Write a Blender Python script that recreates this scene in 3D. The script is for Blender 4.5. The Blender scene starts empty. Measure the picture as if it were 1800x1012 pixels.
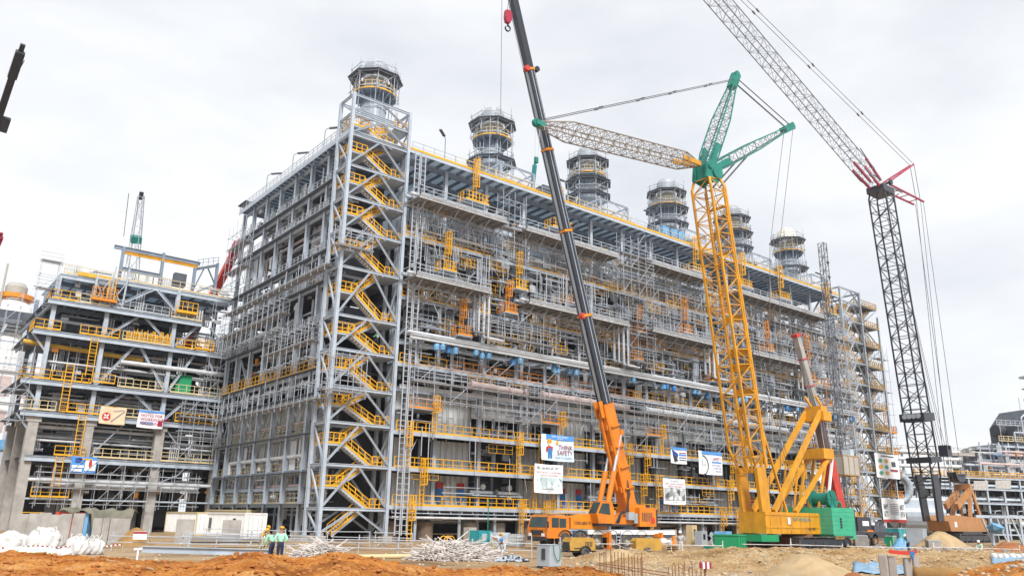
import bpy, math, random
import numpy as np
from mathutils import Vector, Matrix
random.seed(7); rng = np.random.default_rng(7)
S = bpy.context.scene; COL = S.collection
# ---------------------------------------------------------------- camera
PX_W, PX_H, FOC = 1800.0, 1012.0, 1400.0
CAM = np.array([-36.42, -75.55, 1.965])
_az, _pt, _rl = math.radians(51.5), math.radians(16.2), math.radians(1.1)
_h = np.array([math.cos(_az), math.sin(_az), 0.0])
_f = _h*math.cos(_pt) + np.array([0, 0, math.sin(_pt)])
_r = np.array([_h[1], -_h[0], 0.0]); _u = np.cross(_r, _f)
RR = np.array([_r*math.cos(_rl)+_u*math.sin(_rl), _u*math.cos(_rl)-_r*math.sin(_rl), _f])
cam = bpy.data.cameras.new('camera'); cam.lens = 28.0; cam.sensor_width = 36.0; cam.clip_start = 0.1; cam.clip_end = 3000
cam_o = bpy.data.objects.new('camera', cam); COL.objects.link(cam_o)
cam_o.matrix_world = Matrix(((RR[0][0], RR[1][0], -RR[2][0], CAM[0]), (RR[0][1], RR[1][1], -RR[2][1], CAM[1]),
                             (RR[0][2], RR[1][2], -RR[2][2], CAM[2]), (0, 0, 0, 1)))
S.camera = cam_o
# ---------------------------------------------------------------- sky, sun, exposure
SUN_EL, SUN_AZ = math.radians(45), math.radians(252)      # direction the light comes from (azimuth from +x)
W = bpy.data.worlds.new('World'); S.world = W; W.use_nodes = True
nt = W.node_tree; nt.nodes.clear()
def _n(t, **k):
    n = nt.nodes.new(t)
    for a, v in k.items(): setattr(n, a, v)
    return n
wo = _n('ShaderNodeOutputWorld'); mixs = _n('ShaderNodeMixShader'); mixs.inputs[0].default_value = 0.93
sky = _n('ShaderNodeTexSky', sky_type='NISHITA', sun_disc=False, sun_elevation=SUN_EL, sun_rotation=math.pi/2-SUN_AZ)
bg1 = _n('ShaderNodeBackground'); bg1.inputs[1].default_value = 0.05
bg2 = _n('ShaderNodeBackground'); bg2.inputs[1].default_value = 1.0
tc = _n('ShaderNodeTexCoord'); mp = _n('ShaderNodeMapping'); mp.inputs['Scale'].default_value = (1.6, 1.6, 4.0)
ns = _n('ShaderNodeTexNoise'); ns.inputs['Scale'].default_value = 1.5; ns.inputs['Detail'].default_value = 6; ns.inputs['Roughness'].default_value = 0.52
rp = _n('ShaderNodeValToRGB'); rp.color_ramp.elements[0].position = 0.32; rp.color_ramp.elements[0].color = (0.272, 0.282, 0.302, 1)
rp.color_ramp.elements[1].position = 0.60; rp.color_ramp.elements[1].color = (0.36, 0.362, 0.365, 1)
L = nt.links.new
L(tc.outputs['Generated'], mp.inputs[0]); L(mp.outputs[0], ns.inputs['Vector']); L(ns.outputs[0], rp.inputs[0])
L(rp.outputs[0], bg2.inputs[0]); L(sky.outputs[0], bg1.inputs[0])
L(bg1.outputs[0], mixs.inputs[1]); L(bg2.outputs[0], mixs.inputs[2]); L(mixs.outputs[0], wo.inputs[0])
sl = bpy.data.lights.new('sun', 'SUN'); sl.energy = 1.5; sl.angle = math.radians(16); sl.color = (1.0, 0.985, 0.965)
so = bpy.data.objects.new('sun', sl); COL.objects.link(so)
_sd = Vector((math.cos(SUN_EL)*math.cos(SUN_AZ), math.cos(SUN_EL)*math.sin(SUN_AZ), math.sin(SUN_EL)))
so.rotation_euler = _sd.to_track_quat('Z', 'Y').to_euler(); so.location = (0, -60, 90)
S.view_settings.view_transform = 'Standard'; S.view_settings.look = 'None'
S.view_settings.exposure = 1.6; S.view_settings.gamma = 1.0; S.view_settings.use_curve_mapping = False
# ---------------------------------------------------------------- helpers
def ray(x, y): return RR.T @ np.array([(x-PX_W/2)/FOC, -(y-PX_H/2)/FOC, 1.0])
def at(x, y, depth): return CAM + ray(x, y)*depth            # a photograph position at a given distance
def hit(x, y, ax, v):                                        # a photograph position on the plane coord[ax] = v
    d = ray(x, y); return CAM + d*((v-CAM[ax])/d[ax])
GZ = -0.45
def gp(x, y, z=GZ): return hit(x, y, 2, z)
def V(*a): return np.array(a, float)

BOXF = np.array([[1,2,3,0],[7,6,5,4],[4,5,1,0],[5,6,2,1],[6,7,3,2],[7,4,0,3]])
class MB:
    """collects boxes, bars, tubes, lathes and free faces and links them as one mesh"""
    def __init__(s): s.bars = []; s.v = []; s.f = []; s.n = 0
    def raw(s, v, f): 
        v = np.asarray(v, float)
        s.v.append(v); s.f += [[i+s.n for i in q] for q in f]; s.n += len(v); return s
    def bar(s, a, b, w, h=None, up=(0, 0, 1)):
        s.bars.append((a[0],a[1],a[2],b[0],b[1],b[2],w,h if h else w,up[0],up[1],up[2])); return s
    def box(s, x0, y0, z0, x1, y1, z1):
        ym, zm = (y0+y1)/2, (z0+z1)/2
        return s.bar((x0,ym,zm), (x1,ym,zm), abs(y1-y0), abs(z1-z0))
    def hsec(s, a, b, w, h, t=0.03, up=(0, 0, 1)):           # H section: two flanges and a web
        a = V(*a); b = V(*b); d = b-a; d /= np.linalg.norm(d); u = V(*up)
        if abs(d@u) > .95: u = V(1, 0, 0) if abs(d[0]) < .9 else V(0, 1, 0)
        u = u-d*(d@u); u /= np.linalg.norm(u)
        s.bar(a+u*(h/2-t/2), b+u*(h/2-t/2), w, t, u); s.bar(a-u*(h/2-t/2), b-u*(h/2-t/2), w, t, u)
        return s.bar(a, b, t, h-2*t-.002, u)
    def tube(s, a, b, r, n=6, r2=None, cap=True):
        a = V(*a); b = V(*b); d = b-a; L_ = np.linalg.norm(d)
        if L_ < 1e-6: return s
        d /= L_; u = V(0,0,1) if abs(d[2]) < .9 else V(1,0,0); e1 = np.cross(d,u); e1 /= np.linalg.norm(e1); e2 = np.cross(d,e1)
        r2 = r if r2 is None else r2
        t = np.arange(n)*2*math.pi/n; c = np.cos(t)[:,None]*e1+np.sin(t)[:,None]*e2
        v = np.vstack([a+c*r, b+c*r2]); f = [[i,(i+1)%n,n+(i+1)%n,n+i] for i in range(n)]
        if cap: f += [list(range(n))[::-1], list(range(n,2*n))]
        return s.raw(v, f)
    def path(s, pts, r, n=6):
        for i in range(len(pts)-1): s.tube(pts[i], pts[i+1], r, n)
        return s
    def lathe(s, prof, c=(0,0,0), n=20, axis=2, a0=0, a1=2*math.pi):   # profile of (radius, height)
        full = abs(a1-a0-2*math.pi) < 1e-6; m = n if full else n+1
        t = a0+(a1-a0)*np.arange(m)/n; v = []
        for r, z in prof:
            p = np.stack([np.cos(t)*r, np.sin(t)*r, np.full(m, z)], 1)
            if axis == 0: p = p[:,[2,0,1]]
            if axis == 1: p = p[:,[0,2,1]]
            v.append(p+np.array(c))
        f = []
        for k in range(len(prof)-1):
            for i in range(n): j = (i+1) % m; f.append([k*m+i, k*m+j, (k+1)*m+j, (k+1)*m+i])
        return s.raw(np.vstack(v), f)
    def prism(s, poly, a, b, axis=1):      # polygon in the two other axes, extruded from a to b along axis
        n = len(poly); v = []
        for k in (a, b):
            for p, q in poly: v.append({0:(k,p,q),1:(p,k,q),2:(p,q,k)}[axis])
        return s.raw(v, [list(range(n)), list(range(n,2*n))[::-1]]+[[i,n+i,n+(i+1)%n,(i+1)%n] for i in range(n)])
    def quad(s, *p): return s.raw(p, [list(range(len(p)))])
    def mesh(s, name, m, smooth=False):
        V_ = []; nv = s.n; quads = None
        if s.v: V_.append(np.vstack(s.v))
        if s.bars:
            B = np.array(s.bars); a = B[:,0:3]; b = B[:,3:6]; d = b-a; L_ = np.linalg.norm(d,axis=1,keepdims=True); L_[L_==0]=1; d = d/L_
            u = B[:,8:11].copy(); bad = np.abs((u*d).sum(1)) > .97; u[bad] = [1,0,0]; bad = np.abs((u*d).sum(1)) > .97; u[bad] = [0,1,0]
            s1 = np.cross(d,u); s1 /= np.linalg.norm(s1,axis=1,keepdims=True); u = np.cross(s1,d)
            w = B[:,6:7]/2; h = B[:,7:8]/2
            c = np.stack([a-s1*w-u*h, a+s1*w-u*h, a+s1*w+u*h, a-s1*w+u*h, b-s1*w-u*h, b+s1*w-u*h, b+s1*w+u*h, b-s1*w+u*h],1)
            V_.append(c.reshape(-1,3)); quads = (BOXF[None]+(nv+8*np.arange(len(B)))[:,None,None]).reshape(-1,4)
        me = bpy.data.meshes.new(name); vv = np.vstack(V_)
        lv = [i for q in s.f for i in q]; ln = [len(q) for q in s.f]
        if quads is not None: lv = np.concatenate([np.array(lv,int), quads.ravel()]); ln = np.concatenate([np.array(ln,int), np.full(len(quads),4)])
        lv = np.asarray(lv, np.int32); ln = np.asarray(ln, np.int32)
        me.vertices.add(len(vv)); me.vertices.foreach_set('co', vv.astype(np.float32).ravel())
        me.loops.add(len(lv)); me.loops.foreach_set('vertex_index', lv)
        me.polygons.add(len(ln)); st = np.concatenate([[0], np.cumsum(ln)[:-1]]).astype(np.int32)
        me.polygons.foreach_set('loop_start', st); me.polygons.foreach_set('loop_total', ln)
        me.polygons.foreach_set('use_smooth', np.full(len(ln), bool(smooth)))
        me.update(calc_edges=True); me.materials.append(m)
        return me
    def build(s, name, m, parent=None, smooth=False, **tags):
        if s.n == 0 and not s.bars: return None
        return link(name, s.mesh(name, m, smooth), parent, **tags)
def link(name, me, parent=None, loc=None, rot=None, **tags):
    o = bpy.data.objects.new(name, me); COL.objects.link(o)
    if parent is not None: o.parent = parent
    if loc is not None: o.location = tuple(float(c) for c in loc)
    if rot is not None: o.rotation_euler = rot
    for k, v in tags.items(): o[k] = v
    return o
def thing(name, label, cat, loc=(0,0,0), rz=0, group=None):
    o = link(name, None, None, loc, (0,0,rz), label=label, category=cat); o.empty_display_size = .3
    if group: o['group'] = group
    return o
def tag(o, label, cat, group=None):
    o['label'] = label; o['category'] = cat
    if group: o['group'] = group
    return o
def copy_tree(o, loc=None, rz=None, label=None, parent=None):
    c = o.copy(); COL.objects.link(c)
    if parent is not None: c.parent = parent
    if loc is not None: c.location = loc
    if rz is not None: c.rotation_euler = (0,0,rz)
    if label: c['label'] = label
    for ch in list(o.children): copy_tree(ch, parent=c)
    return c
# ---------------------------------------------------------------- materials
def mat(name, col, rough=0.6, metal=0.0, var=0.18, scale=2.0, dirt=None, dirt_amt=0.35, dscale=0.7, bump=0.0, streak=False, spec=0.4):
    m = bpy.data.materials.new(name); m.use_nodes = True; t = m.node_tree; b = t.nodes['Principled BSDF']; lk = t.links.new
    b.inputs['Roughness'].default_value = rough; b.inputs['Metallic'].default_value = metal; b.inputs['Specular IOR Level'].default_value = spec
    g = t.nodes.new('ShaderNodeNewGeometry')
    n = t.nodes.new('ShaderNodeTexNoise'); n.inputs['Scale'].default_value = scale; n.inputs['Detail'].default_value = 5; lk(g.outputs['Position'], n.inputs['Vector'])
    r = t.nodes.new('ShaderNodeMapRange'); r.inputs[1].default_value = .3; r.inputs[2].default_value = .7; r.inputs[3].default_value = 1-var; r.inputs[4].default_value = 1+var*.6; lk(n.outputs[0], r.inputs[0])
    x = t.nodes.new('ShaderNodeMix'); x.data_type = 'RGBA'; x.blend_type = 'MULTIPLY'; x.inputs[0].default_value = 1
    x.inputs[6].default_value = (*col, 1); lk(r.outputs[0], x.inputs[7]); out = x.outputs[2]
    if dirt is not None:
        n2 = t.nodes.new('ShaderNodeTexNoise'); n2.inputs['Scale'].default_value = dscale; n2.inputs['Detail'].default_value = 8; n2.inputs['Roughness'].default_value = .65
        if streak:
            mp2 = t.nodes.new('ShaderNodeMapping'); mp2.inputs['Scale'].default_value = (1,1,.15); lk(g.outputs['Position'], mp2.inputs[0]); lk(mp2.outputs[0], n2.inputs['Vector'])
        else: lk(g.outputs['Position'], n2.inputs['Vector'])
        r2 = t.nodes.new('ShaderNodeMapRange'); r2.inputs[1].default_value = .5; r2.inputs[2].default_value = .75; r2.inputs[3].default_value = 0; r2.inputs[4].default_value = dirt_amt; lk(n2.outputs[0], r2.inputs[0])
        y = t.nodes.new('ShaderNodeMix'); y.data_type = 'RGBA'; lk(r2.outputs[0], y.inputs[0]); lk(out, y.inputs[6]); y.inputs[7].default_value = (*dirt, 1); out = y.outputs[2]
    lk(out, b.inputs['Base Color'])
    if bump:
        bm = t.nodes.new('ShaderNodeBump'); bm.inputs['Strength'].default_value = bump; bm.inputs['Distance'].default_value = .05
        n3 = t.nodes.new('ShaderNodeTexNoise'); n3.inputs['Scale'].default_value = scale*4; n3.inputs['Detail'].default_value = 6; lk(g.outputs['Position'], n3.inputs['Vector'])
        lk(n3.outputs[0], bm.inputs['Height']); lk(bm.outputs[0], b.inputs['Normal'])
    return m
M = dict(
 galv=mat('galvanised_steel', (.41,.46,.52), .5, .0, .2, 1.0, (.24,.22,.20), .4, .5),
 steel=mat('shade_toned_steel', (.20,.245,.31), .5, 0, .16, 1.0, (.2,.17,.15), .35, .6),  # grey darkened to put the shade inside the floors into its colour
 roofsheet=mat('roof_sheet', (.68,.75,.80), .55, 0, .2, .6),
 scaff=mat('scaffold_tube', (.44,.47,.51), .5, .0, .28, 1.5, (.16,.11,.08), .65, 1.5),
 plank=mat('scaffold_plank', (.27,.26,.25), .8, 0, .3, 2.0, (.2,.13,.09), .6, 1.2),
 deckm=mat('deck_grating', (.13,.145,.17), .7, 0, .25, 1.5),  # dark tone also carries the shade between the floors
 yellow=mat('yellow_paint', (.76,.385,.012), .5, 0, .18, 1.5, (.36,.15,.03), .45, .8),
 oryellow=mat('orange_yellow_paint', (.68,.24,.012), .5, 0, .16, 1.5, (.45,.12,.02), .4, .8),
 panel=mat('casing_panel', (.68,.70,.69), .6, 0, .14, .8, (.27,.22,.17), .55, .6, streak=True),
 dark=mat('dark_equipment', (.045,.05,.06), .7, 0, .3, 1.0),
 mid=mat('mid_grey_equipment', (.075,.085,.105), .6, 0, .3, .8),  # grey lowered to deepen the shade between the floors
 pipe=mat('insulated_pipe', (.58,.595,.61), .4, .1, .15, 1.0, (.3,.25,.22), .4, .6),
 pinkpipe=mat('primed_pipe', (.55,.43,.40), .55, 0, .2, 1.0, (.3,.2,.15), .4, .6),
 concrete=mat('concrete', (.36,.34,.315), .9, 0, .2, 1.2, (.23,.2,.17), .6, .5, .3, True),
 concbrown=mat('stained_concrete', (.26,.20,.15), .9, 0, .25, 1.2, (.16,.11,.08), .6, .6, .3, True),
 stack=mat('stack_shell', (.36,.405,.45), .45, .1, .12, .8, (.35,.33,.3), .3, .5, streak=True),
 stackb=mat('stack_band', (.40,.375,.33), .6, 0, .12, .8, (.3,.25,.2), .4, .5, streak=True),
 cover=mat('cream_cover', (.66,.62,.52), .8, 0, .15, 1.0),
 white=mat('white_paint', (.80,.80,.78), .5, 0, .08, 1.0, (.45,.38,.3), .45, .6, streak=True),
 cream=mat('cream_paint', (.62,.50,.28), .55, 0, .1, 1.0, (.4,.3,.2), .4, .6),
 black=mat('black_paint', (.030,.034,.045), .3, 0, .2, 1.0),
 rubber=mat('rubber', (.05,.048,.045), .85, 0, .2, 2.0, (.3,.24,.19), .75, 1.2),
 blue=mat('blue_wrap', (.04,.19,.46), .6, 0, .25, 1.5),
 ltblue=mat('pale_blue_wrap', (.14,.33,.55), .6, 0, .25, 1.5),
 red=mat('red_paint', (.50,.045,.03), .5, 0, .2, 1.0),
 crimson=mat('crimson_paint', (.33,.02,.05), .45, 0, .15, 1.0),
 green=mat('green_paint', (.012,.27,.11), .5, 0, .12, 1.0, (.03,.2,.09), .4, .8),
 mint=mat('mint_green_paint', (.04,.37,.21), .55, 0, .14, .9, (.22,.33,.24), .5, .9, streak=True),
 seagreen=mat('sea_green_paint', (.010,.19,.145), .55, 0, .25, .9, (.05,.13,.10), .5, .9),
 teal=mat('teal_paint', (.02,.30,.33), .5, 0, .2, 1.0),
 orange=mat('crane_orange', (.66,.195,.010), .45, 0, .16, .9, (.30,.11,.05), .65, 1.3, streak=True),
 craney=mat('crane_yellow', (.61,.285,.014), .5, 0, .18, .9, (.30,.13,.05), .65, 1.2, streak=True),
 jibgrey=mat('jib_brown_grey', (.24,.205,.165), .6, 0, .2, .8),
 dullyellow=mat('dull_yellow_paint', (.46,.26,.04), .6, 0, .25, 1.5, (.3,.2,.1), .5, .8),
 interior=mat('shade_toned_grey', (.15,.165,.19), .55, 0, .25, 1.0),  # darker copy of the pipe tone, shade painted in for deep runs
 jibdark=mat('jib_grey', (.20,.21,.23), .6, 0, .2, .8),
 tan=mat('tan_paint', (.42,.20,.075), .55, 0, .15, .8, (.3,.15,.08), .5, .6),
 chrome=mat('polished_rod', (.65,.66,.68), .25, .8, .05, 1.0),
 glass=mat('cab_glass', (.025,.045,.045), .12, 0, .3, 1.0, spec=.45),
 rust=mat('rusty_steel', (.20,.085,.045), .85, 0, .3, 3.0),
 tubewhite=mat('pale_scaffold_tubes', (.60,.555,.52), .55, 0, .3, 1.0, (.33,.2,.14), .55, 1.4),
 rope=mat('wire_rope', (.10,.10,.11), .5, .3, .1, 1.0),
 ropelt=mat('pale_wire_rope', (.33,.34,.36), .5, .3, .1, 1.0),
 bag=mat('woven_bag', (.58,.57,.555), .8, 0, .18, 2.0, (.5,.42,.34), .3, 1.0, .25),
 greenbag=mat('pale_green_bag', (.48,.66,.52), .8, 0, .15, 2.0, (.4,.38,.3), .3, 1.0, .25),
 tarp=mat('olive_tarp', (.17,.16,.12), .85, 0, .3, 1.0),
 orsoil=mat('orange_soil', (.36,.14,.036), .95, 0, .25, 2.0, bump=.5),
 wood=mat('timber', (.40,.27,.15), .85, 0, .3, 2.0),
)
_rs = M['roofsheet'].node_tree; _tr = _rs.nodes.new('ShaderNodeBsdfTranslucent'); _tr.inputs['Color'].default_value = (.62,.72,.80,1); _mx = _rs.nodes.new('ShaderNodeMixShader'); _mx.inputs[0].default_value = .34
_rs.links.new(_rs.nodes['Principled BSDF'].outputs[0], _mx.inputs[1]); _rs.links.new(_tr.outputs[0], _mx.inputs[2]); _rs.links.new(_mx.outputs[0], _rs.nodes['Material Output'].inputs[0])
M['caps'] = mat('stack_cap', (.36,.385,.41), .5, .1, .12, .8, (.35,.33,.3), .3, .5, streak=True)
RAILH = 1.1
def railing(mb, a, b, posts=1.5, h=RAILH, w=0.06, toe=True, mid=1):
    a = V(*a); b = V(*b); L_ = np.linalg.norm(b-a); n = max(1, int(round(L_/posts))); z = V(0,0,1)
    for i in range(n+1):
        p = a+(b-a)*i/n; mb.bar(p, p+z*h, w)
    mb.bar(a+z*h, b+z*h, w)
    for k in range(mid): mb.bar(a+z*h*(k+1)/(mid+1), b+z*h*(k+1)/(mid+1), w*.8)
    if toe: mb.bar(a+z*.10, b+z*.10, .03, .2)
def ladder(mb, p, top, face=(0,-1,0), cage=True, w=.5):
    p = V(*p); f = V(*face); s = np.cross(f, V(0,0,1)); H_ = top-p[2]; z = V(0,0,1)
    for k in (-1,1): mb.bar(p+s*k*w/2, p+s*k*w/2+z*H_, .09)
    for i in range(int(H_/.45)): mb.bar(p-s*w/2+z*(.3+i*.45), p+s*w/2+z*(.3+i*.45), .05)
    if cage:
        c0 = 2.2
        ang = np.linspace(0, math.pi, 6)
        ring = [s*math.cos(t)*.42+f*(.15+math.sin(t)*.62) for t in ang]
        for j in range(1,5): mb.bar(p+ring[j]+z*c0, p+ring[j]+z*H_, .055)
        k = c0
        while k <= H_:
            for j in range(5): mb.bar(p+ring[j]+z*k, p+ring[j+1]+z*k, .05, .09)
            k += .9
def scaffold(x0, x1, z0, z1, y, parent, bay=2.0, lift=1.9, depth=1.2, plank_lifts=(), brace=.25, seed=0, r=.052):
    """tube scaffold in bays along x; returns nothing, links uprights, ledgers and planks as parts"""
    R_ = random.Random(seed); up = MB(); le = MB(); pl = MB()
    nx = max(1, int(round((x1-x0)/bay))); bx = (x1-x0)/nx
    for i in range(nx+1):
        for yy in (y, y+depth):
            e = R_.uniform(-.3, .9); up.bar((x0+i*bx, yy, z0-R_.uniform(0,.4)), (x0+i*bx, yy, z1+e), r)
    z = z0+.2; k = 0
    while z < z1+.3:
        for yy in (y, y+depth):
            le.bar((x0-.4, yy, z), (x1+R_.uniform(.1,.7), yy, z), r)
        for i in range(nx+1): le.bar((x0+i*bx, y-.25, z+.06), (x0+i*bx, y+depth+.25, z+.06), r)
        if k in plank_lifts:
            for i in range(4): pl.box(x0-.2+R_.uniform(-.3,.3), y+.03+i*depth/4, z+.1, x1+R_.uniform(-.2,.5), y+depth/4*(i+1)-.02, z+.15)
            le.bar((x0-.3, y, z+.6), (x1+.3, y, z+.6), r); le.bar((x0-.3, y, z+1.1), (x1+.3, y, z+1.1), r)
        for i in range(nx):
            if R_.random() < brace: le.bar((x0+i*bx, y-.04, z), (x0+(i+1)*bx, y-.04, z+lift), r)
        z += lift; k += 1
    up.build('scaffold_upright', M['scaff'], parent, kind='stuff'); le.build('scaffold_ledger', M['scaff'], parent, kind='stuff')
    pl.build('scaffold_planks', M['plank'], parent, kind='stuff')
def text_mesh(name, body, size, m, parent, loc, rot, ext=.006, align='LEFT', sx=1.0):
    c = bpy.data.curves.new(name, 'FONT'); c.body = body; c.size = size; c.extrude = ext; c.align_x = align; c.resolution_u = 2
    o = bpy.data.objects.new(name, c); COL.objects.link(o); dg = bpy.context.evaluated_depsgraph_get()
    me = bpy.data.meshes.new_from_object(o.evaluated_get(dg)); bpy.data.objects.remove(o); bpy.data.curves.remove(c)
    me.materials.clear(); me.materials.append(m); o = link(name, me, parent, loc, rot); o.scale = (sx, 1, 1); return o
# ---------------------------------------------------------------- the process building
PB = thing('process_building', 'long tall grey steel process building with yellow railings and six stacks on its roof', 'building')
X0, PITCH, NM, XE, YE = 8.9, 18.9, 5, 103.4, 34.2
COLX = [8.0+6.3*k for k in range(16)]; ROWY = [2.0, 10.0, 18.0, 26.0, 34.0]; LEFTY = [6.65, 11.4, 16.1, 20.8, 25.5, 30.2]
LEV = [3.2, 7.15, 10.98, 18.4, 26.1, 33.5]; ROOF = 44.1
def hmesh(name, length, w, h, m, vertical=False):
    q = MB(); q.hsec((0,0,0), (0,0,length) if vertical else (length,0,0), w, h, .05, (0,1,0) if vertical else (0,0,1)); return q.mesh(name, m)
cm = hmesh('column', 43.6, .46, .46, M['galv'], True); cmb = hmesh('column', 43.6, .38, .38, M['steel'], True)
for x in COLX:
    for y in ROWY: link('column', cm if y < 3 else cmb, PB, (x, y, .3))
for y in LEFTY+[2.0, 34.0]: link('column', cm, PB, (.8, y, .3), (0,0,math.pi/2))
bmx = hmesh('beam', 6.28, .28, .55, M['galv']); bmy = hmesh('beam', 4.7, .26, .42, M['galv'])
BX = [2.95, 6.9, 10.7, 15.85, 18.1, 21.2, 25.8, 33.2, 38.2, 43.6]
for z in BX:
    for k in range(15):
        if z < 15 and z > 3: continue
        link('beam', bmx, PB, (COLX[k]+.01, 2.0, z))
ly = [2.0]+LEFTY+[34.0]
for z in [3.0, 6.5, 10.4, 14.7, 17.1, 22.2, 27.1, 30.8, 36.0, 39.3, 43.5]:
    q = MB(); q.hsec((.8, 2.2, z), (.8, 33.9, z), .26, .42, .05); q.build('edge_beam', M['galv'], PB)
# decks with joists: each floor is one plate on a grid of joists
def floor(z, x0, x1, y0, y1, js=1.05, joist=True):
    q = MB(); q.box(x0, y0, z-.07, x1, y1, z); q.build('floor_plate', M['deckm'], PB)
    e = MB(); e.box(x0, y0-.06, z-.42, x1, y0-.005, z-.01); e.build('edge_channel', M['galv'], PB)
    if joist:
        j = MB(); x = x0+.5
        while x < x1: j.box(x-.07, y0+.01, z-.4, x+.07, y0+10, z-.075); x += js
        for yy in (y0+3.5, y0+7, y0+10.2): j.box(x0, yy-.1, z-.55, x1, yy+.1, z-.41)
        j.build('floor_joist', M['steel'], PB, kind='stuff')
floor(18.4, 7.6, XE, .0, YE, 2.1); floor(26.1, 7.6, XE, .3, YE, 2.1); floor(33.5, 7.6, XE, .3, YE, 2.1)
for z in (17.4, 27.3, 36.3):
    q = MB(); q.box(1.3, 3.3, z-.08, 7.5, YE, z); q.build('floor_plate', M['deckm'], PB)
for z in LEV[:3]: floor(z, 7.6, XE, -.15, 2.9, 2.1, False)
q = MB(); q.box(.0, .0, ROOF-.06, XE, YE, ROOF); q.build('roof_sheet', M['roofsheet'], PB)
q = MB(); x = 8.2
while x < XE: q.box(x-.14, .05, ROOF-.36, x+.14, 14, ROOF-.065); x += 1.55
for yy in (2.0, 6.0, 10.0, 14.0): q.box(.1, yy-.14, ROOF-.95, XE, yy+.14, ROOF-.47)
q.build('roof_joist', M['steel'], PB, kind='stuff')
q = MB(); y = 1.5
while y < YE: q.box(.05, y-.1, ROOF-.4, 8.0, y+.1, ROOF-.065); y += 1.17
q.build('roof_joist', M['steel'], PB, kind='stuff')
q = MB(); q.box(7.6, -.1, ROOF-.42, XE, -.03, ROOF+.02); q.build('roof_edge_channel', M['galv'], PB)
q = MB(); q.box(7.7, -.14, ROOF+.0, XE, -.105, ROOF+.26); q.build('roof_toe_board', M['yellow'], PB)
q = MB(); q.box(-.1, -.0, ROOF-.42, -.03, YE, ROOF+.2); q.build('roof_edge_channel', M['galv'], PB)
# roof edge handrails in bays
for k in range(15):
    q = MB(); railing(q, (COLX[k]+.05, -.08, ROOF), (COLX[k]+6.25, -.08, ROOF), 1.5, 1.1, .06, False); q.build('roof_handrail', M['cream'] if k % 3 else M['scaff'], PB)
for k in range(7):
    q = MB(); railing(q, (-.05, .3+k*4.85, ROOF), (-.05, 5.1+k*4.85, ROOF), 1.2, 1.2, .06, False, 2); q.build('roof_handrail', M['scaff'], PB)
q = MB(); q.box(-.3, 31.6, ROOF+1.0, 2.4, 34.6, ROOF+1.12); 
for yy in (32, 34.2): q.bar((.4, yy, ROOF), (.4, yy, ROOF+1.0), .1)
q.build('roof_canopy', M['mid'], PB)
# yellow handrails of the floors, one run per bay
for z in LEV:
    yr = -.12 if z < 12 else (.02 if z < 20 else .32)
    for k in range(15):
        if (z, k) in ((33.5, 2), (26.1, 2), (26.1, 9), (33.5, 11), (26.1, 5)): continue
        q = MB(); railing(q, (COLX[k]+.03, yr, z), (COLX[k]+6.27, yr, z), 1.26, 1.1, .08 if z < 20 else .08, True)
        q.build('handrail', M['oryellow'] if (z == 18.4 and 1 <= k < 6) or (z == 26.1 and k % 4 == 2) else M['yellow'], PB)
for k in range(7):
    q = MB(); railing(q, (.35, ly[k], 17.4), (.35, ly[k+1]-.1, 17.4), 1.2, 1.15, .07); q.build('handrail', M['yellow'], PB)
    for z in (6.5, 3.2):
        q = MB(); railing(q, (1.2, ly[k], z), (1.2, ly[k+1]-.1, z), 1.2, 1.1, .06); q.build('handrail', M['cream'], PB)
    for z in (10.5, 22.4, 27.35, 31.0, 36.3, 39.6):
        q = MB(); railing(q, (.45 if z > 12 else 1.1, ly[k], z), (.45 if z > 12 else 1.1, ly[k+1]-.1, z), 1.3, 1.1, .06, z in (27.35, 36.3), 2); q.build('handrail', M['cream'] if z < 12 else M['scaff'], PB)
# walkway strips on the short side
for z in (3.2, 6.5, 10.5, 14.75, 17.4, 22.4, 27.3, 31.0, 36.3, 39.6):
    q = MB(); q.box(.1, 2.2, z-.1, 1.6, 33.9, z-.02); q.build('walkway_plate', M['deckm'], PB)
# casing panels of the lower furnace boxes, one part each
pm = MB(); pm.box(0, 0, 0, .93, .06, 1); 
def panel_mesh(w, h):
    q = MB(); q.box(0, 0, 0, w, .08, h)
    for x in (0, w*.5, w-.1): q.box(x, -.22, 0, x+.1, -.002, h)
    for z in (.25, h*.5, h*.77): q.box(.1, -.10, z, w*.5-.01, -.003, z+.07); 
    q.box(w*.5+.1, -.10, h*.35, w-.01, -.003, h*.35+.07); q.box(w*.5+.1, -.10, h*.82, w-.01, -.003, h*.82+.07)
    return q.mesh('wall_panel', M['panel'])
TIERS = [(.9, 2.9, []), (3.22, 6.7, [(11.2,18.8)]), (7.2, 10.6, [(2.9,6.0),(11.4,18.6)]), (11.05, 15.7, [(2.0,6.1),(11.3,18.9)])]
pms = [panel_mesh(1.47, t[1]-t[0]) for t in TIERS]
for m_ in range(NM):
    for ti, (za, zb, holes) in enumerate(TIERS):
        if ti == 0: continue
        for k in range(12):
            u = k*1.575
            if any(a-.3 < u+.78 < b+.3 for a, b in holes): continue
            link('wall_panel', pms[ti], PB, (X0+PITCH*m_+u, 3.1, za))
        for a, b in holes:
            if ti == 3:   # the head of the opening above a dark hole
                q = MB(); q.box(X0+PITCH*m_+a, 3.12, 13.6, X0+PITCH*m_+b, 3.2, 15.7); q.build('opening_head', M['panel'], PB)
            q = MB()
            for x in (a, (a+b)/2-.15, b): q.hsec((X0+PITCH*m_+x, 3.3, za), (X0+PITCH*m_+x, 3.3, zb), .22, .22, .04)
            q.build('opening_frame', M['galv'], PB, kind='stuff')
sp = panel_mesh(1.48, 3.6)
for z in (3.3, 7.0, 11.0):
    for k in range(18): link('wall_panel', sp, PB, (2.3, 32.5-k*1.6, z), (0,0,-math.pi/2))
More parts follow.
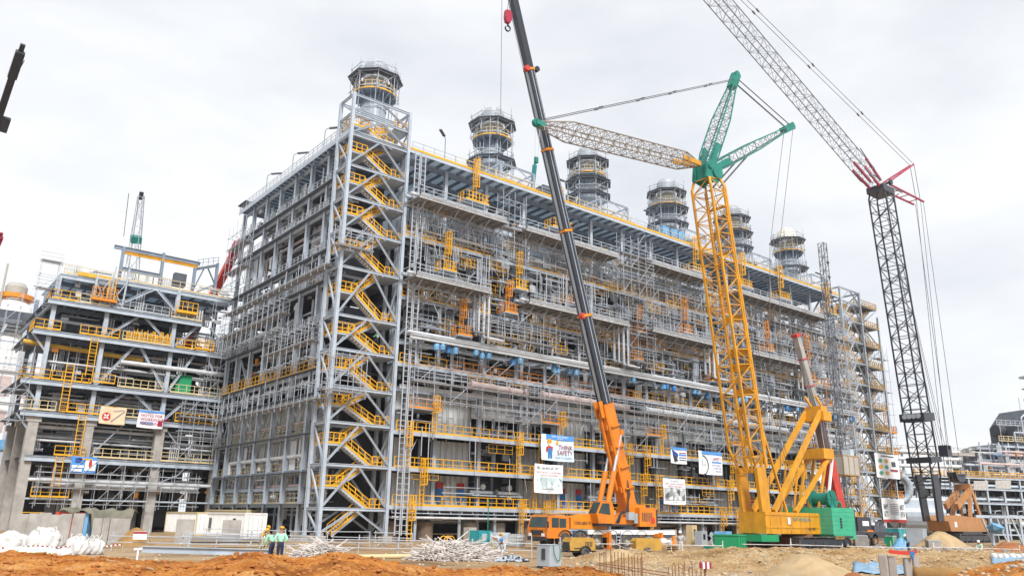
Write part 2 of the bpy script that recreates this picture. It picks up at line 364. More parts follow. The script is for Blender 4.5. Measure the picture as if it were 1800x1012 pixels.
q = MB(); q.box(2.6, 9, .2, XE, 33.8, 15.6); q.build('opening_shade_block', M['dark'], PB)  # dark block painting the shade behind the wall openings
q = MB(); q.box(8.4, 3.5, 15.72, XE, 9.0, 15.8); q.build('furnace_lid', M['mid'], PB)
# equipment inside the upper floors
R1 = random.Random(11)
for zf, zt in ((18.4, 25.4), (26.1, 32.8), (33.5, 38.0)):
    x = 9.5
    while x < XE-6:
        w = R1.uniform(3, 6.5); y = R1.uniform(7.5, 12); h = (zt-zf)*R1.uniform(.5, 1)
        q = MB(); k = R1.random()
        if k < .45:
            q.box(x, y, zf, x+w, y+8, zf+h)
            for i in range(int(w/1.2)+1): q.box(x+i*1.2, y-.14, zf, x+i*1.2+.1, y-.002, zf+h)
        elif k < .75: q.lathe([(0,0),(1.5,0),(1.6,.1),(1.6,h*.8),(1.1,h*.92),(.4,h),(0,h)], (x+2, y+2, zf), 16)
        else: q.lathe([(0,0),(1.0,.25),(1.25,.5),(1.25,w-.5),(1.0,w-.25),(0,w)], (x, y+1.5, zf+2.2), 14, 0); q.box(x+1, y+1, zf, x+1.3, y+2, zf+1.4); q.box(x+w-1.3, y+1, zf, x+w-1, y+2, zf+1.4)
        q.build('process_vessel' if k >= .45 else 'duct_box', M['mid'] if R1.random() < .6 else M['dark'], PB)
        x += w+R1.uniform(1, 3.5)
for zf, zt in ((17.4, 22), (22.4, 26.5), (27.3, 35), (36.3, 42)):
    y = 5
    while y < 31:
        w = R1.uniform(2.5, 5); q = MB()
        q.box(3.6, y, zf, 7.4, y+w, zf+(zt-zf)*R1.uniform(.4,.9)); q.build('duct_box', M['dark'] if R1.random() < .6 else M['mid'], PB); y += w+R1.uniform(.6, 2.5)  # mostly dark tone, painting the shade behind the short face
# ---- pipes: large ones are parts of their own, small bore pipework is one mass per floor and module
def clutter(x0, x1, z0, z1, y0, y1, seed, axis=0, big=2, small=26):
    """pipework, trays, valves and boxes hung in one bay of the structure; axis 0 runs along x, 1 along y"""
    R_ = random.Random(seed); sm = MB(); sy = MB(); sd = MB()
    def P(u, v, z): return (u, v, z) if axis == 0 else (v, u, z)
    for i in range(big):
        r = R_.uniform(.14, .34); z = R_.uniform(z0+.5, z1-.5); v = R_.uniform(y0, y1); a = R_.uniform(x0, x0+(x1-x0)*.4); b = R_.uniform(x1-(x1-x0)*.4, x1)
        q = MB(); q.tube(P(a,v,z), P(b,v,z), r, 10)
        e = R_.uniform(z0, z1) 
        q.tube(P(b,v,z-r*.5 if e > z else z+r*.5), P(b,v,e), r, 10)
        for j in range(int((b-a)/2.4)): q.tube(P(a+j*2.4+.5,v,z), P(a+j*2.4+.6,v,z), r*1.14, 10)
        q.build('pipe', R_.choice([M['pipe'], M['pipe'], M['galv'], M['pinkpipe']]), PB, smooth=False)
    for i in range(small):
        k = R_.random(); v = R_.uniform(y0, y1); u = R_.uniform(x0, x1); z = R_.uniform(z0, z1)
        mm = sd if (v > y0+(y1-y0)*.55 or R_.random() < .2) else sm  # deeper runs, and some at random, take the shade-darkened tone
        if k < .32:
            n = R_.randint(1, 5); h = R_.uniform(1.5, z1-z0); zb = R_.uniform(z0, max(z0, z1-h)); r = R_.uniform(.045, .11)
            for j in range(n): 
                mm.tube(P(u+j*r*3.2, v, zb), P(u+j*r*3.2, v, zb+h), r, 6)
                mm.tube(P(u+j*r*3.2, v, zb), P(u+j*r*3.2, v+R_.uniform(.3,1), zb), r, 6)
        elif k < .6:
            n = R_.randint(1, 4); w = R_.uniform(2, 7); r = R_.uniform(.045, .12); b = min(x1, u+w)
            for j in range(n): mm.tube(P(u, v+j*r*3, z), P(b, v+j*r*3, z), r, 6)
        elif k < .72:
            w = R_.uniform(2, 6); b = min(x1, u+w); mm.box(*P(u, v, z), *P(b, v+.45, z+.05)); mm.box(*P(u, v, z), *P(b, v+.03, z+.14))
        elif k < .84:
            mm.tube(P(u,v,z), P(u+.7,v,z), .16, 8); mm.tube(P(u+.35,v,z), P(u+.35,v,z+.6), .06, 6)
            mm.lathe([(.03,0),(.24,.01),(.24,.06),(.03,.05)], P(u+.35,v,z+.6), 8); mm.tube(P(u-.02,v,z), P(u+.03,v,z), .24, 8); mm.tube(P(u+.67,v,z), P(u+.72,v,z), .24, 8)
        elif k < .95: mm.box(*P(u,v,z), *P(u+R_.uniform(.3,1.1), v+.3, z+R_.uniform(.4,1.2)))
        else: sy.box(*P(u,v,z), *P(u+R_.uniform(.3,.7), v+.3, z+R_.uniform(.3,.8)))
    sm.build('small_pipework', M['pipe'], PB, kind='stuff'); sd.build('small_pipework', M['interior'], PB, kind='stuff'); sy.build('instrument_box', R_.choice([M['white'], M['oryellow'], M['cream']]), PB, kind='stuff')
sd_ = 100
for m_ in range(NM):
    a = X0+PITCH*m_
    for (z0, z1, big, small) in ((.9, 2.9, 1, 10), (15.9, 18.0, 1, 20), (18.5, 21, 1, 36), (21.6, 25.7, 3, 60), (26.3, 33.0, 4, 90), (33.7, 38.2, 3, 60)):
        sd_ += 1; clutter(a, a+PITCH, z0, z1, 1.2, 6.5, sd_, 0, big, small)
    for (z0, z1) in ((3.3, 6.6), (7.3, 10.6), (11.1, 13.4)):
        sd_ += 1; clutter(a+11.4, a+18.6, z0, z1, 3.3, 5.5, sd_, 0, 2, 12)
for (z0, z1, big, small) in ((.8,3,1,20),(3.4,6.3,3,50),(6.7,10.2,3,60),(10.7,14.5,1,30),(15,17,1,20),(17.6,22,2,60),(22.5,27,3,70),(27.5,30.8,2,70),(31.2,36,3,80),(36.4,43,3,90)):
    sd_ += 1; clutter(3.0, 33.0, z0, z1, 1.0, 3.2, sd_, 1, big, small)
# fine pale pipework, tube runs and small rails right at the front of the long face
def front_clutter(a, z0, z1, n, seed):
    R_ = random.Random(seed); t, g, yl_ = MB(), MB(), MB()
    for i in range(n):
        k = R_.random(); x = a+R_.uniform(0, PITCH-.5); z = R_.uniform(z0, z1); y = R_.uniform(-1.1, .9); r = R_.uniform(.028, .06)
        if k < .34: h = R_.uniform(1.2, min(5, z1-z0)); z = min(z, z1-h); t.tube((x,y,z), (x+R_.uniform(-.05,.05),y,z+h), r, 5)
        elif k < .62: w = R_.uniform(1.5, 6); t.tube((x,y,z), (min(x+w,a+PITCH),y,z+R_.uniform(-.04,.04)), r, 5)
        elif k < .74: t.tube((x,y,z), (x+R_.uniform(-1.6,1.6),y+R_.uniform(0,.8),min(z1,z+R_.uniform(1,2.5))), r, 5)
        elif k < .80: w = R_.uniform(1.5,4); g.box(x, y-.3, z, min(x+w,a+PITCH), y+.3, z+.05)
        elif k < .885:
            w = R_.uniform(1.2,3.6); b = min(x+w, a+PITCH)
            for h in (0,.5,1.0): yl_.tube((x,y,z+h), (b,y,z+h), .03, 5)
            for j in range(4): yl_.tube((x+(b-x)*j/3,y,z), (x+(b-x)*j/3,y,z+1.0), .03, 5)
        elif k < .925: n_ = R_.randint(3,6); h = R_.uniform(1.2,3); z = min(z, z1-h); [g.tube((x+j*.22,y,z), (x+j*.22,y,z+h), .045, 6) for j in range(n_)]
        else: t.tube((x,y-.9,z), (x,y+1.2,z), r, 5)
    t.build('tube_run', M['scaff'], PB, kind='stuff'); g.build('pipe_run', M['galv'], PB, kind='stuff'); yl_.build('temporary_rail', M['yellow'], PB, kind='stuff')
for m_ in range(NM):
    a = X0+PITCH*m_
    for i, (z0, z1, n) in enumerate(((4, 14, 40), (15.9, 18.2, 55), (18.6, 21, 30), (21.8, 25.8, 110), (26.2, 33.2, 190), (33.6, 38.2, 130))): front_clutter(a, z0, z1, n if m_ else int(n*.8), 900+m_*10+i)
# ---- bracing on the two faces
bq = {}
def brace(a, b, w=.22): q = MB(); q.hsec(a, b, w, w, .04); q.build('brace', M['galv'], PB)
for k in range(15):
    if k % 2 == 0: brace((COLX[k]+.3, 2.6, 38.6), (COLX[k]+4.6, 2.6, 43.1), .26)
    else: brace((COLX[k]+6.0, 8.0, 38.6), (COLX[k]+1.7, 8.0, 43.1), .26)
    if k % 3 == 1: brace((COLX[k]+.2, 1.6, 26.4), (COLX[k]+6, 1.6, 33.0), .2)
    if k % 3 != 1: brace((COLX[k]+.3, 1.5, 21.6), (COLX[k]+3.4, 1.5, 24.8), .2)
    if k % 4 == 3: brace((COLX[k]+6.0, 1.6, 26.4), (COLX[k]+.3, 1.6, 33.0), .2)
for k in range(7):
    y0, y1 = ly[k], ly[k+1]
    brace((.7, y0+.2, 14.6), (.7, (y0+y1)/2, 11.0), .13); brace((.7, y1-.2, 14.6), (.7, (y0+y1)/2+.3, 12.4), .12)
    if k in (0, 5): 
        for z0, z1 in ((27.5, 36), (17.6, 22.2)): brace((1.0, y0+.3, z0), (1.0, y1-.3, z1), .2)
# thin upright posts between the columns of the short face (lower storeys)
for k in range(7):
    for f in (.36, .7):
        yy = ly[k]+(ly[k+1]-ly[k])*f; q = MB(); q.hsec((1.5, yy, .3), (1.5, yy, 10.4), .18, .18, .04); q.build('post', M['galv'], PB)
# ---- the long white beam with blue wrapped spring hangers, and its short posts
for m_ in range(NM):
    a = X0+PITCH*m_-.8
    q = MB(); q.hsec((a, -1.9, 21.1), (a+PITCH-.05, -1.9, 21.1), .5, .5, .08); q.build('pipe_rack_beam', M['pipe'], PB)
    q = MB(); q.tube((a, -1.2, 21.75), (a+PITCH-.05, -1.2, 21.75), .2, 10); q.build('pipe', M['pipe'], PB)
    q = MB(); q.tube((a+.4, -.6, 21.6), (a+PITCH-.4, -.6, 21.6), .13, 8); q.build('pipe', M['galv'], PB)
    for i in range(4):
        x = a+1.7+i*4.75
        q = MB(); q.hsec((x, -.6, 18.4), (x, -.6, 20.8), .28, .28, .05); q.build('post', M['galv'], PB)
        brace((x, -1.8, 21.0), (x+3.3, 1.4, 24.2), .2)
        q = MB(); q.hsec((x, -1.9, 20.75), (x, 2.0, 20.75), .25, .3, .05); q.build('bracket_beam', M['galv'], PB)
    n = 0
    while n < 9:
        x = a+R1.uniform(.5, 18.4); q = MB(); z = R1.uniform(19.75, 20.1); n += 1
        q.lathe([(0,-.1),(.12,0),(.3,.08),(.34,.5),(.27,.78),(.1,.88),(0,.88)], (x, -1.1-R1.random()*.8, z), 8)
        q.bar((x, -1.4, z+.8), (x, -1.4, 20.9), .08); q.build('blue_wrapped_hanger', R1.choice([M['blue'], M['ltblue'], M['ltblue']]), PB)
    # beam and big wrapped pipe under the yellow floor
    q = MB(); q.hsec((a, -.2, 15.75), (a+PITCH-.05, -.2, 15.75), .3, .45, .06); q.build('pipe_rack_beam', M['pipe'], PB)
    pm_ = M['pinkpipe'] if m_ in (0, 1) else M['pipe']
    if m_ != 0 or True:
        q = MB(); xs = a+(9.5 if m_ == 0 else 1.5); q.tube((xs, -.5, 17.0), (a+PITCH-2, -.5, 16.9), .38, 14)
        for i in range(4): q.tube((xs+i*2.6, -.5, 17.0), (xs+i*2.6+.25, -.5, 17.0), .45, 14)
        q.tube((xs-.3, -.5, 17.0), (xs, -.5, 17.0), .5, 14); q.build('wrapped_pipe', pm_, PB)
    for y in (-.1, .7): q = MB(); q.tube((a, y, 2.0), (a+PITCH-.05, y, 2.0), .13, 8); q.build('pipe', M['pipe'], PB)
    # hanging frame under the first floor
    q = MB(); q.bar((a, -.05, 2.45), (a+PITCH-.05, -.05, 2.45), .1)
    for i in range(13): q.bar((a+i*1.5, -.05, 2.45), (a+i*1.5, -.05, 3.0), .08)
    q.build('hanging_frame', M['galv'], PB)
    # furnace feet and foundation drums
    for u in (.8, 5.4, 11.5, 15.6):
        q = MB(); r = .98; q.lathe([(0,GZ-.02),(r,GZ-.02),(r,1.55),(r-.06,1.62),(0,1.62)], (a+u+.3, 2.4, 0), 18); q.build('concrete_drum', M['concbrown'] if u < 6 else M['concrete'], PB, smooth=False)
    for u in (3.2, 9.0, 14.0, 18.0):
        q = MB(); q.hsec((a+u, .4, GZ), (a+u, .4, 2.9), .25, .25, .04); q.build('post', M['galv'], PB)
for y in LEFTY+[2.0]:
    q = MB(); q.box(.3, y-.5, GZ-.05, 1.3, y+.5, .32); q.build('concrete_footing', M['concrete'], PB)
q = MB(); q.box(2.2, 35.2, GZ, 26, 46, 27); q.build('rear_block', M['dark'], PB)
for z in (5, 9, 13.5, 18, 22.5, 27):
    q = MB(); q.box(1.6, 34.6, z-.2, 26, 46.5, z); q.build('floor_plate', M['deckm'], PB)
# ---- caged ladders and their basket platforms
def ladder_set(x, z0, z1, y=-.55, m='yellow', basket=2.4):
    q = MB(); ladder(q, (x, y, z0), z1+1.0); q.build('caged_ladder', M[m], PB)
    if basket:
        q = MB(); q.box(x-basket*.62, y-1.1, z0-.12, x+basket*.45, y+.5, z0-.02)
        for k in (-.62, .45): q.bar((x+basket*k, y-1, z0-.12), (x+basket*k*.8, y+2.0, z0-1.2), .12)
        q.build('basket_floor', M['galv'], PB)
        q = MB()
        railing(q, (x-basket*.62, y-1.1, z0), (x+basket*.45, y-1.1, z0), .5, 1.15, .075); railing(q, (x-basket*.62, y-1.1, z0), (x-basket*.62, y+.5, z0), .6, 1.15, .075); railing(q, (x+basket*.45, y-1.1, z0), (x+basket*.45, y+.5, z0), .6, 1.15, .075)
        q.build('basket_rail', M[m], PB)
for x in (16.9, 31.0, 59.5, 71.6, 82.5, 97.5): ladder_set(x, 39.2, 44.4, -.7, 'yellow', 3.4)
for x, z0, z1 in ((13.1,29.6,33.6),(22.4,26.2,29.2),(15.6,22.3,26.0),(33.8,29.4,33.6),(45.0,23.5,27),(56.0,29.0,33.6),(77.0,29.3,33.6),(46,27.5,30.5),(24.0,29.5,33.6),(62.0,22.5,26),(66.0,33.5,37.5),(89.0,26,33.4),(94,22,26)): ladder_set(x, z0, z1, -.75, 'oryellow' if z0 < 29.2 or x > 30 else 'yellow', 2.0)
for m_ in range(NM):
    a = X0+PITCH*m_
    for u, z0, z1 in ((.2, 7.15, 11.0), (2.3, 3.2, 7.2), (1.0, GZ, 3.2), (15.6, 7.15, 11.0), (18.2, 3.2, 7.2), (16.2, GZ, 3.2), (3.5, 11.0, 14.0)): ladder_set(a+u, z0, z1, -.8, 'yellow', 0)
    for u, w in ((.2, 4.2), (21.5-18.9+17.2, 0), (8.4, 0)):
        if not w: continue
        q = MB(); q.box(a+u, -.9, 13.4, a+u+w, 2.9, 13.5); q.build('basket_floor', M['galv'], PB)
        q = MB(); railing(q, (a+u, -.9, 13.5), (a+u+w, -.9, 13.5), 1.2, 1.1, .06); q.build('basket_rail', M['oryellow'], PB)
    # coloured sheets and notices on the casing of the first floor
    for u, c1, c2 in ((6.5, 'red', 'blue'), (9.4, 'red', 'blue')):
        if m_ == 4: continue
        q = MB(); q.box(a+u, 2.78, 5.25, a+u+1.0, 2.84, 5.95); q.build('red_sheet', M['red'], PB)
        q = MB(); q.raw([(a+u+.05,2.75,5.24),(a+u+.95,2.75,5.24),(a+u+.95,2.68,4.2),(a+u+.65,2.72,3.6),(a+u+.2,2.68,3.7),(a+u+.05,2.75,5.24-.9),
                         (a+u+.05,2.82,5.24),(a+u+.95,2.82,5.24),(a+u+.95,2.75,4.2),(a+u+.65,2.79,3.6),(a+u+.2,2.75,3.7),(a+u+.05,2.82,5.24-.9)], [[0,1,2,3,4,5],[11,10,9,8,7,6],[0,6,7,1],[1,7,8,2],[2,8,9,3],[3,9,10,4],[4,10,11,5],[5,11,6,0]]); q.build('blue_sheet', M['blue'], PB)
    q = MB(); q.box(a+7.1, 2.86, 4.0, a+7.9, 2.90, 5.3); q.build('notice_sheet', M['white'], PB)
    for u in (12.2, 16.2):   # burner assemblies in the openings
        q = MB(); q.lathe([(.0,0),(.32,0),(.36,.1),(.3,.5),(.2,.8),(.2,1.6)], (a+u, 1.4, 5.6), 12, 1); q.tube((a+u-1.6, 1.9, 5.0), (a+u+1.6, 1.9, 5.0), .22, 10); q.build('burner', M['pipe'], PB)
        q = MB(); q.box(a+u-1.7, 1.2, 4.55, a+u+1.8, 2.9, 4.68); q.build('burner_shelf', M['galv'], PB)
# galvanised access tower beside the stair tower: two ladder trusses from top to bottom
for x in (8.35, 9.15):
    q = MB()
    for dx in (-.3, .3): q.bar((x+dx, -.9, .2), (x+dx, -.9, 43.5), .11)
    for i in range(72): q.bar((x-.3, -.9, .6+i*.6), (x+.3, -.9, .6+i*.6), .06)
    for i in range(11): q.bar((x, -.9, 3+i*4), (x, .1, 3+i*4), .08)
    q.build('ladder_truss', M['scaff'], PB)
# roof galleries: light truss frames beside each stack
for m_ in range(NM+1):
    a = 23.6+PITCH*(m_-1)+.2
    if m_ == 0: continue
    q = MB(); zt = ROOF+4.2
    for x in (a, a+5.8):
        for y in (3, 7): q.hsec((x,y,ROOF), (x,y,zt), .25, .25, .04)
    for y in (3, 7):
        q.hsec((a,y,zt), (a+5.8,y,zt), .2, .25, .04); q.hsec((a,y,zt-1.4), (a+5.8,y,zt-1.4), .2, .2, .04); q.bar((a,y,zt-1.4), (a+2.9,y,zt), .12); q.bar((a+2.9,y,zt), (a+5.8,y,zt-1.4), .12); q.bar((a+2.9,y,zt-1.4), (a+5.8,y,ROOF), .12)
    for x in (a, a+5.8): q.bar((x,3,zt), (x,7,zt), .18, .22); q.bar((x,3,zt), (x,7,ROOF+.4), .1)
    q.build('roof_gallery_frame', M['galv'], PB)
    q = MB(); railing(q, (a-1, 1.2, ROOF), (a+5.5, 1.2, ROOF), 1.2, 1.1, .06); q.build('handrail', M['yellow'], PB)
for i, x in enumerate((53.4, 55.4, 57.2)):
    q = MB(); q.box(x, .3, ROOF+.3, x+1.5, 1.2, ROOF+1.9); q.build('roof_cabinet', M['ltblue'], PB)
q = MB(); q.box(29.6, 1.0, ROOF+.4, 32.2, 2.6, ROOF+2.1); q.build('roof_cabinet', M['mid'], PB)
# roof lamps
def roof_lamp(p, dirn, label):
    t = thing('lamp_post', label, 'lamp post', p, 0, 'lamp posts along the roof edge')
    d = V(*dirn); q = MB(); q.tube((0,0,0), (0,0,2.9), .06, 8); q.path([V(0,0,2.9), V(0,0,3.15)+d*.15, V(0,0,3.3)+d*.55], .05, 8); q.build('pole', M['steel'], t)
    q = MB(); q.bar(V(0,0,3.28)+d*.5, V(0,0,3.42)+d*2.0, .35, .13); q.build('lamp_head', M['mid'], t)
for x, w in ((12.9, 'first past the stair tower'), (33.5, 'behind the black telescopic boom'), (51.5, 'between the third and fourth stacks'), (98.8, 'beside the far stair tower')):
    roof_lamp((x, .3, ROOF), (-.8,-.6,0) if x < 20 else (-1,.1,0), 'roof lamp post on the long roof edge, '+w)
for y, w in ((7.8, 'closest to the stair tower'), (17.0, 'in the middle of the short roof edge'), (25.6, 'closest to the small roof canopy')):
    roof_lamp((.3, y, ROOF), (.75,-.65,0), 'grey lamp post on the short roof edge, '+w)
# ---------------------------------------------------------------- stair towers
def stair_tower(name, label, loc, wx, wy, levels, ztop, yel, postw=.36, sy=1):
    T = thing(name, label, 'stair tower', loc)
    for x in (0, wx):
        for y in (0, wy):
            q = MB(); q.hsec((x,y,.1), (x,y,ztop), postw, postw, .06, (0,1,0)); q.build('column', M['galv'], T)
            q = MB(); q.box(x-.55, y-.55, GZ-.05, x+.55, y+.55, .1); q.build('concrete_footing', M['concrete'], T)
    lv = [0.0]+levels
    for i, z in enumerate(levels+[ztop-.2]):
        for y in (0, wy):
            q = MB(); q.hsec((postw*.5,y,z), (wx-postw*.5,y,z), .2, .3, .05); q.build('beam', M['galv'], T)
        for x in (0, wx):
            q = MB(); q.hsec((x,postw*.5,z), (x,wy-postw*.5,z), .22, .3, .05); q.build('beam', M['galv'], T)
        zb = ([.15]+levels)[i]
        for y in (-.02, wy):          # chevron braces
            for xa in (.2, wx-.2):
                q = MB(); q.hsec((xa, y, zb+.3), (wx*.5+(-.25 if xa < 1 else .25), y, z-.2), .19, .19, .04); q.build('brace', M['galv'], T)
        q = MB(); q.hsec((0,.25,zb+.3), (0,wy-.25,z-.2), .16, .16, .03); q.build('brace', M['galv'], T)
        q = MB(); q.hsec((wx,.25,z-.2), (wx,wy-.25,zb+.3), .16, .16, .03); q.build('brace', M['galv'], T)
    # flights: rear flight climbs to the right landing on the beam level, front flight climbs to the left landing half a storey up
    xl, xr = wx*.30, wx*.74
    for i, z in enumerate(levels):
        znext = levels[i+1] if i+1 < len(levels) else None
        zl_prev = (lv[i]+z)/2 if i else .15
        def landing(x0, x1, zz):
            q = MB(); q.box(x0, .25, zz-.2, x1, wy-.25, zz); q.build('landing', M['galv'], T)
            q = MB(); xo = x0 if x0 < wx*.4 else x1
            railing(q, (x0, .22, zz), (x1, .22, zz), .62, 1.1, .075); railing(q, (x0, wy-.22, zz), (x1, wy-.22, zz), .8, 1.1, .075); railing(q, (xo, .25, zz), (xo, wy-.25, zz), .8, 1.1, .075)
            q.build('landing_rail', M[yel], T)
        landing(xr, wx-.25, z)
        def flight(xa, za, xb, zb, y0, y1):
            F = MB(); n = max(3, int(round(abs(zb-za)/.21)))
            for y in (y0, y1): F.bar((xa,y,za-.12), (xb,y,zb-.12), .05, .28)
            o = F.build('stair_flight', M['galv'], T)
            t = MB()
            for k in range(n):
                u = (k+.5)/n; x = xa+(xb-xa)*u; zz = za+(zb-za)*u; t.box(x-.14, y0+.03, zz-.03, x+.14, y1-.03, zz)
            t.build('treads', M['galv'], o, kind='stuff')
            r = MB()
            for y in (y0-.04, y1+.04):
                r.bar((xa,y,za+1.0), (xb,y,zb+1.0), .075); r.bar((xa,y,za+.55), (xb,y,zb+.55), .06); r.bar((xa,y,za+.1), (xb,y,zb+.1), .04, .2)
                for k in range(5): u = k/4; r.bar((xa+(xb-xa)*u,y,za+(zb-za)*u-.1), (xa+(xb-xa)*u,y,za+(zb-za)*u+1.0), .07)
            r.build('stair_rail', M[yel], o)
        flight(xl, zl_prev, xr, z, wy*.55, wy-.4)
        if znext:
            zl = (z+znext)/2; landing(.25, xl, zl); flight(xr, z, xl, zl, .4, wy*.45)
    return T
NEAR_LV = [2.68, 6.98, 11.23, 14.84, 18.84, 22.52, 27.9, 32.2, 36.0, 39.8, 43.6, 46.2]
stair_tower('stair_tower', 'tall grey stair tower with yellow zigzag stairs at the near corner of the building', (0,0,0), 7.5, 3.2, NEAR_LV, 48.8, 'yellow')
stair_tower('stair_tower', 'distant grey stair tower with orange stairs at the far end of the building', (103.9,0,0), 7.2, 4.0, [3.4+4.05*i for i in range(10)]+[43.4], 46.2, 'dullyellow')
# narrow second bay of the far tower, carrying caged ladder baskets on its outer side
T2 = thing('ladder_tower', 'slim steel ladder tower with orange caged ladders behind the black lattice boom', 'ladder tower', (111.6,0,0))
for x in (0, 6.6):
    for y in (0.3, 4.3): q = MB(); q.hsec((x,y,GZ), (x,y,42.5 if x else 45.8), .36, .36, .05, (0,1,0)); q.build('column', M['galv'], T2)
for i in range(11):
    z = 3.4+4.05*i
    if z > 44: break
    for y in (.3, 4.3): q = MB(); q.hsec((.2,y,z), (6.4,y,z), .2, .3, .04); q.build('beam', M['galv'], T2)
    if i < 10:
        q = MB(); r_ = MB(); xa, xb = (1.0, 5.6) if i % 2 else (5.6, 1.0)
        for y in (1.2, 2.2): q.bar((xa,y,z), (xb,y,z+4.0), .06, .28); r_.bar((xa,y,z+1), (xb,y,z+5.0), .09); r_.bar((xa,y,z+.5), (xb,y,z+4.5), .08); [r_.bar((xa+(xb-xa)*k/5,y,z+4.0*k/5), (xa+(xb-xa)*k/5,y,z+4.0*k/5+1), .08) for k in range(6)]
        for k in range(18): q.box(xa+(xb-xa)*(k+.5)/18-.13, 1.2, z+4.0*(k+.5)/18, xa+(xb-xa)*(k+.5)/18+.13, 2.2, z+4.0*(k+.5)/18+.04)
        fl_ = q.build('stair_flight', M['galv'], T2); r_.build('stair_rail', M['dullyellow'], fl_)
    if i < 10:
        q = MB(); q.hsec((.2,.3,z+.2) if i%2 else (6.4,.3,z+.2), (6.4,.3,z+3.9) if i%2 else (.2,.3,z+3.9), .18, .18, .03); q.build('brace', M['galv'], T2)
    q = MB(); q.box(.2, .4, z-.1, 6.4, 4.2, z); q.build('floor_plate', M['deckm'], T2)
    q = MB(); railing(q, (.2,.2,z), (6.4,.2,z), .8, 1.1, .09); railing(q, (.2,4.2,z), (6.4,4.2,z), .8, 1.1, .09); railing(q, (6.5,.3,z), (6.5,4.2,z), 1.0, 1.1, .07); q.build('handrail', M['dullyellow'], T2)
    if z < 20:
        q = MB(); ladder(q, (8.0, 1.5, z), z+4.4, (1,0,0), True, .9); q.build('caged_ladder', M['oryellow'], T2)
        q = MB(); railing(q, (6.7,.2,z), (9.2,.2,z), .7, 1.1, .08); railing(q, (9.2,.2,z), (9.2,3,z), .7, 1.1, .08); q.box(6.7,.2,z-.12,9.2,3,z-.02); q.build('basket', M['oryellow'], T2)
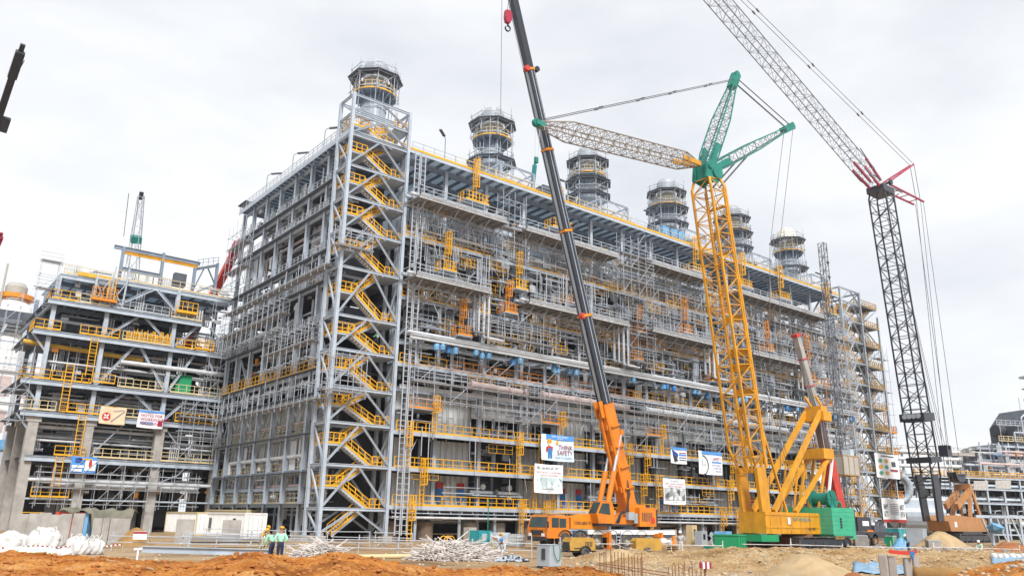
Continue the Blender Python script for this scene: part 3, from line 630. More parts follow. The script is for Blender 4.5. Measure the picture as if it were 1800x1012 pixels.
# ---------------------------------------------------------------- roof stacks
def make_stack(label, variant, loc):
    t = thing('exhaust_stack', label, 'chimney stack', loc, 0, 'round exhaust stacks along the roof')
    q = MB(); q.lathe([(0,0),(1.72,0),(1.72,3.2),(1.55,3.8),(1.55,9.2)], n=28); q.build('shell', M['stack'], t, smooth=False)
    q = MB()
    for z in (4.6, 6.4, 8.4): q.lathe([(1.56,z),(1.68,z+.02),(1.68,z+.14),(1.56,z+.16)], n=28)
    for k in range(12): a = k*math.pi/6; q.bar((1.56*math.cos(a),1.56*math.sin(a),3.9), (1.56*math.cos(a),1.56*math.sin(a),9.0), .07)
    q.build('stiffener', M['stack'], t)
    q = MB(); q.lathe([(1.5,10.45),(1.5,12.6)], n=28); q.lathe([(1.5,12.6),(1.66,12.62),(1.66,12.8),(1.5,12.82)], n=28); q.build('upper_band', M['stackb'], t)
    # ring platform with gusset plates underneath
    q = MB(); q.lathe([(1.5,10.2),(2.85,10.35),(2.85,10.45),(1.5,10.45),(1.5,10.2)], n=28); q.lathe([(1.56,9.0),(1.62,9.0),(1.62,10.2)], n=28)
    for k in range(14):
        a = 2*math.pi*k/14; c, s_ = math.cos(a), math.sin(a); w = np.array([-s_, c, 0])*.03
        P = [V(c*1.55,s_*1.55,9.1), V(c*1.55,s_*1.55,10.2), V(c*2.8,s_*2.8,10.33), V(c*2.8,s_*2.8,10.1)]
        q.raw([p-w for p in P]+[p+w for p in P], [[0,1,2,3],[7,6,5,4],[0,4,5,1],[1,5,6,2],[2,6,7,3],[3,7,4,0]])
    q.build('ring_platform', M['steel'], t)
    q = MB(); q.lathe([(2.86,10.4),(2.89,10.4),(2.89,10.58),(2.86,10.58)], n=28); q.build('toe_ring', M['yellow'], t)
    q = MB()
    for k in range(20):
        a = 2*math.pi*k/20; b = a+math.pi/10; q.bar((2.8*math.cos(a),2.8*math.sin(a),10.45), (2.8*math.cos(a),2.8*math.sin(a),11.55), .05)
        for z in (11.0, 11.55): q.bar((2.8*math.cos(a),2.8*math.sin(a),z), (2.8*math.cos(b),2.8*math.sin(b),z), .05)
    q.build('ring_rail', M['cream'], t)
    q = MB(); q.lathe([(1.52,12.82),(1.62,12.9),(1.66,14.75),(1.62,14.95),(1.35,15.45),(.8,15.8),(0,15.95)], n=28); q.build('cap', M['caps'] if variant != 'cover' else M['cover'], t)
    if variant == 'cover':
        q = MB(); Rk = random.Random(3); v = []; 
        for z, r in ((12.9,2.3),(13.6,2.25),(14.5,1.9),(15.2,1.2),(15.5,.2)):
            for k in range(18): a = 2*math.pi*k/18; v.append(((r+Rk.uniform(-.12,.12))*math.cos(a),(r+Rk.uniform(-.12,.12))*math.sin(a),z+Rk.uniform(-.15,.15)-(1.1*(k%5==0) if z == 12.9 else 0)))
        q.raw(v, [[j*18+k, j*18+(k+1)%18, (j+1)*18+(k+1)%18, (j+1)*18+k] for j in range(4) for k in range(18)]+[list(range(72,90))]); q.build('cover_sheet', M['cover'], t)
    if variant == 'torn': q = MB(); q.raw([(-1.2,-.9,15.3),(-.2,-1.35,15.3),(.6,-.3,15.95),(-.5,.2,15.95)], [[0,1,2,3]]); q.raw([(-1.2,-.9,15.34),(-.2,-1.35,15.34),(.6,-.3,15.99),(-.5,.2,15.99)], [[0,1,2,3]]); q.build('open_hatch', M['black'], t)
    # octagonal scaffolds round the stack
    Rk = random.Random(hash(label) % 1000 if False else len(label))
    def octa(z0, z1, r, zp, name):
        up = MB(); pl = MB()
        for k in range(8):
            a = (k+.5)*math.pi/4; b = (k+1.5)*math.pi/4
            for rr in (r, r-.95):
                p, q2 = V(rr*math.cos(a),rr*math.sin(a),0), V(rr*math.cos(b),rr*math.sin(b),0)
                if rr == r or k % 2: up.bar(p+V(0,0,z0+Rk.uniform(-.4,.4)), p+V(0,0,z1+Rk.uniform(-.2,.9)), .07)
                d = (q2-p)/np.linalg.norm(q2-p)
                for z in (zp-.1, zp+.55, zp+1.1, z0+.5):
                    if rr < r and z > zp: continue
                    up.bar(p-d*Rk.uniform(.1,.6)+V(0,0,z), q2+d*Rk.uniform(.1,.6)+V(0,0,z), .065)
            up.bar(V((r-1)*math.cos(a),(r-1)*math.sin(a),zp-.15), V((r+.4)*math.cos(a),(r+.4)*math.sin(a),zp-.15), .07)
            if k % 2: up.bar(V(r*math.cos(a),r*math.sin(a),z0), V(r*math.cos(b),r*math.sin(b),zp), .06)
            pl.raw([V(rr*math.cos(t),rr*math.sin(t),z) for z in (zp-.05,zp+.03) for rr, t in ((r+.5,a),(r+.5,b),(r-1.2,b),(r-1.2,a))], BOXF.tolist())
        up.build(name, M['scaff'], t, kind='stuff'); pl.build('scaffold_boards', M['mid'], t)
    octa(10.3, 14.4, 3.15, 12.95, 'scaffold_tubes')
    pq = MB()
    for k in range(16):
        a = k*math.pi/8+Rk.uniform(-.1,.1); r_ = Rk.uniform(2.0,3.3); pq.bar((r_*math.cos(a),r_*math.sin(a),Rk.uniform(0,5)), (r_*math.cos(a),r_*math.sin(a),Rk.uniform(11,15.5)), .06)
    for k in range(14):
        a = Rk.uniform(0,6.28); z = Rk.uniform(1,12); pq.bar((3.3*math.cos(a),3.3*math.sin(a),z), (3.3*math.cos(a+.9),3.3*math.sin(a+.9),z+Rk.uniform(-.1,1.8)), .055)
    pq.build('loose_tubes', M['scaff'], t, kind='stuff')
    if variant != 'plain': octa(3.5, 8.6, 3.3, 7.0, 'scaffold_tubes')
    if variant == 's': octa(7.6, 11.6, 3.4, 9.4 if len(label) % 2 else 9.9, 'scaffold_tubes')
    if len(label) % 3 == 0: octa(1.0, 5.0, 3.7, 3.6, 'scaffold_tubes')
    return t
STX = [7.2, 26.6, 45.9, 65.0, 83.6, 102.0]
for i, x in enumerate(STX):
    lab = ['exhaust stack rising behind the top of the near stair tower', 'exhaust stack marked 30 with a black open hatch on its cap', 'exhaust stack just right of the black telescopic boom', 'exhaust stack just left of the yellow crane mast',
           'exhaust stack half hidden behind the yellow crane mast', 'exhaust stack with a cream cover sheet draped over its cap'][i]
    t = make_stack(lab, ['plain', 'torn', 's', 's', 's', 'cover'][i], (x, 9.0, ROOF))
    if i == 1:
        for k, ch in enumerate('30'):
            a = math.radians(-96+k*34); text_mesh('stack_number', ch, 1.75, M['black'], t, (1.62*math.cos(a), 1.62*math.sin(a), 7.7), (math.pi/2, 0, a+math.pi/2), .02, 'CENTER')
# ---------------------------------------------------------------- cantilever pipe platforms on the long face
def pipe_platform(x0, x1, z, label, drop=None):
    t = thing('pipe_platform', label, 'platform', (x0, -3.1, z), 0, 'cantilever pipe platforms on the long face'); L_ = x1-x0
    q = MB(); q.box(0, 0, -.3, L_, 3.0, -.2)
    i = .6
    while i < L_: q.box(i-.05, .02, -.5, i+.05, 3.2, -.305); i += 1.2
    q.build('deck', M['plank'], t)
    q = MB(); q.hsec((0,.05,-.25), (L_,.05,-.25), .16, .4, .04); q.hsec((0,2.9,-.45), (L_,2.9,-.45), .16, .4, .04); q.build('edge_beam', M['pipe'], t)
    for k, (y, zz, r) in enumerate(((.5,.25,.15),(1.0,.2,.2),(1.6,.3,.16),(2.2,.25,.22))):
        q = MB(); a = -.6 if k % 2 else .5; q.tube((a,y,zz), (L_-.3*k,y,zz), r, 10)
        if drop and k < 4:
            q.tube((L_-.3*k-.02,y,zz), (L_-.3*k-.02,y,zz-drop+.25*k), r*.85, 10); q.tube((L_-.3*k,y,zz-drop+.25*k), (L_-.3*k+2.2,y,zz-drop+.25*k), r*.85, 10)
        q.build('pipe', M['pipe'] if k < 3 else M['galv'], t)
    q = MB(); railing(q, (0,.0,-.2), (L_,.0,-.2), 1.9, 1.25, .065, False, 2); railing(q, (0,.0,-.2), (0,3.0,-.2), 1.5, 1.25, .065, False); railing(q, (L_,.0,-.2), (L_,3.0,-.2), 1.5, 1.25, .065, False); q.build('guard_rail', M['scaff'], t)
    i = 1.0; Rk = random.Random(int(x0))
    while i < L_:
        q = MB(); q.bar((i,.3,-.5), (i+Rk.uniform(-.3,.6),4.2,-3.0), .09); q.bar((i,1.8,-.5), (i,4.2,-2.0), .07); q.build('strut', M['scaff'], t); i += 2.3
for a, b, z, l, d in ((7.6,20.4,37.4,'upper pipe platform on the long face right beside the near stair tower',None),(23.4,40.3,37.3,'upper pipe platform passing behind the black telescopic boom',None),(45.6,60.5,38.0,'upper pipe platform left of the yellow crane mast',None),(67.5,93.5,37.6,'longest upper pipe platform, right of the yellow crane mast',None),
                   (7.7,18.2,28.0,'lower pipe platform on the long face right beside the near stair tower',6.0),(24.0,41.9,27.9,'lower pipe platform passing behind the black telescopic boom',6.0),(46.5,61.5,28.0,'lower pipe platform left of the yellow crane mast',5.5),(70.0,86.5,28.1,'lower pipe platform right of the yellow crane mast',5.0)):
    pipe_platform(a, b, z, l, d)
# ---------------------------------------------------------------- scaffolds standing on and hung from the faces
def scaf_thing(label, x0, x1, z0, z1, y, rz=0, loc=(0,0,0), **k):
    t = thing('scaffold', label, 'scaffold', loc, rz, 'tube scaffolds on the building faces'); scaffold(x0, x1, z0, z1, y, t, **k); return t
SC = [(9.3,27,14.2,18.0,-1.9,(1,),'tube scaffold under the orange railed floor beside the near stair tower'),(27.6,45.6,14.2,18.0,-1.9,(1,),'tube scaffold under the orange railed floor behind the telescopic boom'),(46.4,64.5,14.2,18.0,-1.9,(1,),'tube scaffold under the middle floor left of the yellow mast'),(65.2,83.4,14.2,18.0,-1.9,(1,),'tube scaffold under the middle floor behind the yellow mast'),(84,101,14.2,18,-1.9,(0,),'tube scaffold under the middle floor near the far stair tower'),
      (10,22,33.8,37.6,-.9,(),'tall scaffold hung below the first upper pipe platform'),(16.6,29.0,22.6,25.6,-2.4,(0,),'scaffold with rusty boards between two lower pipe platforms'),(26,43,33.8,37.6,-.9,(),'tall scaffold hung below the upper platform behind the boom'),(47,62,29,37.5,-1.0,(1,3),'dense scaffold below the upper platform left of the yellow mast'),(42.2,47.5,22.8,31.5,-2.6,(0,2,3),'narrow scaffold tower between the lower pipe platforms'),(64,76,22.8,36.5,-1.2,(1,4),'tall scaffold directly behind the yellow crane mast'),(79,101,29,37,-1.5,(1,3),'wide scaffold below the longest upper platform'),(87,102,19,28.5,-2.2,(1,3),'dense scaffold at the far end above the middle floor'),(62,70,22.8,28,-2.4,(0,2),'scaffold beside the fourth lower pipe platform'),
      (40.5,46.6,32,40.5,-3.4,(1,2,3),'hung scaffold cage between the second and third upper platforms'),(20.3,24,33,41,-2.2,(2,),'hung scaffold cage between the first and second upper platforms'),
      (18.9,27.6,11.2,14.4,-1.3,(1,),'small scaffold over a dark furnace opening above the banner'),(38,47,11.2,14.4,-1.0,(1,),'small scaffold over a dark opening right of the orange crane'),(57,66,11.2,14.5,-1.2,(1,),'small scaffold over a dark opening above the clock banner')]
for i, (a,b,z0,z1,y,pl,l) in enumerate(SC): scaf_thing(l, a, b, z0, z1, y, plank_lifts=pl, seed=i, bay=1.6 if z1-z0 > 5 else 2.1, lift=1.85, brace=.22)
# short face: local x runs along +y of the world
LS = [(1.5,32,13.4,16.2,-.2,(0,),'long scaffold with brown boards along the short face of the building'),(1.5,32.5,27.9,29.2,-.1,(0,),'long scaffold band halfway up the short face'),(3.5,16,18.0,22.0,.2,(1,),'scaffold bay on the short face above the yellow walkway'),(12,32,22.6,26.6,.3,(1,),'scaffold bay on the short face below the halfway band'),
      (27.0,33.2,32,40.5,.25,(1,3),'tall scaffold at the far end of the short face')]
for i, (a,b,z0,z1,y,pl,l) in enumerate(LS):
    scaf_thing(l, a, b, z0, z1, y, math.pi/2, (0,0,0), plank_lifts=pl, seed=40+i, bay=1.7, lift=1.8, brace=.15)
t = scaf_thing('scaffold wrapped round the foot of the near stair tower corner at mid height', -1.2, 3.2, 14.0, 18.2, -1.6, plank_lifts=(0,), seed=77, bay=1.3)
t = scaf_thing('scaffold landing round the stair tower corner high up', -1.0, 3.0, 29.6, 31.6, -1.3, plank_lifts=(0,), seed=78, bay=1.3)
scaf_thing('tube scaffold filling the gap between the long face and the far stair tower', 97.5, 104, 6, 41, -1.6, plank_lifts=(3,8,13), seed=55, bay=1.6, lift=2.2)
scaf_thing('tube scaffold standing inside the slim ladder tower at the far end', 112.2, 118, .5, 38, 1.6, plank_lifts=(2,6,9,14), seed=56, bay=1.5, lift=2.1)
scaf_thing('tube scaffold projecting beyond the outer edge of the slim ladder tower', 118.6, 122, 12, 36, 1.0, plank_lifts=(0,3,7,10), seed=57, bay=1.7, lift=2.2)
# ---------------------------------------------------------------- the lower structure on the left
LB = thing('pipe_rack_building', 'lower open process structure left of the main building, yellow railings and concrete columns', 'building', (0,0,0))
LX = [-21.0, -14.9, -6.4, 1.4]; LY0, LYD = 36.0, [36.0, 44.0, 52.0]
LLV = [3.4, 8.3, 13.5, 17.3, 23.4, 27.4]; LT = 31.5
for y in LYD:
    for i, x in enumerate(LX):
        q = MB(); q.box(x-.55, y-.55, GZ-.05, x+.55, y+.55, 12.9); q.box(x-.8, y-.62, 12.2, x+.8, y+.62, 12.9); q.build('concrete_column', M['concrete'], LB)
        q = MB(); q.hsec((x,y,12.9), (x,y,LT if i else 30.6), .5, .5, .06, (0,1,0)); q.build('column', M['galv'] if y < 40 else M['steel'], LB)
def lfloor(z, x0, x1, y0=35.2, y1=53, over=True, m='deckm'):
    q = MB(); q.box(x0, y0, z-.1, x1, y1, z); q.build('floor_plate', M[m], LB)
    for y in (y0-.02, y0+4, y0+9):
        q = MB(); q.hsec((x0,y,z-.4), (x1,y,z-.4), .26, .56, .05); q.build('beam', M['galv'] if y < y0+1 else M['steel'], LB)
    j = MB(); x = x0+.6
    while x < x1: j.box(x-.08, y0+.2, z-.45, x+.08, y1-.2, z-.105); x += 1.7
    j.build('floor_joist', M['steel'], LB, kind='stuff')
for z, a, b in ((8.3,-21.3,1.6),(13.5,-22.6,1.6),(17.3,-23.2,1.6),(23.4,-22.9,1.6),(27.4,-21.9,-3.0)): lfloor(z, a, b)
lfloor(LT, -14.6, 1.8, 36, 53, m='roofsheet'); lfloor(31.0, -20.9, -14.7, 36, 50, m='roofsheet')
for z, r in ((5.5,.22),(5.9,.1),(3.3,.12),(10.2,.15),(11.0,.12),(11.8,.2),(10.7,.18),(15.4,.15),(20.6,.3),(19.8,.14),(25.2,.2),(12.3,.1)):
    q = MB(); y = 35.6 if z in (5.5, 3.3, 20.6) else 36.8+random.random()*2; a = -20.5 if z != 20.6 else -12.5; q.tube((a,y,z), (1.2,y,z), r, 10); q.build('pipe', M['pipe'] if z > 5 else M['galv'], LB)
q = MB(); q.tube((-23.5,36.9,21.9), (-9.5,36.9,21.4), .3, 14); q.build('yellow_pipe', mat('faded_yellow', (.55,.33,.05), .6, 0, .3, 1.0, (.25,.15,.06), .5, 1.0), LB)
def lbr(a, b, w=.3): q = MB(); q.hsec(a, b, w, w, .05); q.build('brace', M['galv'], LB)
for za, zb in ((13.6,16.9),(17.4,23.0),(23.5,27.0)):
    lbr((LX[1]+.2,35.9,za+.2), ((LX[1]+LX[2])/2-.3,35.9,zb)); lbr((LX[2]-.2,35.9,za+.2), ((LX[1]+LX[2])/2+.3,35.9,zb))
    lbr((LX[2]+.3,35.9,za+.2), (LX[2]+3.2,35.9,zb)); lbr((LX[3]-.3,35.9,za+.2), (LX[3]-3,35.9,zb), .24)
lbr((-14.5,35.9,27.6), (-9.8,35.9,30.9), .36); lbr((-9.2,35.9,30.9), (-5.6,35.9,27.6), .36); lbr((-14.3,35.9,8.5),(-11,35.9,12.6),.14); lbr((-6,35.9,5.5),(-1,35.9,8),.14); lbr((-5.6,35.9,12.5),(-2.5,35.9,9),.14)
for z in (17.3, 23.4, 13.5): lbr((-22.9,35.9,z-.4), (-21.1,35.9,z-2.6), .2)
lbr((-21,36,27.3),(-23.5,42,23.6),.3)
# railings: yellow baskets at the left, paler rails to the right
def lrail(a, b, z, m, y=35.15, sp=1.0): q = MB(); railing(q, (a,y,z), (b,y,z), sp, 1.15, .075); q.build('handrail', M[m], LB)
for a, b, z, m in ((-23.1,-20.2,17.35,'yellow'),(-20,-15.6,17.35,'yellow'),(-15.4,-12.9,17.6,'yellow'),(-12.5,-7,17.35,'cream'),(-6,1.2,17.35,'cream'),(-22.8,-20.0,23.45,'yellow'),(-17.8,-13.2,23.45,'yellow'),(-12.8,-6.8,23.45,'cream'),(-6,-1.0,23.45,'yellow'),(-21.6,-18.6,27.45,'yellow'),(-18.4,-14.9,27.45,'cream'),(-14.5,-7.5,27.45,'scaff'),(-7.2,-3.2,27.45,'cream'),
                   (-18.6,-13.9,13.6,'yellow'),(-13.6,-12.4,13.6,'yellow'),(-4.9,1.2,13.6,'yellow'),(-12.3,-6.9,13.6,'cream'),(-18.3,-14.9,8.4,'yellow'),(-14,-6.9,8.4,'cream'),(-6,1.2,8.4,'cream'),(-20,-16,3.5,'yellow'),(-20.5,-18.2,.6,'yellow'),(-22.5,-19,13.6,'cream')): lrail(a,b,z,m)
for a, b, z in ((-20.6,-14.9,31.05),(-14.4,1.6,31.55)): lrail(a, b, z, 'cream', 35.95, 1.3)
q = MB(); q.box(-19,35.8,31.06,-15.2,35.9,31.5); q.build('toe_board', M['yellow'], LB)
for z in (17.35, 23.45, 27.45): q = MB(); x = -23.1 if z < 20 else (-22.8 if z < 25 else -21.6); railing(q, (x,35.15,z), (x,39,z), 1.0, 1.15, .075); q.build('handrail', M['yellow'], LB)
for x, z0, z1 in ((-18.2,13.6,19.5),(-16.3,17.6,18.0),(-15.9,8.4,13.4),(-17.6,4.6,8.3),(-15.7,23.4,17.6),(-16.0,18.2,23.2),(-15.0,28.4,31.4)):
    if z1 < z0: continue
    q = MB(); ladder(q, (x, 35.0, z0), z1, (0,-1,0), False, .8); q.build('ladder', M['yellow'], LB)
q = MB(); railing(q, (-17.2,35.0,28.2), (-14.2,35.0,28.2), .45, 1.6, .08); q.box(-17.2,34.6,28.0,-14.2,36,28.15); q.build('basket', M['oryellow'], LB)
q = MB(); railing(q, (-6.6,35.0,28.4), (-3.9,35.0,28.4), .6, 1.4, .08); q.box(-6.6,34.8,28.2,-3.9,36,28.35); q.build('basket', M['yellow'], LB)
q = MB(); railing(q, (-3.6,34.9,23.6+.0), (-1.2,34.9,23.6), .6, 1.3, .08); q.build('basket', M['yellow'], LB)
# stair trestle between the two roofs
for xa, xb in ((-17.0,-15.4),(-15.0,-13.4)):
    q = MB()
    for x in (xa, xb): q.bar((x,35.4,27.4), (x+.2,35.4,31.4 if xa < -16 else 33), .2)
    q.bar((xa,35.4,27.6), (xb,35.4,30.8), .1); q.bar((xb,35.4,27.6), (xa,35.4,30.8), .1); q.bar((xa,35.4,31), (xb+.2,35.4,31), .16); q.build('trestle', M['galv'], LB)
# equipment and small pipework inside
for i in range(26):
    z = random.choice(LLV[1:5]+[3.4, .2]); x = random.uniform(-20, -1); y = random.uniform(39, 50); q = MB(); w = random.uniform(1.2, 4)
    if i % 3 == 0: q.lathe([(0,0),(.8,.2),(1.0,.5),(1.0,w+1.5),(.8,w+1.8),(0,w+2)], (x,y,z+1.5), 14, 0)
    else: q.box(x, y, z, x+w, y+2.5, z+random.uniform(1.2, 3.6))
    q.build('process_vessel' if i % 3 == 0 else 'equipment_box', M['mid'] if i % 2 else M['dark'], LB)
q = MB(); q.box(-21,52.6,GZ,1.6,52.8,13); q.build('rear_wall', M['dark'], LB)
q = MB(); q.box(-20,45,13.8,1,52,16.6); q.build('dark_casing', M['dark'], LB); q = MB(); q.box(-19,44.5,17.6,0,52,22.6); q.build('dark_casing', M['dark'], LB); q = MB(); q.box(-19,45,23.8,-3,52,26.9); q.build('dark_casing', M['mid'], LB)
q = MB(); q.box(-5.1,36.2,17.35,-3.1,38,20.0); q.build('green_cabinet', M['green'], LB)
_pb = PB; PB = LB
for i, (z0, z1) in enumerate(((3.5,7.6),(8.4,12.6),(13.6,16.6),(17.4,22.6),(23.5,26.8),(27.5,30.6))): clutter(-20.5, 1, z0, z1, 36.6, 42, 300+i, 0, 2, 70 if i in (1,2,3) else 45); 
clutter(-20.5, -14.8, 31.4, 32.6, 37, 40, 320, 0, 0, 14); clutter(-14, 1, 31.9, 33.2, 37, 42, 321, 0, 1, 16)
PB = _pb
q = MB()
for i in range(40): x = -12.3+i*.14+random.random()*.06; q.bar((x,35.6,23.6), (x,35.6,24.6+random.random()*.7), .09)
q.build('upright_tubes', M['yellow'], LB, kind='stuff')
# travelling beam frame on the roof
GF = thing('gantry_frame', 'roof gantry of grey posts carrying a long yellow lifting beam', 'gantry', (0,0,0))
for x, zt in ((-14.1,36.1),(-9.0,36.4),(-4.6,35.2),(-.9,37.2)):
    q = MB(); y = 36.3 if x < -1 else 38.5; q.hsec((x,y,LT), (x,y,zt), .38, .38, .06, (0,1,0)); q.build('post', M['steel'], GF)
q = MB(); q.hsec((-15.3,36.3,35.9), (-4.0,36.3,35.9), .3, .5, .06); q.build('grey_beam', M['steel'], GF)
q = MB(); q.hsec((-13.9,36.25,35.35), (-4.3,36.25,35.4), .3, .36, .06); q.build('lifting_beam', M['yellow'], GF)
q = MB(); q.hsec((-14.1,36.3,33.1), (-9,36.3,33.1), .3, .5, .06); q.build('grey_beam', M['steel'], GF)
q = MB(); q.bar((-4.6,36.3,35.0), (-.9,38.5,36.9), .3, .4); railing(q, (-4.4,36.1,35.4), (-.9,38.3,37.1), 1.2, 1.0, .07, False); q.bar((-4.3,36.3,LT+.1), (-.9,38.5,34), .18); q.bar((-2.6,37.3,35.9), (-.9,38.5,33.9), .16); q.bar((-4.6,36.3,31.7), (-3.2,37.1,35.5), .14); q.build('end_bracket', M['steel'], GF)
q = MB(); q.box(-7.2,36.2,32.2,-5.6,37.2,34.0); tag(q.build('roof_cabinet', M['mid']), 'dark grey cabinet on the lower roof under the lifting beam', 'cabinet')
for nm, lab, a in (('scaffold','tube scaffold climbing the right end of the lower left structure',(-4.2,1.6,8.6,17,34.0)),('scaffold','tube scaffold on the left corner of the lower left structure near its roof',(-23.2,-21.2,26.5,32.0,35.4)),('scaffold','low tube scaffold in front of the ground floor of the left structure',(-19.5,-1,2.6,7.0,34.6)),('scaffold','dense tube scaffold on the far left edge of the left structure',(-26.5,-22.2,12.0,20.5,35.0)),('scaffold','tube scaffold in the gap between the two structures',(-1.5,1.7,17.6,30.5,34.9))):
    scaf_thing(lab, a[0], a[1], a[2], a[3], a[4], plank_lifts=(1,3), seed=int(a[0]*3)+99, bay=1.5, lift=1.8)
# ---------------------------------------------------------------- far plant at the left edge
FV = thing('column_vessel', 'pale domed process column at the far left edge with orange platform', 'process column', tuple(at(-52,915,150)*V(1,1,0)+V(0,0,GZ)))
q = MB(); q.lathe([(3.6,0),(3.6,40.5),(3.3,42),(2.4,43.1),(1.2,43.6)], n=28); q.build('shell', M['white'], FV)
q = MB(); q.lathe([(1.2,43.5),(1.2,44.2),(2.0,44.4),(2.0,46.0),(1.5,46.8),(0,47.1)], n=20); q.build('head_box', M['stackb'], FV)
q = MB(); q.lathe([(2.0,43.4),(3.4,43.4),(3.4,44.3),(3.3,44.3),(3.3,43.5),(2.0,43.5)], n=20); q.build('orange_platform', M['oryellow'], FV)
q = MB(); q.tube((-2.6,-2.6,41), (-2.6,-2.6,50), .2, 8)
for z in (6, 12, 18, 24, 30, 36): q.lathe([(3.6,z),(4.4,z),(4.4,z+.15),(3.6,z+.15)], n=20)
q.build('stiffener', M['stackb'], FV)
FB = thing('plant_block', 'pale far plant block at the left edge with a dark overhanging deck', 'building', tuple(at(-10,915,135)*V(1,1,0)+V(0,0,GZ)))
q = MB(); q.box(-9,0,0,4.2,9,28); q.build('wall', M['white'], FB)
q = MB(); q.prism([(-9,33.6),(9.5,35.4),(9.5,36.6),(-9,36.6)], -1, 8, 1); q.build('overhanging_deck', M['mid'], FB)
q = MB()
for x in (-7,-1,4): q.bar((x,-1,24), (x+3,-1,34), .4); q.bar((x,-1,0), (x,-1,33.8), .5)
for z in (20, 27, 31): q.bar((-9,-1.2,z), (7,-1.2,z), .3)
q.build('frame', M['galv'], FB)
for i in range(4):
    for k in range(3):
        q = MB(); q.box(-7+k*3.6,-.12,3+i*6.2,-5+k*3.6,-.02,6.4+i*6.2); w_ = q.build('window', M['pinkpipe'] if i else M['blue'], FB)
q = MB(); q.box(-8.5,-1.6,12.3,5,-1.3,14.0); q.build('blue_sheet', M['ltblue'], FB)
q = MB(); q.box(2,-1.5,20.6,6,-1.2,21.4); q.build('orange_rail', M['orange'], FB)
scaf_thing('tangle of scaffold tubes below the dark overhanging deck at the left edge', -31, -23.5, 20, 29, 45, plank_lifts=(2,), seed=5, bay=1.6, lift=1.9)
# ---------------------------------------------------------------- cranes
def lattice(parent, p0, p1, w, h, bays, side, m, cr=.09, lr=.045, e0=1.0, e1=1.0, t0=.0, t1=.0, name='boom_section', ml=None):
    """four chords with zigzag lacing; e0, e1: size factors at the ends, t0, t1: share of the length over which it tapers"""
    p0 = V(*p0); p1 = V(*p1); d = p1-p0; L_ = np.linalg.norm(d); dn = d/L_; s_ = V(*side); s_ = s_-dn*(dn@s_); s_ /= np.linalg.norm(s_); n_ = np.cross(dn, s_)
    us = [0.0]
    if t0: us += [t0]
    if t1: us += [1-t1]
    us += [1.0]
    def k(u):
        if t0 and u < t0: return e0+(1-e0)*u/t0
        if t1 and u > 1-t1: return e1+(1-e1)*(1-u)/t1
        return 1.0
    def P(u, i): a, b = ((-1,-1),(1,-1),(1,1),(-1,1))[i % 4]; return p0+d*u+(s_*a*w/2+n_*b*h/2)*k(u)
    for i in range(4):
        q = MB()
        for j in range(len(us)-1): q.bar(P(us[j],i), P(us[j+1],i), cr*2)
        q.build('chord', m, parent)
    q = MB()
    for b in range(bays):
        u0, u1 = b/bays, (b+1)/bays
        for i in range(4):
            q.bar(P(u0,i), P(u0,i+1), lr*2)
            if (b+i) % 2: q.bar(P(u0,i), P(u1,i+1), lr*2)
            else: q.bar(P(u0,i+1), P(u1,i), lr*2)
    for i in range(4): q.bar(P(1,i), P(1,i+1), lr*2)
    q.build('lacing', ml or m, parent, kind='stuff')
    return P
def rope(parent, a, b, r=.035, m='rope', name='rope', n=5): q = MB(); q.tube(a, b, r, n); q.build(name, M[m], parent)
def sheave(mb, c, r, w, axis=1): mb.lathe([(.08,-w/2),(r,-w/2),(r*.9,-w/5),(r*.9,w/5),(r,w/2),(.08,w/2)], c, 16, axis)
def wheel(parent, c, r, w, hub=None, axis=1):
    q = MB(); q.lathe([(r*.52,-w/2),(r*.9,-w/2),(r,-w*.32),(r,w*.32),(r*.9,w/2),(r*.52,w/2)], c, 22, axis)
    for k in range(22):
        a = 2*math.pi*k/22; dx, dz = math.cos(a)*r, math.sin(a)*r; p = V(*c)
        q.bar(p+V(dx,-w*.42,dz), p+V(dx,w*.42,dz), .05, .06, (dx,0,dz))
    o = q.build('tyre', M['rubber'], parent)
    q = MB(); q.lathe([(0,-w*.30),(r*.2,-w*.34),(r*.24,-w*.16),(r*.44,-w*.1),(r*.52,-w*.48),(r*.55,-w*.48),(r*.55,w*.48),(r*.52,w*.48),(r*.44,w*.1),(0,w*.1)], c, 22, axis); q.build('rim', M[hub or 'mid'], o)
# ---- telescopic mobile crane. local frame: world axes, root on the ground below the boom pivot
CY = -20.5
TC = thing('mobile_crane', 'orange telescopic truck crane with a long black boom raised in front of the building', 'crane', (21.0, CY, GZ))
def tl(x, y, z): return (x-21.0, y, z-GZ)
q = MB(); q.box(-10.1,-1.15,1.0,6.2,1.15,1.55); q.box(-10.1,-1.2,1.56,6.4,1.2,1.72); q.build('chassis', M['stack'], TC)
q = MB(); q.box(-5.5,-1.38,1.3,6.3,-1.22,1.68); q.box(-5.5,1.22,1.3,6.3,1.38,1.68); q.build('side_rail', M['white'], TC)
WX = [-8.6, -6.2, -4.35, -2.4, -.6, 1.2, 3.0]
for x in (-8.2, -6.4, -4.3, -2.35, -.4, 1.5):
    for s_ in (-1, 1): wheel(TC, (x, s_*1.12, .72), .72, .46, 'concrete')
for x in (-8.2, -6.4, -4.3, -2.35, -.4, 1.5):
    q = MB(); q.lathe([(.86,-.3),(.92,-.3),(.92,.3),(.86,.3)], (x,-1.08,.74), 14, 1, math.radians(25), math.radians(155)); q.build('mudguard', M['black'], TC)
for x in (-3.4, 3.6):
    q = MB(); q.box(x-.3,-1.9,1.05,x+.3,1.9,1.4); 
    for s_ in (-1,1): q.box(x-.16,s_*1.9-.16,.1,x+.16,s_*1.9+.16,1.5); q.box(x-.4,s_*1.9-.4,0,x+.4,s_*1.9+.4,.1)
    q.build('outrigger', M['orange'], TC)
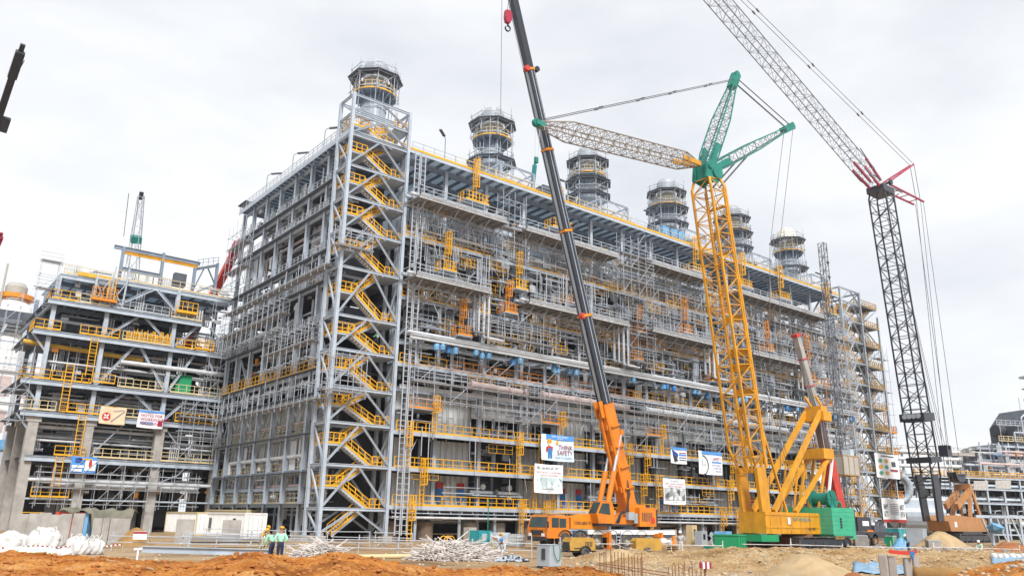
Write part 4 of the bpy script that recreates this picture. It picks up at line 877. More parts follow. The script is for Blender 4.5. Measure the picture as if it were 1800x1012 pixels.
# driving cab at the left end, facing -x
cab = MB(); cab.prism([(-10.3,.95),(-10.35,1.75),(-10.0,2.85),(-7.75,2.85),(-7.65,.95)], -1.28, 1.28, 1); cab.build('driving_cab', M['orange'], TC)
q = MB(); q.raw([(-10.36,-1.1,1.85),(-10.36,1.1,1.85),(-10.03,1.1,2.75),(-10.03,-1.1,2.75),(-10.32,-1.1,1.86),(-10.32,1.1,1.86),(-9.99,1.1,2.74),(-9.99,-1.1,2.74)], BOXF.tolist()); q.build('windscreen', M['glass'], TC)
q = MB(); q.box(-9.75,-1.31,1.85,-8.95,-1.285,2.65); q.box(-8.85,-1.31,1.85,-8.1,-1.285,2.6); q.build('side_window', M['glass'], TC)
q = MB(); q.box(-10.42,-1.2,.75,-10.2,1.2,1.05); q.build('bumper', M['black'], TC)
for s_ in (-1,1): q = MB(); q.box(-10.43,s_*.85-.18,1.1,-10.36,s_*.85+.18,1.35); q.build('headlight', M['white'], TC); q = MB(); q.bar((-10.4,s_*1.35,2.3), (-10.4,s_*1.5,2.3), .06); q.box(-10.5,s_*1.5-.04,1.8,-10.32,s_*1.5+.06,2.35); q.build('mirror', M['black'], TC)
q = MB(); q.box(-10.38,-.8,1.2,-10.345,.8,1.6); 
for k in range(4): q.box(-10.39,-.75,1.22+k*.1,-10.35,.75,1.27+k*.1)
q.build('grille', M['black'], TC)
q = MB(); q.prism([(-7.5,1.75),(-7.5,2.75),(-5.6,3.05),(-3.2,3.0),(-3.0,1.75)], -1.25, -.2, 1); q.build('engine_cover', M['oryellow'], TC)
text_mesh('phone_number', '1300-883-919', .42, M['black'], TC, (-7.1,-1.27,2.1), (math.pi/2,0,0))
q = MB(); q.lathe([(0,0),(.36,0),(.36,.02),(0,.02)], (-3.75,-1.275,2.4), 14, 1); q.lathe([(.2,-.01),(.3,-.01),(.3,-.03),(.2,-.03)], (-3.75,-1.275,2.4), 14, 1); q.build('round_emblem', M['red'], TC)
q = MB(); q.lathe([(0,1.72),(1.15,1.72),(1.15,2.0),(0,2.0)], (.4,0,0), 24); q.build('slewing_ring', M['black'], TC)
# superstructure: turned so that the boom leans towards -x
q = MB(); q.prism([(-3.0,2.02),(-2.6,2.4),(.2,2.9),(1.2,4.0),(2.6,4.0),(2.9,2.02)], -.95, .95, 1); q.build('turntable', M['orange'], TC)
q = MB(); q.box(1.1,-1.55,2.03,3.4,1.55,3.75); q.box(2.1,-1.56,2.3,3.3,-1.5,3.5); q.build('counterweight', M['orange'], TC)
q = MB(); q.box(3.41,-1.4,2.1,3.8,1.4,3.6); q.build('winch_housing', M['black'], TC)
q = MB(); q.prism([(-4.9,2.25),(-5.15,3.1),(-4.55,4.15),(-3.2,4.2),(-2.9,3.3),(-2.95,2.25)], -2.15, -1.0, 1); ccab = q.build('operator_cab', M['orange'], TC)
q = MB(); q.raw([(-5.17,-2.05,3.12),(-5.17,-1.1,3.12),(-4.58,-1.1,4.1),(-4.58,-2.05,4.1),(-5.12,-2.05,3.1),(-5.12,-1.1,3.1),(-4.53,-1.1,4.08),(-4.53,-2.05,4.08)], BOXF.tolist()); q.build('window', M['glass'], ccab)
q = MB(); q.raw([(-4.95,-2.17,3.15),(-4.45,-2.17,4.0),(-3.6,-2.17,4.0),(-3.45,-2.17,3.0),(-4.95,-2.15,3.15),(-4.45,-2.15,4.0),(-3.6,-2.15,4.0),(-3.45,-2.15,3.0)], [[3,2,1,0],[4,5,6,7],[0,1,5,4],[1,2,6,5],[2,3,7,6],[3,0,4,7]]); q.build('window', M['glass'], ccab)
pv = V(1.25,0,3.67); tip = V(6.87-21+.0,0,52.97-GZ); bd = (tip-pv)/np.linalg.norm(tip-pv); tip = pv+bd*56
bn = np.cross(bd, V(0,1,0)); bn /= np.linalg.norm(bn)
def boomsec(a, b, w, h, m, name):
    # octagon-edged box section along the boom
    q = MB(); A, B_ = pv+bd*a, pv+bd*b; sh = [(-w/2,-h*.32),(-w*.32,-h/2),(w*.32,-h/2),(w/2,-h*.32),(w/2,h*.38),(w*.42,h/2),(-w*.42,h/2),(-w/2,h*.38)]
    v = [A+V(0,1,0)*s0+bn*s1 for s0, s1 in sh]+[B_+V(0,1,0)*s0+bn*s1 for s0, s1 in sh]
    q.raw(v, [[i,(i+1)%8,8+(i+1)%8,8+i] for i in range(8)]+[list(range(8))[::-1], list(range(8,16))]); return q.build(name, M[m], TC)
bs = boomsec(-.3, 10.2, 1.32, 1.55, 'orange', 'base_boom'); boomsec(10.1, 19, 1.08, 1.2, 'black', 'boom_section'); boomsec(18.9, 27.6, .98, 1.1, 'black', 'boom_section'); boomsec(27.5, 36, .9, 1.0, 'black', 'boom_section'); boomsec(35.9, 44.5, .83, .92, 'black', 'boom_section'); boomsec(44.4, 56, .76, .84, 'black', 'boom_section')
for t0, t1, w_, h_ in ((10.3,18.8,1.08,1.2),(19.1,27.4,.98,1.1),(27.8,35.8,.9,1.0),(36.2,44.3,.83,.92)):   # welded side plates and rope guides on the boom
    q = MB()
    for s_ in (-1,1): q.bar(pv+bd*t0+V(0,s_*(w_/2+.012),0)+bn*h_*.18, pv+bd*t1+V(0,s_*(w_/2+.012),0)+bn*h_*.18, .02, .09, bn); q.bar(pv+bd*t0+V(0,s_*(w_/2+.012),0)-bn*h_*.2, pv+bd*t1+V(0,s_*(w_/2+.012),0)-bn*h_*.2, .02, .06, bn)
    q.bar(pv+bd*t0+bn*(h_/2+.02), pv+bd*t1+bn*(h_/2+.02), .3, .03, bn); q.build('boom_rib', M['stack'], TC)
for t, w in ((19,1.1),(27.6,1.0),(36,.94),(44.5,.88)):
    o = boomsec(t-.12, t+.12, w+.06, w+.2, 'oryellow', 'boom_collar')
for k, (t, s0) in enumerate(((44.5,-1),(44.5,1),(19,1))):
    q = MB(); p = pv+bd*t+bn*(.65 if s0 > 0 else -.7)+V(0,-.3,0); q.lathe([(0,-.2),(.3,-.2),(.3,.2),(0,.2)], p, 10, 1); q.build('boom_sheave', M['red'] if k else M['black'], TC)
q = MB()
for s0 in (-.35,.35): q.bar(pv+bd*9.0+bn*.95+V(0,s0,0), pv+bd*10.6+bn*.95+V(0,s0,0), .12, .5, bn)
for t in (2,4,6,8): q.bar(pv+bd*t+bn*.9+V(0,-.5,0), pv+bd*t+bn*.9+V(0,.5,0), .5, .16, bn); q.bar(pv+bd*t+V(0,-.75,0)-bn*.5, pv+bd*t+V(0,-.75,0)+bn*.6, .3, .1)
q.tube(pv+bd*2+bn*1.0, pv+bd*9.5+bn*1.0, .13, 8); q.build('boom_fittings', M['orange'], TC)
for s_ in (-.55,.55):
    a = V(-2.6,s_,2.4); b = pv+bd*7.2-bn*.75+V(0,s_,0); mdl = a+(b-a)*.55
    q = MB(); q.tube(a, mdl, .27, 12); q.build('lift_cylinder', M['orange'], TC); q = MB(); q.tube(mdl, b, .15, 12); q.build('cylinder_rod', M['chrome'], TC)
    q = MB(); q.bar(b-V(0,.15,0), b+V(0,.15,0), .5); q.build('rod_clevis', M['orange'], TC)
hk = hit(893, 30, 1, CY)-V(21,CY,GZ); hx = pv+bd*55.5-bn*1.0; hk[0] = hk[0]
q = MB(); q.bar(pv+bd*55, pv+bd*56.5-bn*1.6, .8, .9); sheave(q, pv+bd*56-bn*1.3, .4, .4); q.build('boom_head', M['black'], TC)
for dy in (-.15,.15): rope(TC, pv+bd*56-bn*1.3+V(0,dy,0), hk+V(0,dy,.9), .03)
q = MB(); q.prism([(-.28,-.75),(-.42,-.2),(-.36,.6),(.08,.75),(.4,.42),(.4,-.25),(.16,-.75)], -.2, .2, 1); q.v[-1] += hk; q.build('hook_block', M['crimson'], TC)
q = MB(); q.lathe([(.2,0),(.34,-.1),(.34,.1),(.2,0)], hk+V(0,0,-1.35), 12, 1, math.radians(-200), math.radians(80)); q.bar(hk-V(0,0,.9), hk-V(0,0,1.1), .16); q.build('hook', M['black'], TC)
rope(TC, hit(884, 0, 1, CY)-V(21,CY,GZ)+V(-.2,0,5), hit(880, 200, 1, CY)-V(21,CY,GZ), .03, 'rope', 'load_rope')
rope(TC, pv+bd*12+bn*1.0, pv+bd*55+bn*.8, .03, 'rope')
# hoses, steps, lamps and plates that break up the orange superstructure
q = MB()
for k in range(5): q.path([V(-1.6+k*.12,-1.0,2.3), V(-1.2+k*.1,-1.05,3.0+.1*k), V(-.2+k*.1,-1.0,3.3), pv+bd*(1.5+k*.3)+V(0,-.72,0)], .035, 5)
q.build('hydraulic_hoses', M['black'], TC)
q = MB(); q.box(-2.9,-.98,2.03,1.0,.98,2.2); q.box(-4.85,-2.0,2.0,-3.0,-1.05,2.24); q.build('gap_shade_strip', M['black'], TC)  # black strips painting the dark gap under turntable and operator cab
q = MB()
for k in range(5): q.box(1.4+k*.3,-1.57,2.5,1.6+k*.3,-1.552,3.3)
q.build('louvres', M['rust'], TC)
q = MB(); q.lathe([(0,0),(.3,0),(.3,.02),(0,.02)], (2.9,-1.58,2.6), 14, 1); q.build('round_emblem', M['red'], TC)
q = MB(); q.box(-.2,-1.35,2.6,.6,-.97,3.3); q.tube((.9,-1.2,2.3), (.9,-1.2,3.2), .22, 10); q.build('oil_tank', M['stack'], TC)
q = MB()
for k in range(4): q.bar((-2.0+k*.02,-1.45,.5+k*.3), (-1.4+k*.02,-1.45,.5+k*.3), .05)
for x in (-2.0,-1.4): q.bar((x,-1.45,.45), (x,-1.45,1.6), .05)
q.build('access_step', M['galv'], TC)
q = MB(); q.box(-7.2,-1.3,1.0,-5.6,-1.16,1.6); q.box(-1.0,-1.32,.9,1.0,-1.2,1.25); q.box(4.0,-1.3,1.0,6.0,-1.2,1.28); q.build('tool_box', M['mid'], TC)
q = MB(); q.bar((-9.9,-1.0,2.9), (-9.3,-1.0,2.9), .18, .12); q.bar((-9.9,.8,2.9), (-9.3,.8,2.9), .18, .12); q.build('beacon', M['rust'], TC)
q = MB(); q.box(-10.0,-.9,2.86,-7.9,.9,2.93); q.bar((-9.6,-.6,3.0), (-5,-.5,3.15), .1); q.bar((-9.4,-.2,3.0), (-6,-.2,3.1), .12); q.build('roof_load', M['wood'], TC)
# ---- yellow crawler crane with luffing jib
YY = -22.2
YC = thing('crawler_crane', 'yellow lattice crawler crane with green mast head and a long horizontal jib', 'crane', (47.0, YY, GZ))
def yl(p): return V(*p)-V(47.0, YY, GZ)
def yh(px, py, y=YY): return hit(px, py, 1, y)-V(47.0, YY, GZ)
def crawler(parent, x0, x1, yc, w, h, m):
    q = MB(); r = h/2; n = int((x1-x0)/.42)
    q.box(x0+r,yc-w*.3,h*.2,x1-r,yc+w*.3,h*.82)
    for x in np.linspace(x0+r, x1-r, 7): q.lathe([(0,-w*.34),(r*.55,-w*.34),(r*.55,w*.34),(0,w*.34)], (x,yc,r*.7), 12, 1)
    for x in (x0+r, x1-r): q.lathe([(0,-w*.4),(r*.8,-w*.4),(r*.8,w*.4),(0,w*.4)], (x,yc,r), 16, 1)
    q.build('track_frame', M['rust' if m == 'rust' else 'black'], parent)
    q = MB()
    for k in range(n):
        x = x0+r+(x1-x0-2*r)*k/(n-1)
        for z in (.06, h-.06): q.bar((x,yc-w/2,z), (x,yc+w/2,z), .38, .12)
    for x, s_ in ((x0+r,-1),(x1-r,1)):
        for k in range(1,6): a = math.pi*k/6; q.bar((x+s_*math.sin(a)*r,yc-w/2,r+math.cos(a)*(r-.06)), (x+s_*math.sin(a)*r,yc+w/2,r+math.cos(a)*(r-.06)), .12, .36, (0,0,1) if abs(math.cos(a)) < .5 else (1,0,0))
    q.build('track_shoes', M['rubber'], parent, kind='stuff')
crawler(YC, -4.0, 6.3, -2.9, 1.1, 1.25, 'x'); crawler(YC, -4.0, 6.3, 2.9, 1.1, 1.25, 'x')
q = MB(); q.box(-1.5,-2.5,.35,3.5,2.5,1.15); q.lathe([(0,1.15),(1.7,1.15),(1.7,1.5),(0,1.5)], (1,0,0), 24); q.build('undercarriage', M['rust'], YC)
q = MB(); q.box(-7.4,-1.7,1.5,4.4,1.7,3.75)
q.box(-7.42,-1.76,2.1,4.3,-1.705,2.25); q.box(-7.42,-1.76,3.4,4.3,-1.705,3.55)
for k in range(6): q.box(-6.6+k*1.9,-1.77,1.6,-6.5+k*1.9,-1.705,3.6)
q.build('machinery_house', M['craney'], YC)
q = MB(); q.box(-8.6,-1.9,.7,-5.5,1.6,1.4); q.build('front_step', M['green'], YC)
q = MB(); q.box(-3.4,-1.79,2.5,-2.9,-1.77,3.2); q.build('white_plate', M['white'], YC)
for body, sz, x, z, m in (('TAT HONG 36', .55, -2.4, 2.85, 'teal'),('KH 700', .42, .6, 1.9, 'black')):
    text_mesh('lettering', body, sz, M[m], YC, (x,-1.785,z), (math.pi/2,0,0))
# counterweight slabs
for k in range(7):
    q = MB(); z = 1.0+k*.49; q.box(3.0 if k else 3.2,-3.3,z,7.8,3.3,z+.475)
    q.build('counterweight_slab', M['mint'], YC)
q = MB(); q.box(2.97,-3.4,1.2,7.0,-3.305,1.35)
for k in range(4): q.box(4.6,-3.4,2.2+k*.3,4.9,-3.305,2.4+k*.3)
q.build('counterweight_lugs', M['black'], YC)
q = MB()
for k in range(7): q.prism([(3.1+k*.28,1.02),(3.24+k*.28,1.02),(3.38+k*.28,1.3),(3.24+k*.28,1.3)], -3.43, -3.41, 1)
q.build('warning_stripes', M['yellow'], YC)
q = MB(); q.lathe([(.25,-1.2),(1.0,-1.2),(1.0,-1.1),(.7,-1.1),(.7,1.1),(1.0,1.1),(1.0,1.2),(.25,1.2)], (4.6,-1.4,5.4), 20, 1)
for k in range(6): a = k*math.pi/3; q.bar((4.6,-2.62,5.4), (4.6+.95*math.cos(a),-2.62,5.4+.95*math.sin(a)), .1)
q.box(4.0,-2.3,4.4,5.6,-2.1,5.3); q.build('winch_drum', M['seagreen'], YC)
q = MB(); q.path([V(5.6,-2.4,4.45),V(6.0,-2.4,5.2),V(6.6,-2.4,4.9),V(6.8,-2.4,4.45)], .12, 8); q.build('hose_reel', M['seagreen'], YC)
# mast
foot = V(-6.6,0,4.2); head = yh(1243, 318)
lattice(YC, foot+(head-foot)*.10, head, 2.7, 2.7, 20, (0,1,0), M['craney'], .12, .045, .55, .8, .08, .03, ml=M['craney'])
P0 = foot; dm = (head-foot)/np.linalg.norm(head-foot); sn = np.cross(dm, V(0,1,0))
for s_ in (-1,1):
    q = MB(); a = foot+V(0,s_*1.2,-.6); q.bar(a, foot+dm*4.2+V(0,s_*1.25,0), .4, 1.6, sn); q.build('boom_foot_plate', M['craney'], YC)
    q = MB(); a = foot+dm*4+V(0,s_*1.25,0)-sn*1.2; q.bar(foot+dm*4+V(0,s_*1.3,0)-sn*1.2, head-dm*1+V(0,s_*1.3,0)-sn*1.2, .2, .34, sn); q.build('heavy_chord', M['craney'], YC)
for t in (12.4, 15.2, 16.9, 20.8, 28.5, 34):
    q = MB(); q.bar(foot+dm*t-sn*1.42+V(0,-1.3,0), foot+dm*t-sn*1.42+V(0,1.3,0), .8 if t < 22 else .3, .08, sn); q.build('boom_platform', M['craney'], YC)
for s_ in (-1,1):   # boom stops
    q = MB(); q.bar(foot+dm*10.5-sn*1.3+V(0,s_*1.0,0), V(-2.6,s_*1.2,3.8), .22); q.build('boom_stop', M['craney'], YC)
# green head
q = MB(); hc = head+dm*.9; q.prism([(-1.9,-1.5),(-1.5,1.2),(-.4,1.9),(1.3,1.3),(1.8,-.4),(1.1,-1.9),(-.8,-1.6)], -1.3, -1.0, 1); q.prism([(-1.9,-1.5),(-1.5,1.2),(-.4,1.9),(1.3,1.3),(1.8,-.4),(1.1,-1.9),(-.8,-1.6)], 1.0, 1.3, 1)
q.box(-1.2,-1,-1.4,1.0,1,1.1); sheave(q, (.9,-1.45,.1), 1.25, .25); sheave(q, (-.9,-1.4,.7), .5, .2); sheave(q, (.9,1.45,.1), 1.25, .25)
for a in q.v: a *= V(.72,.8,.72); a += hc
for i, b in enumerate(q.bars): q.bars[i] = tuple(np.array(b[:3])*.72+hc)+tuple(np.array(b[3:6])*.72+hc)+(b[6]*.72,b[7]*.72)+b[8:]
q.build('mast_head', M['seagreen'], YC)
# jib
jt = yh(948, 219); jb = hc+V(-1.4,0,.7)
lattice(YC, jb, jt, 1.7, 1.5, 26, (0,1,0), M['jibgrey'], .055, .022, .25, .3, .12, .16, ml=M['jibgrey'])
jd = (jt-jb)/np.linalg.norm(jt-jb)
q = MB()
for s_ in (-1,1): q.bar(jb+V(0,s_*.35,0), jb+jd*3.6+V(0,s_*.75,.1), .2, .55); 
q.build('jib_foot', M['craney'], YC)
q = MB(); sheave(q, jt+V(-.4,0,.05), .42, .4); q.bar(jt+V(.6,-.3,0), jt+V(-.55,-.3,.05), .08, .5); q.bar(jt+V(.6,.3,0), jt+V(-.55,.3,.05), .08, .5); q.build('jib_head', M['seagreen'], YC)
# struts
s1 = yh(1291, 140); s2 = yh(1386, 225)
for s_end, a0 in ((s1, hc+V(.1,0,1.2)), (s2, hc+V(.9,0,.8))):
    lattice(YC, a0, s_end, 1.9, 1.2, 13, (0,1,0), M['seagreen'], .065, .024, .8, .35, .1, .5, ml=M['jibdark'])
    dd = (s_end-a0)/np.linalg.norm(s_end-a0)
    q = MB()
    for y in (-.95,.95): q.bar(a0+V(0,y*.8,0), a0+dd*3+V(0,y,0), .3, .7, np.cross(dd,V(0,1,0)))
    q.build('strut_foot', M['seagreen'], YC)
    q = MB(); q.bar(s_end-dd*1.6, s_end+dd*.9, 1.0, .9, np.cross(dd,V(0,1,0))); sheave(q, s_end+dd*.8, .55, .7); q.build('strut_head', M['seagreen'], YC)
for y in (-.35,.35):
    rope(YC, s1+V(0,y,0), jt+V(0,y,.4), .045, 'rope', 'jib_pendant'); rope(YC, s1+V(.3,y,0), s2+V(0,y,.2), .07, 'rope', 'strut_pendant')
    for u in (.17,.38,.55,.75): q = MB(); p = s1+V(0,y,0)+(jt+V(0,0,.4)-s1)*u; pd_ = (jt+V(0,0,.4)-s1)/np.linalg.norm(jt-s1); q.bar(p-pd_*.3, p+pd_*.3, .15); q.build('pendant_joint', M['rope'], YC)
    rope(YC, s2+V(0,y*2,-.2), yh(1362,432)+V(0,y*2,0), .04, 'rope', 'backstay_rope'); rope(YC, yh(1362,432)+V(0,y*2,0), V(-3,y*2,4), .04, 'rope', 'backstay_rope')
    mid2 = hc+(s2-hc)*.42; rope(YC, mid2+V(0,y*2,-.5), head-dm*.9-sn*1.2+V(0,y*2,0), .11, 'rope', 'strut_stay')
rope(YC, s1+V(.2,0,-.6), s2-V(1.2,0,.2), .03)
n_ = 14
for i in range(n_):   # sagging luffing rope above the jib
    def sg(u): return jt+V(0,0,.5)+(hc+V(0,0,1.6)-jt-V(0,0,.5))*u+V(0,0,-1.6*4*u*(1-u)*.35)
    rope(YC, sg(i/n_), sg((i+1)/n_), .025, 'ropelt')
for dx in (0,.5): rope(YC, hc-sn*1.3+V(dx,.4,-1), V(2.4+dx,.4,4.2), .03, 'rope', 'hoist_rope')
jl = jt+V(-.5,0,-.4)
for dx in (0,.55): rope(YC, jl+V(dx,0,0), jl+V(dx*.6,0,-3.2), .022, 'ropelt', 'load_rope')
q = MB(); q.box(jl[0]-.02,-.12,jl[2]-3.8,jl[0]+.34,.12,jl[2]-3.2); q.build('hook_block', M['seagreen'], YC)
# rear mast and gantry over the machinery house
tb = yh(1434, 722)
for s_ in (-1,1):
    q = MB(); q.bar((-5.2,s_*1.35,3.8), tb+V(-.6,s_*1.0,-.2), .34, .62); q.build('rear_mast_leg', M['craney'], YC)
    q = MB(); q.bar((-1.2,s_*1.45,3.8), yh(1440,803)+V(0,s_*1.3,0), .3, .5); q.build('gantry_leg', M['craney'], YC)
    q = MB(); q.bar((3.6,s_*1.3,3.9), yh(1440,803)+V(-.6,s_*1.3,0), .22, .3); q.build('gantry_leg', M['craney'], YC)
    q = MB(); q.bar((5.8,s_*1.2,4.4), yh(1447,803)+V(0,s_*1.2,0), .25, .25); q.build('gantry_tie', M['white'] if s_ < 0 else M['craney'], YC)
    q = MB(); q.bar(tb+V(.2,s_*.7,.6), tb+V(-1.0,s_*.7,1.7), .16, .3); q.build('rope_guide', M['craney'], YC)
    q = MB(); q.bar((-.6,s_*.8,3.8), yh(1445,745)+V(-7.2,s_*.8,-5.2), .16); q.build('mast_support', M['craney'], YC)
q = MB(); q.box(tb[0]-.9,-1.5,tb[2]-1.3,tb[0]+.9,1.5,tb[2]-.2); q.box(tb[0]-.7,-1.1,tb[2]-.2,tb[0]+.7,1.1,tb[2]+.5); q.build('rear_mast_head', M['craney'], YC)
cr_ = yh(1395,812); q = MB(); q.bar(cr_+V(0,-1.2,0), cr_+V(0,1.2,0), .4, .4); q.build('rear_mast_tie', M['craney'], YC)
gt = yh(1440,803); q = MB(); q.box(gt[0]-1.6,-1.6,gt[2]-.3,gt[0]+.6,1.6,gt[2]+.9)
for y in (-1,0,1): sheave(q, (gt[0]+.9,y,gt[2]+.2), .5, .3)
q.build('gantry_head', M['craney'], YC)
for i in range(9):
    y = -1.1+i*.28; rope(YC, tb+V(.3,y,-1.2), gt+V(1.0,y,.6), .05, 'tubewhite' if i % 3 == 0 else 'rust', 'luffing_rope')
# ---- second telescopic crane behind: red base section, grey boom, black carrier
R0 = at(1474, 893, 103); RY = R0[1]
RC = thing('mobile_crane', 'black truck crane with a red and grey telescopic boom behind the green counterweight', 'crane', (R0[0], RY, GZ))
rr = lambda px, py: hit(px, py, 1, RY)-V(R0[0], RY, GZ)
a, b, c_, d_ = rr(1474,893), rr(1452,798), rr(1436,725), rr(1400,592)
for p, q_, w, m, nm in ((a,b,1.5,'red','base_boom'),(b,c_,1.15,'mid','boom_section'),(c_,d_,.85,'concrete','boom_section')):
    q = MB(); q.bar(p, q_, w*.85, w, (1,0,0)); q.build(nm, M[m], RC)
q = MB(); q.bar(d_, d_+(d_-c_)*.04, .9, 1.1, (1,0,0)); q.build('boom_head', M['red'], RC)
for u in (.35,.7): p = c_+(d_-c_)*u; q = MB(); q.bar(p, p+(d_-c_)*.012, 1.0, 1.1, (1,0,0)); q.build('boom_collar', M['red'], RC)
rope(RC, d_+V(-.6,0,-.2), d_+V(-.6,0,-9), .03)
for i in range(5): rope(RC, d_+V(-.3+i*.1,-.3,0), b+V(-1.5-i*.5,-.4,6), .03, 'ropelt')
q = MB(); q.box(-3.2,-1.4,1.0,12.5,1.4,1.75); q.box(1.8,-1.4,1.8,5.2,1.4,3.6); q.build('carrier', M['black'], RC)
q = MB(); q.box(-1.2,-1.3,1.8,1.6,1.3,4.4); q.build('turntable', M['black'], RC)
q = MB(); q.box(6,-1.35,1.8,9,1.35,2.6); q.box(6.4,-1.42,2.7,7.6,-1.36,3.1); q.build('deck_box', M['mid'], RC)
q = MB(); q.box(3.0,-1.44,2.5,4.6,-1.41,3.1); q.build('white_plate', M['white'], RC)
q = MB(); q.box(4.0,-1.46,1.75,5.5,-1.41,2.0); q.build('marker_strip', M['orange'], RC)
for x in (-2, .2, 3.9, 6.0, 10.4):
    for s_ in (-1,1): wheel(RC, (x, s_*1.15, .8), .8, .5, 'tan')
# ---- black lattice crane on a tan crawler body
B0 = at(1640, 905, 140); BY = B0[1]
BC = thing('crawler_crane', 'tan crawler crane with a black lattice mast and a pale jib rising off the top', 'crane', (B0[0]+8, BY, GZ))
bo = V(B0[0]+8, BY, GZ)
bl = lambda px, py, y=BY: hit(px, py, 1, y)-bo
bf = B0-bo; bh = bl(1547, 335)
lattice(BC, bf+(bh-bf)*.05, bh, 3.3, 3.3, 26, (0,1,0), M['black'], .12, .055, .7, .8, .06, .03)
q = MB(); db = (bh-bf)/np.linalg.norm(bh-bf)
for s_ in (-1,1): q.bar(bf+V(0,s_*1.2,-1), bf+db*7+V(0,s_*1.4,0), .4, 2.2)
q.build('boom_foot', M['black'], BC)
for t in (17, 9.5): q = MB(); p = bf+db*t; q.bar(p-V(0,2.2,0), p+V(0,2.2,0), 4.2, 1.4 if t > 15 else 1.0, db); q.build('boom_platform', M['black'], BC)
for y in (-1.2,-.4,.4,1.2):
    q = MB(); q.lathe([(0,-.1),(.45,-.1),(.45,.0),(0,.0)], bf+db*17+V(-2.14,y,0), 12, 0); q.build('platform_port', M['stack'], BC)
jb2 = bh+V(-1.4,0,.8); jt2 = bl(1262,0)
jt2 = jb2+(jt2-jb2)*1.12
lattice(BC, jb2, jt2, 2.5, 2.3, 30, (0,1,0), M['jibdark'], .065, .026, .6, .5, .06, .05, ml=M['jibdark'])
dj = (jt2-jb2)/np.linalg.norm(jt2-jb2)
q = MB()
for s_ in (-1,1):
    q.bar(jb2+V(0,s_*.9,0)-V(.5,0,.7), jb2+dj*6+V(0,s_*1.2,0)-V(.5,0,.7), .3, .5); q.bar(jb2+V(0,s_*.9,.9), jb2+dj*6.4+V(.6,s_*1.2,1.1), .3, .5)
q.build('jib_foot', M['crimson'], BC)
t1, t2 = bl(1603,290), bl(1615,357); pe = bh+V(1.6,0,1.8)
q = MB()
for s_ in (-1,1): q.bar(pe+V(0,s_*.9,0), t1+V(0,s_*.35,0), .28); q.bar(pe+V(0,s_*1.2,-.4), t2+V(0,s_*1.0,0), .3)
for u in (.35,.6,.85): p = pe+(t2-pe)*u; q.bar(p-V(0,1.1,0), p+V(0,1.1,0), .14)
q.build('jib_strut', M['crimson'], BC)
q = MB(); q.box(bh[0]-2,-1.7,bh[2]-.8,bh[0]+2.2,1.7,bh[2]+.4); q.bar(bh+V(-2,0,0), pe, 2.6, .5); sheave(q, pe+V(0,-1.5,0), .6, .3); q.bar(bh+V(1,-1,1), bh+V(7,-1,1.2), .14); q.bar(bh+V(1.5,-1,-2), bh+V(5.5,-1,.6), .14); q.bar(bh+V(-1,-1,1.5), bh+V(-4,-1,1.8), .14); q.bar(bh+V(-6,0,7), bh+V(1.0,0,2.6), .12); q.build('mast_head', M['black'], BC)
for s_ in (-.4,.4):
    rope(BC, t1+V(0,s_,0), jt2+V(3,s_,3.5), .05, 'rope', 'jib_pendant'); rope(BC, t1+V(0,s_,0), t2+V(0,s_,0), .06, 'rope', 'strut_pendant'); 
    for u in (.3,.55,.8): q = MB(); p = t1+V(0,s_,0)+(jt2+V(3,0,3.5)-t1)*u; q.bar(p-dj*.4, p+dj*.4, .22); q.build('pendant_joint', M['rope'], BC)
    hb = bl(1662,797); rope(BC, t2+V(0,s_,0), hb+V(0,s_,1), .05, 'rope', 'backstay'); rope(BC, t2+V(.3,s_*2,0), bl(1682,835)+V(0,s_*2,0), .05, 'rope', 'backstay'); rope(BC, bh+V(2.4,s_,-4), bl(1655,795)+V(0,s_,1), .04, 'rope', 'backstay')
    rope(BC, hb+V(0,s_,-.5), bl(1668,905)+V(0,s_,0), .04, 'rope', 'backstay')
    rope(BC, jb2+dj*5+V(.6,s_,1.1), jt2+V(1.5,s_,1.5), .03, 'ropelt')
    rope(BC, bh+V(1.6,s_,-1), V(2,s_,6), .04, 'rope', 'hoist_rope')
q = MB(); q.box(hb[0]-.9,-.8,hb[2]-.5,hb[0]+.9,.8,hb[2]+.7); q.box(hb[0]-.9,-.8,hb[2]+.7,hb[0]-.4,.8,hb[2]+1.5); q.box(hb[0]+.4,-.8,hb[2]+.7,hb[0]+.9,.8,hb[2]+1.5); q.build('equaliser_block', M['black'], BC)
h2 = bl(1682,838); q = MB(); q.prism([(-2.2,.8),(-1.6,-.4),(-.8,-.9),(1.0,-.9),(1.8,-.2),(2.3,.8),(1.6,.6),(1.0,0),(-1,0),(-1.6,.5)], -.8, .8, 1); q.v[-1] += h2; q.build('equaliser_block', M['black'], BC)
# body
q = MB(); q.prism([(-6.0,1.9),(-6.6,3.6),(-4.5,4.6),(8,4.4),(9.3,3.8),(9.3,1.9)], -1.9, 1.9, 1); q.build('machinery_house', M['tan'], BC)
q = MB(); q.box(9.35,-2.6,1.6,14.4,2.6,5.2); q.build('counterweight', M['black'], BC)
q = MB(); q.box(-4.4,-1.96,2.6,-3.5,-1.91,3.5); q.build('white_plate', M['white'], BC)
q = MB()
for k in range(5): q.prism([(9.6+k*.8,1.7),(10+k*.8,1.7),(10.4+k*.8,2.6),(10+k*.8,2.6)], -2.66, -2.62, 1)
q.build('warning_stripes', M['orange'], BC)
crawler(BC, -7, 9, -3, 1.2, 1.5, 'x'); crawler(BC, -7, 9, 3, 1.2, 1.5, 'x')
q = MB(); q.box(-3,-2.6,.5,5,2.6,1.9); q.build('undercarriage', M['black'], BC)
ap = bl(1693,855)
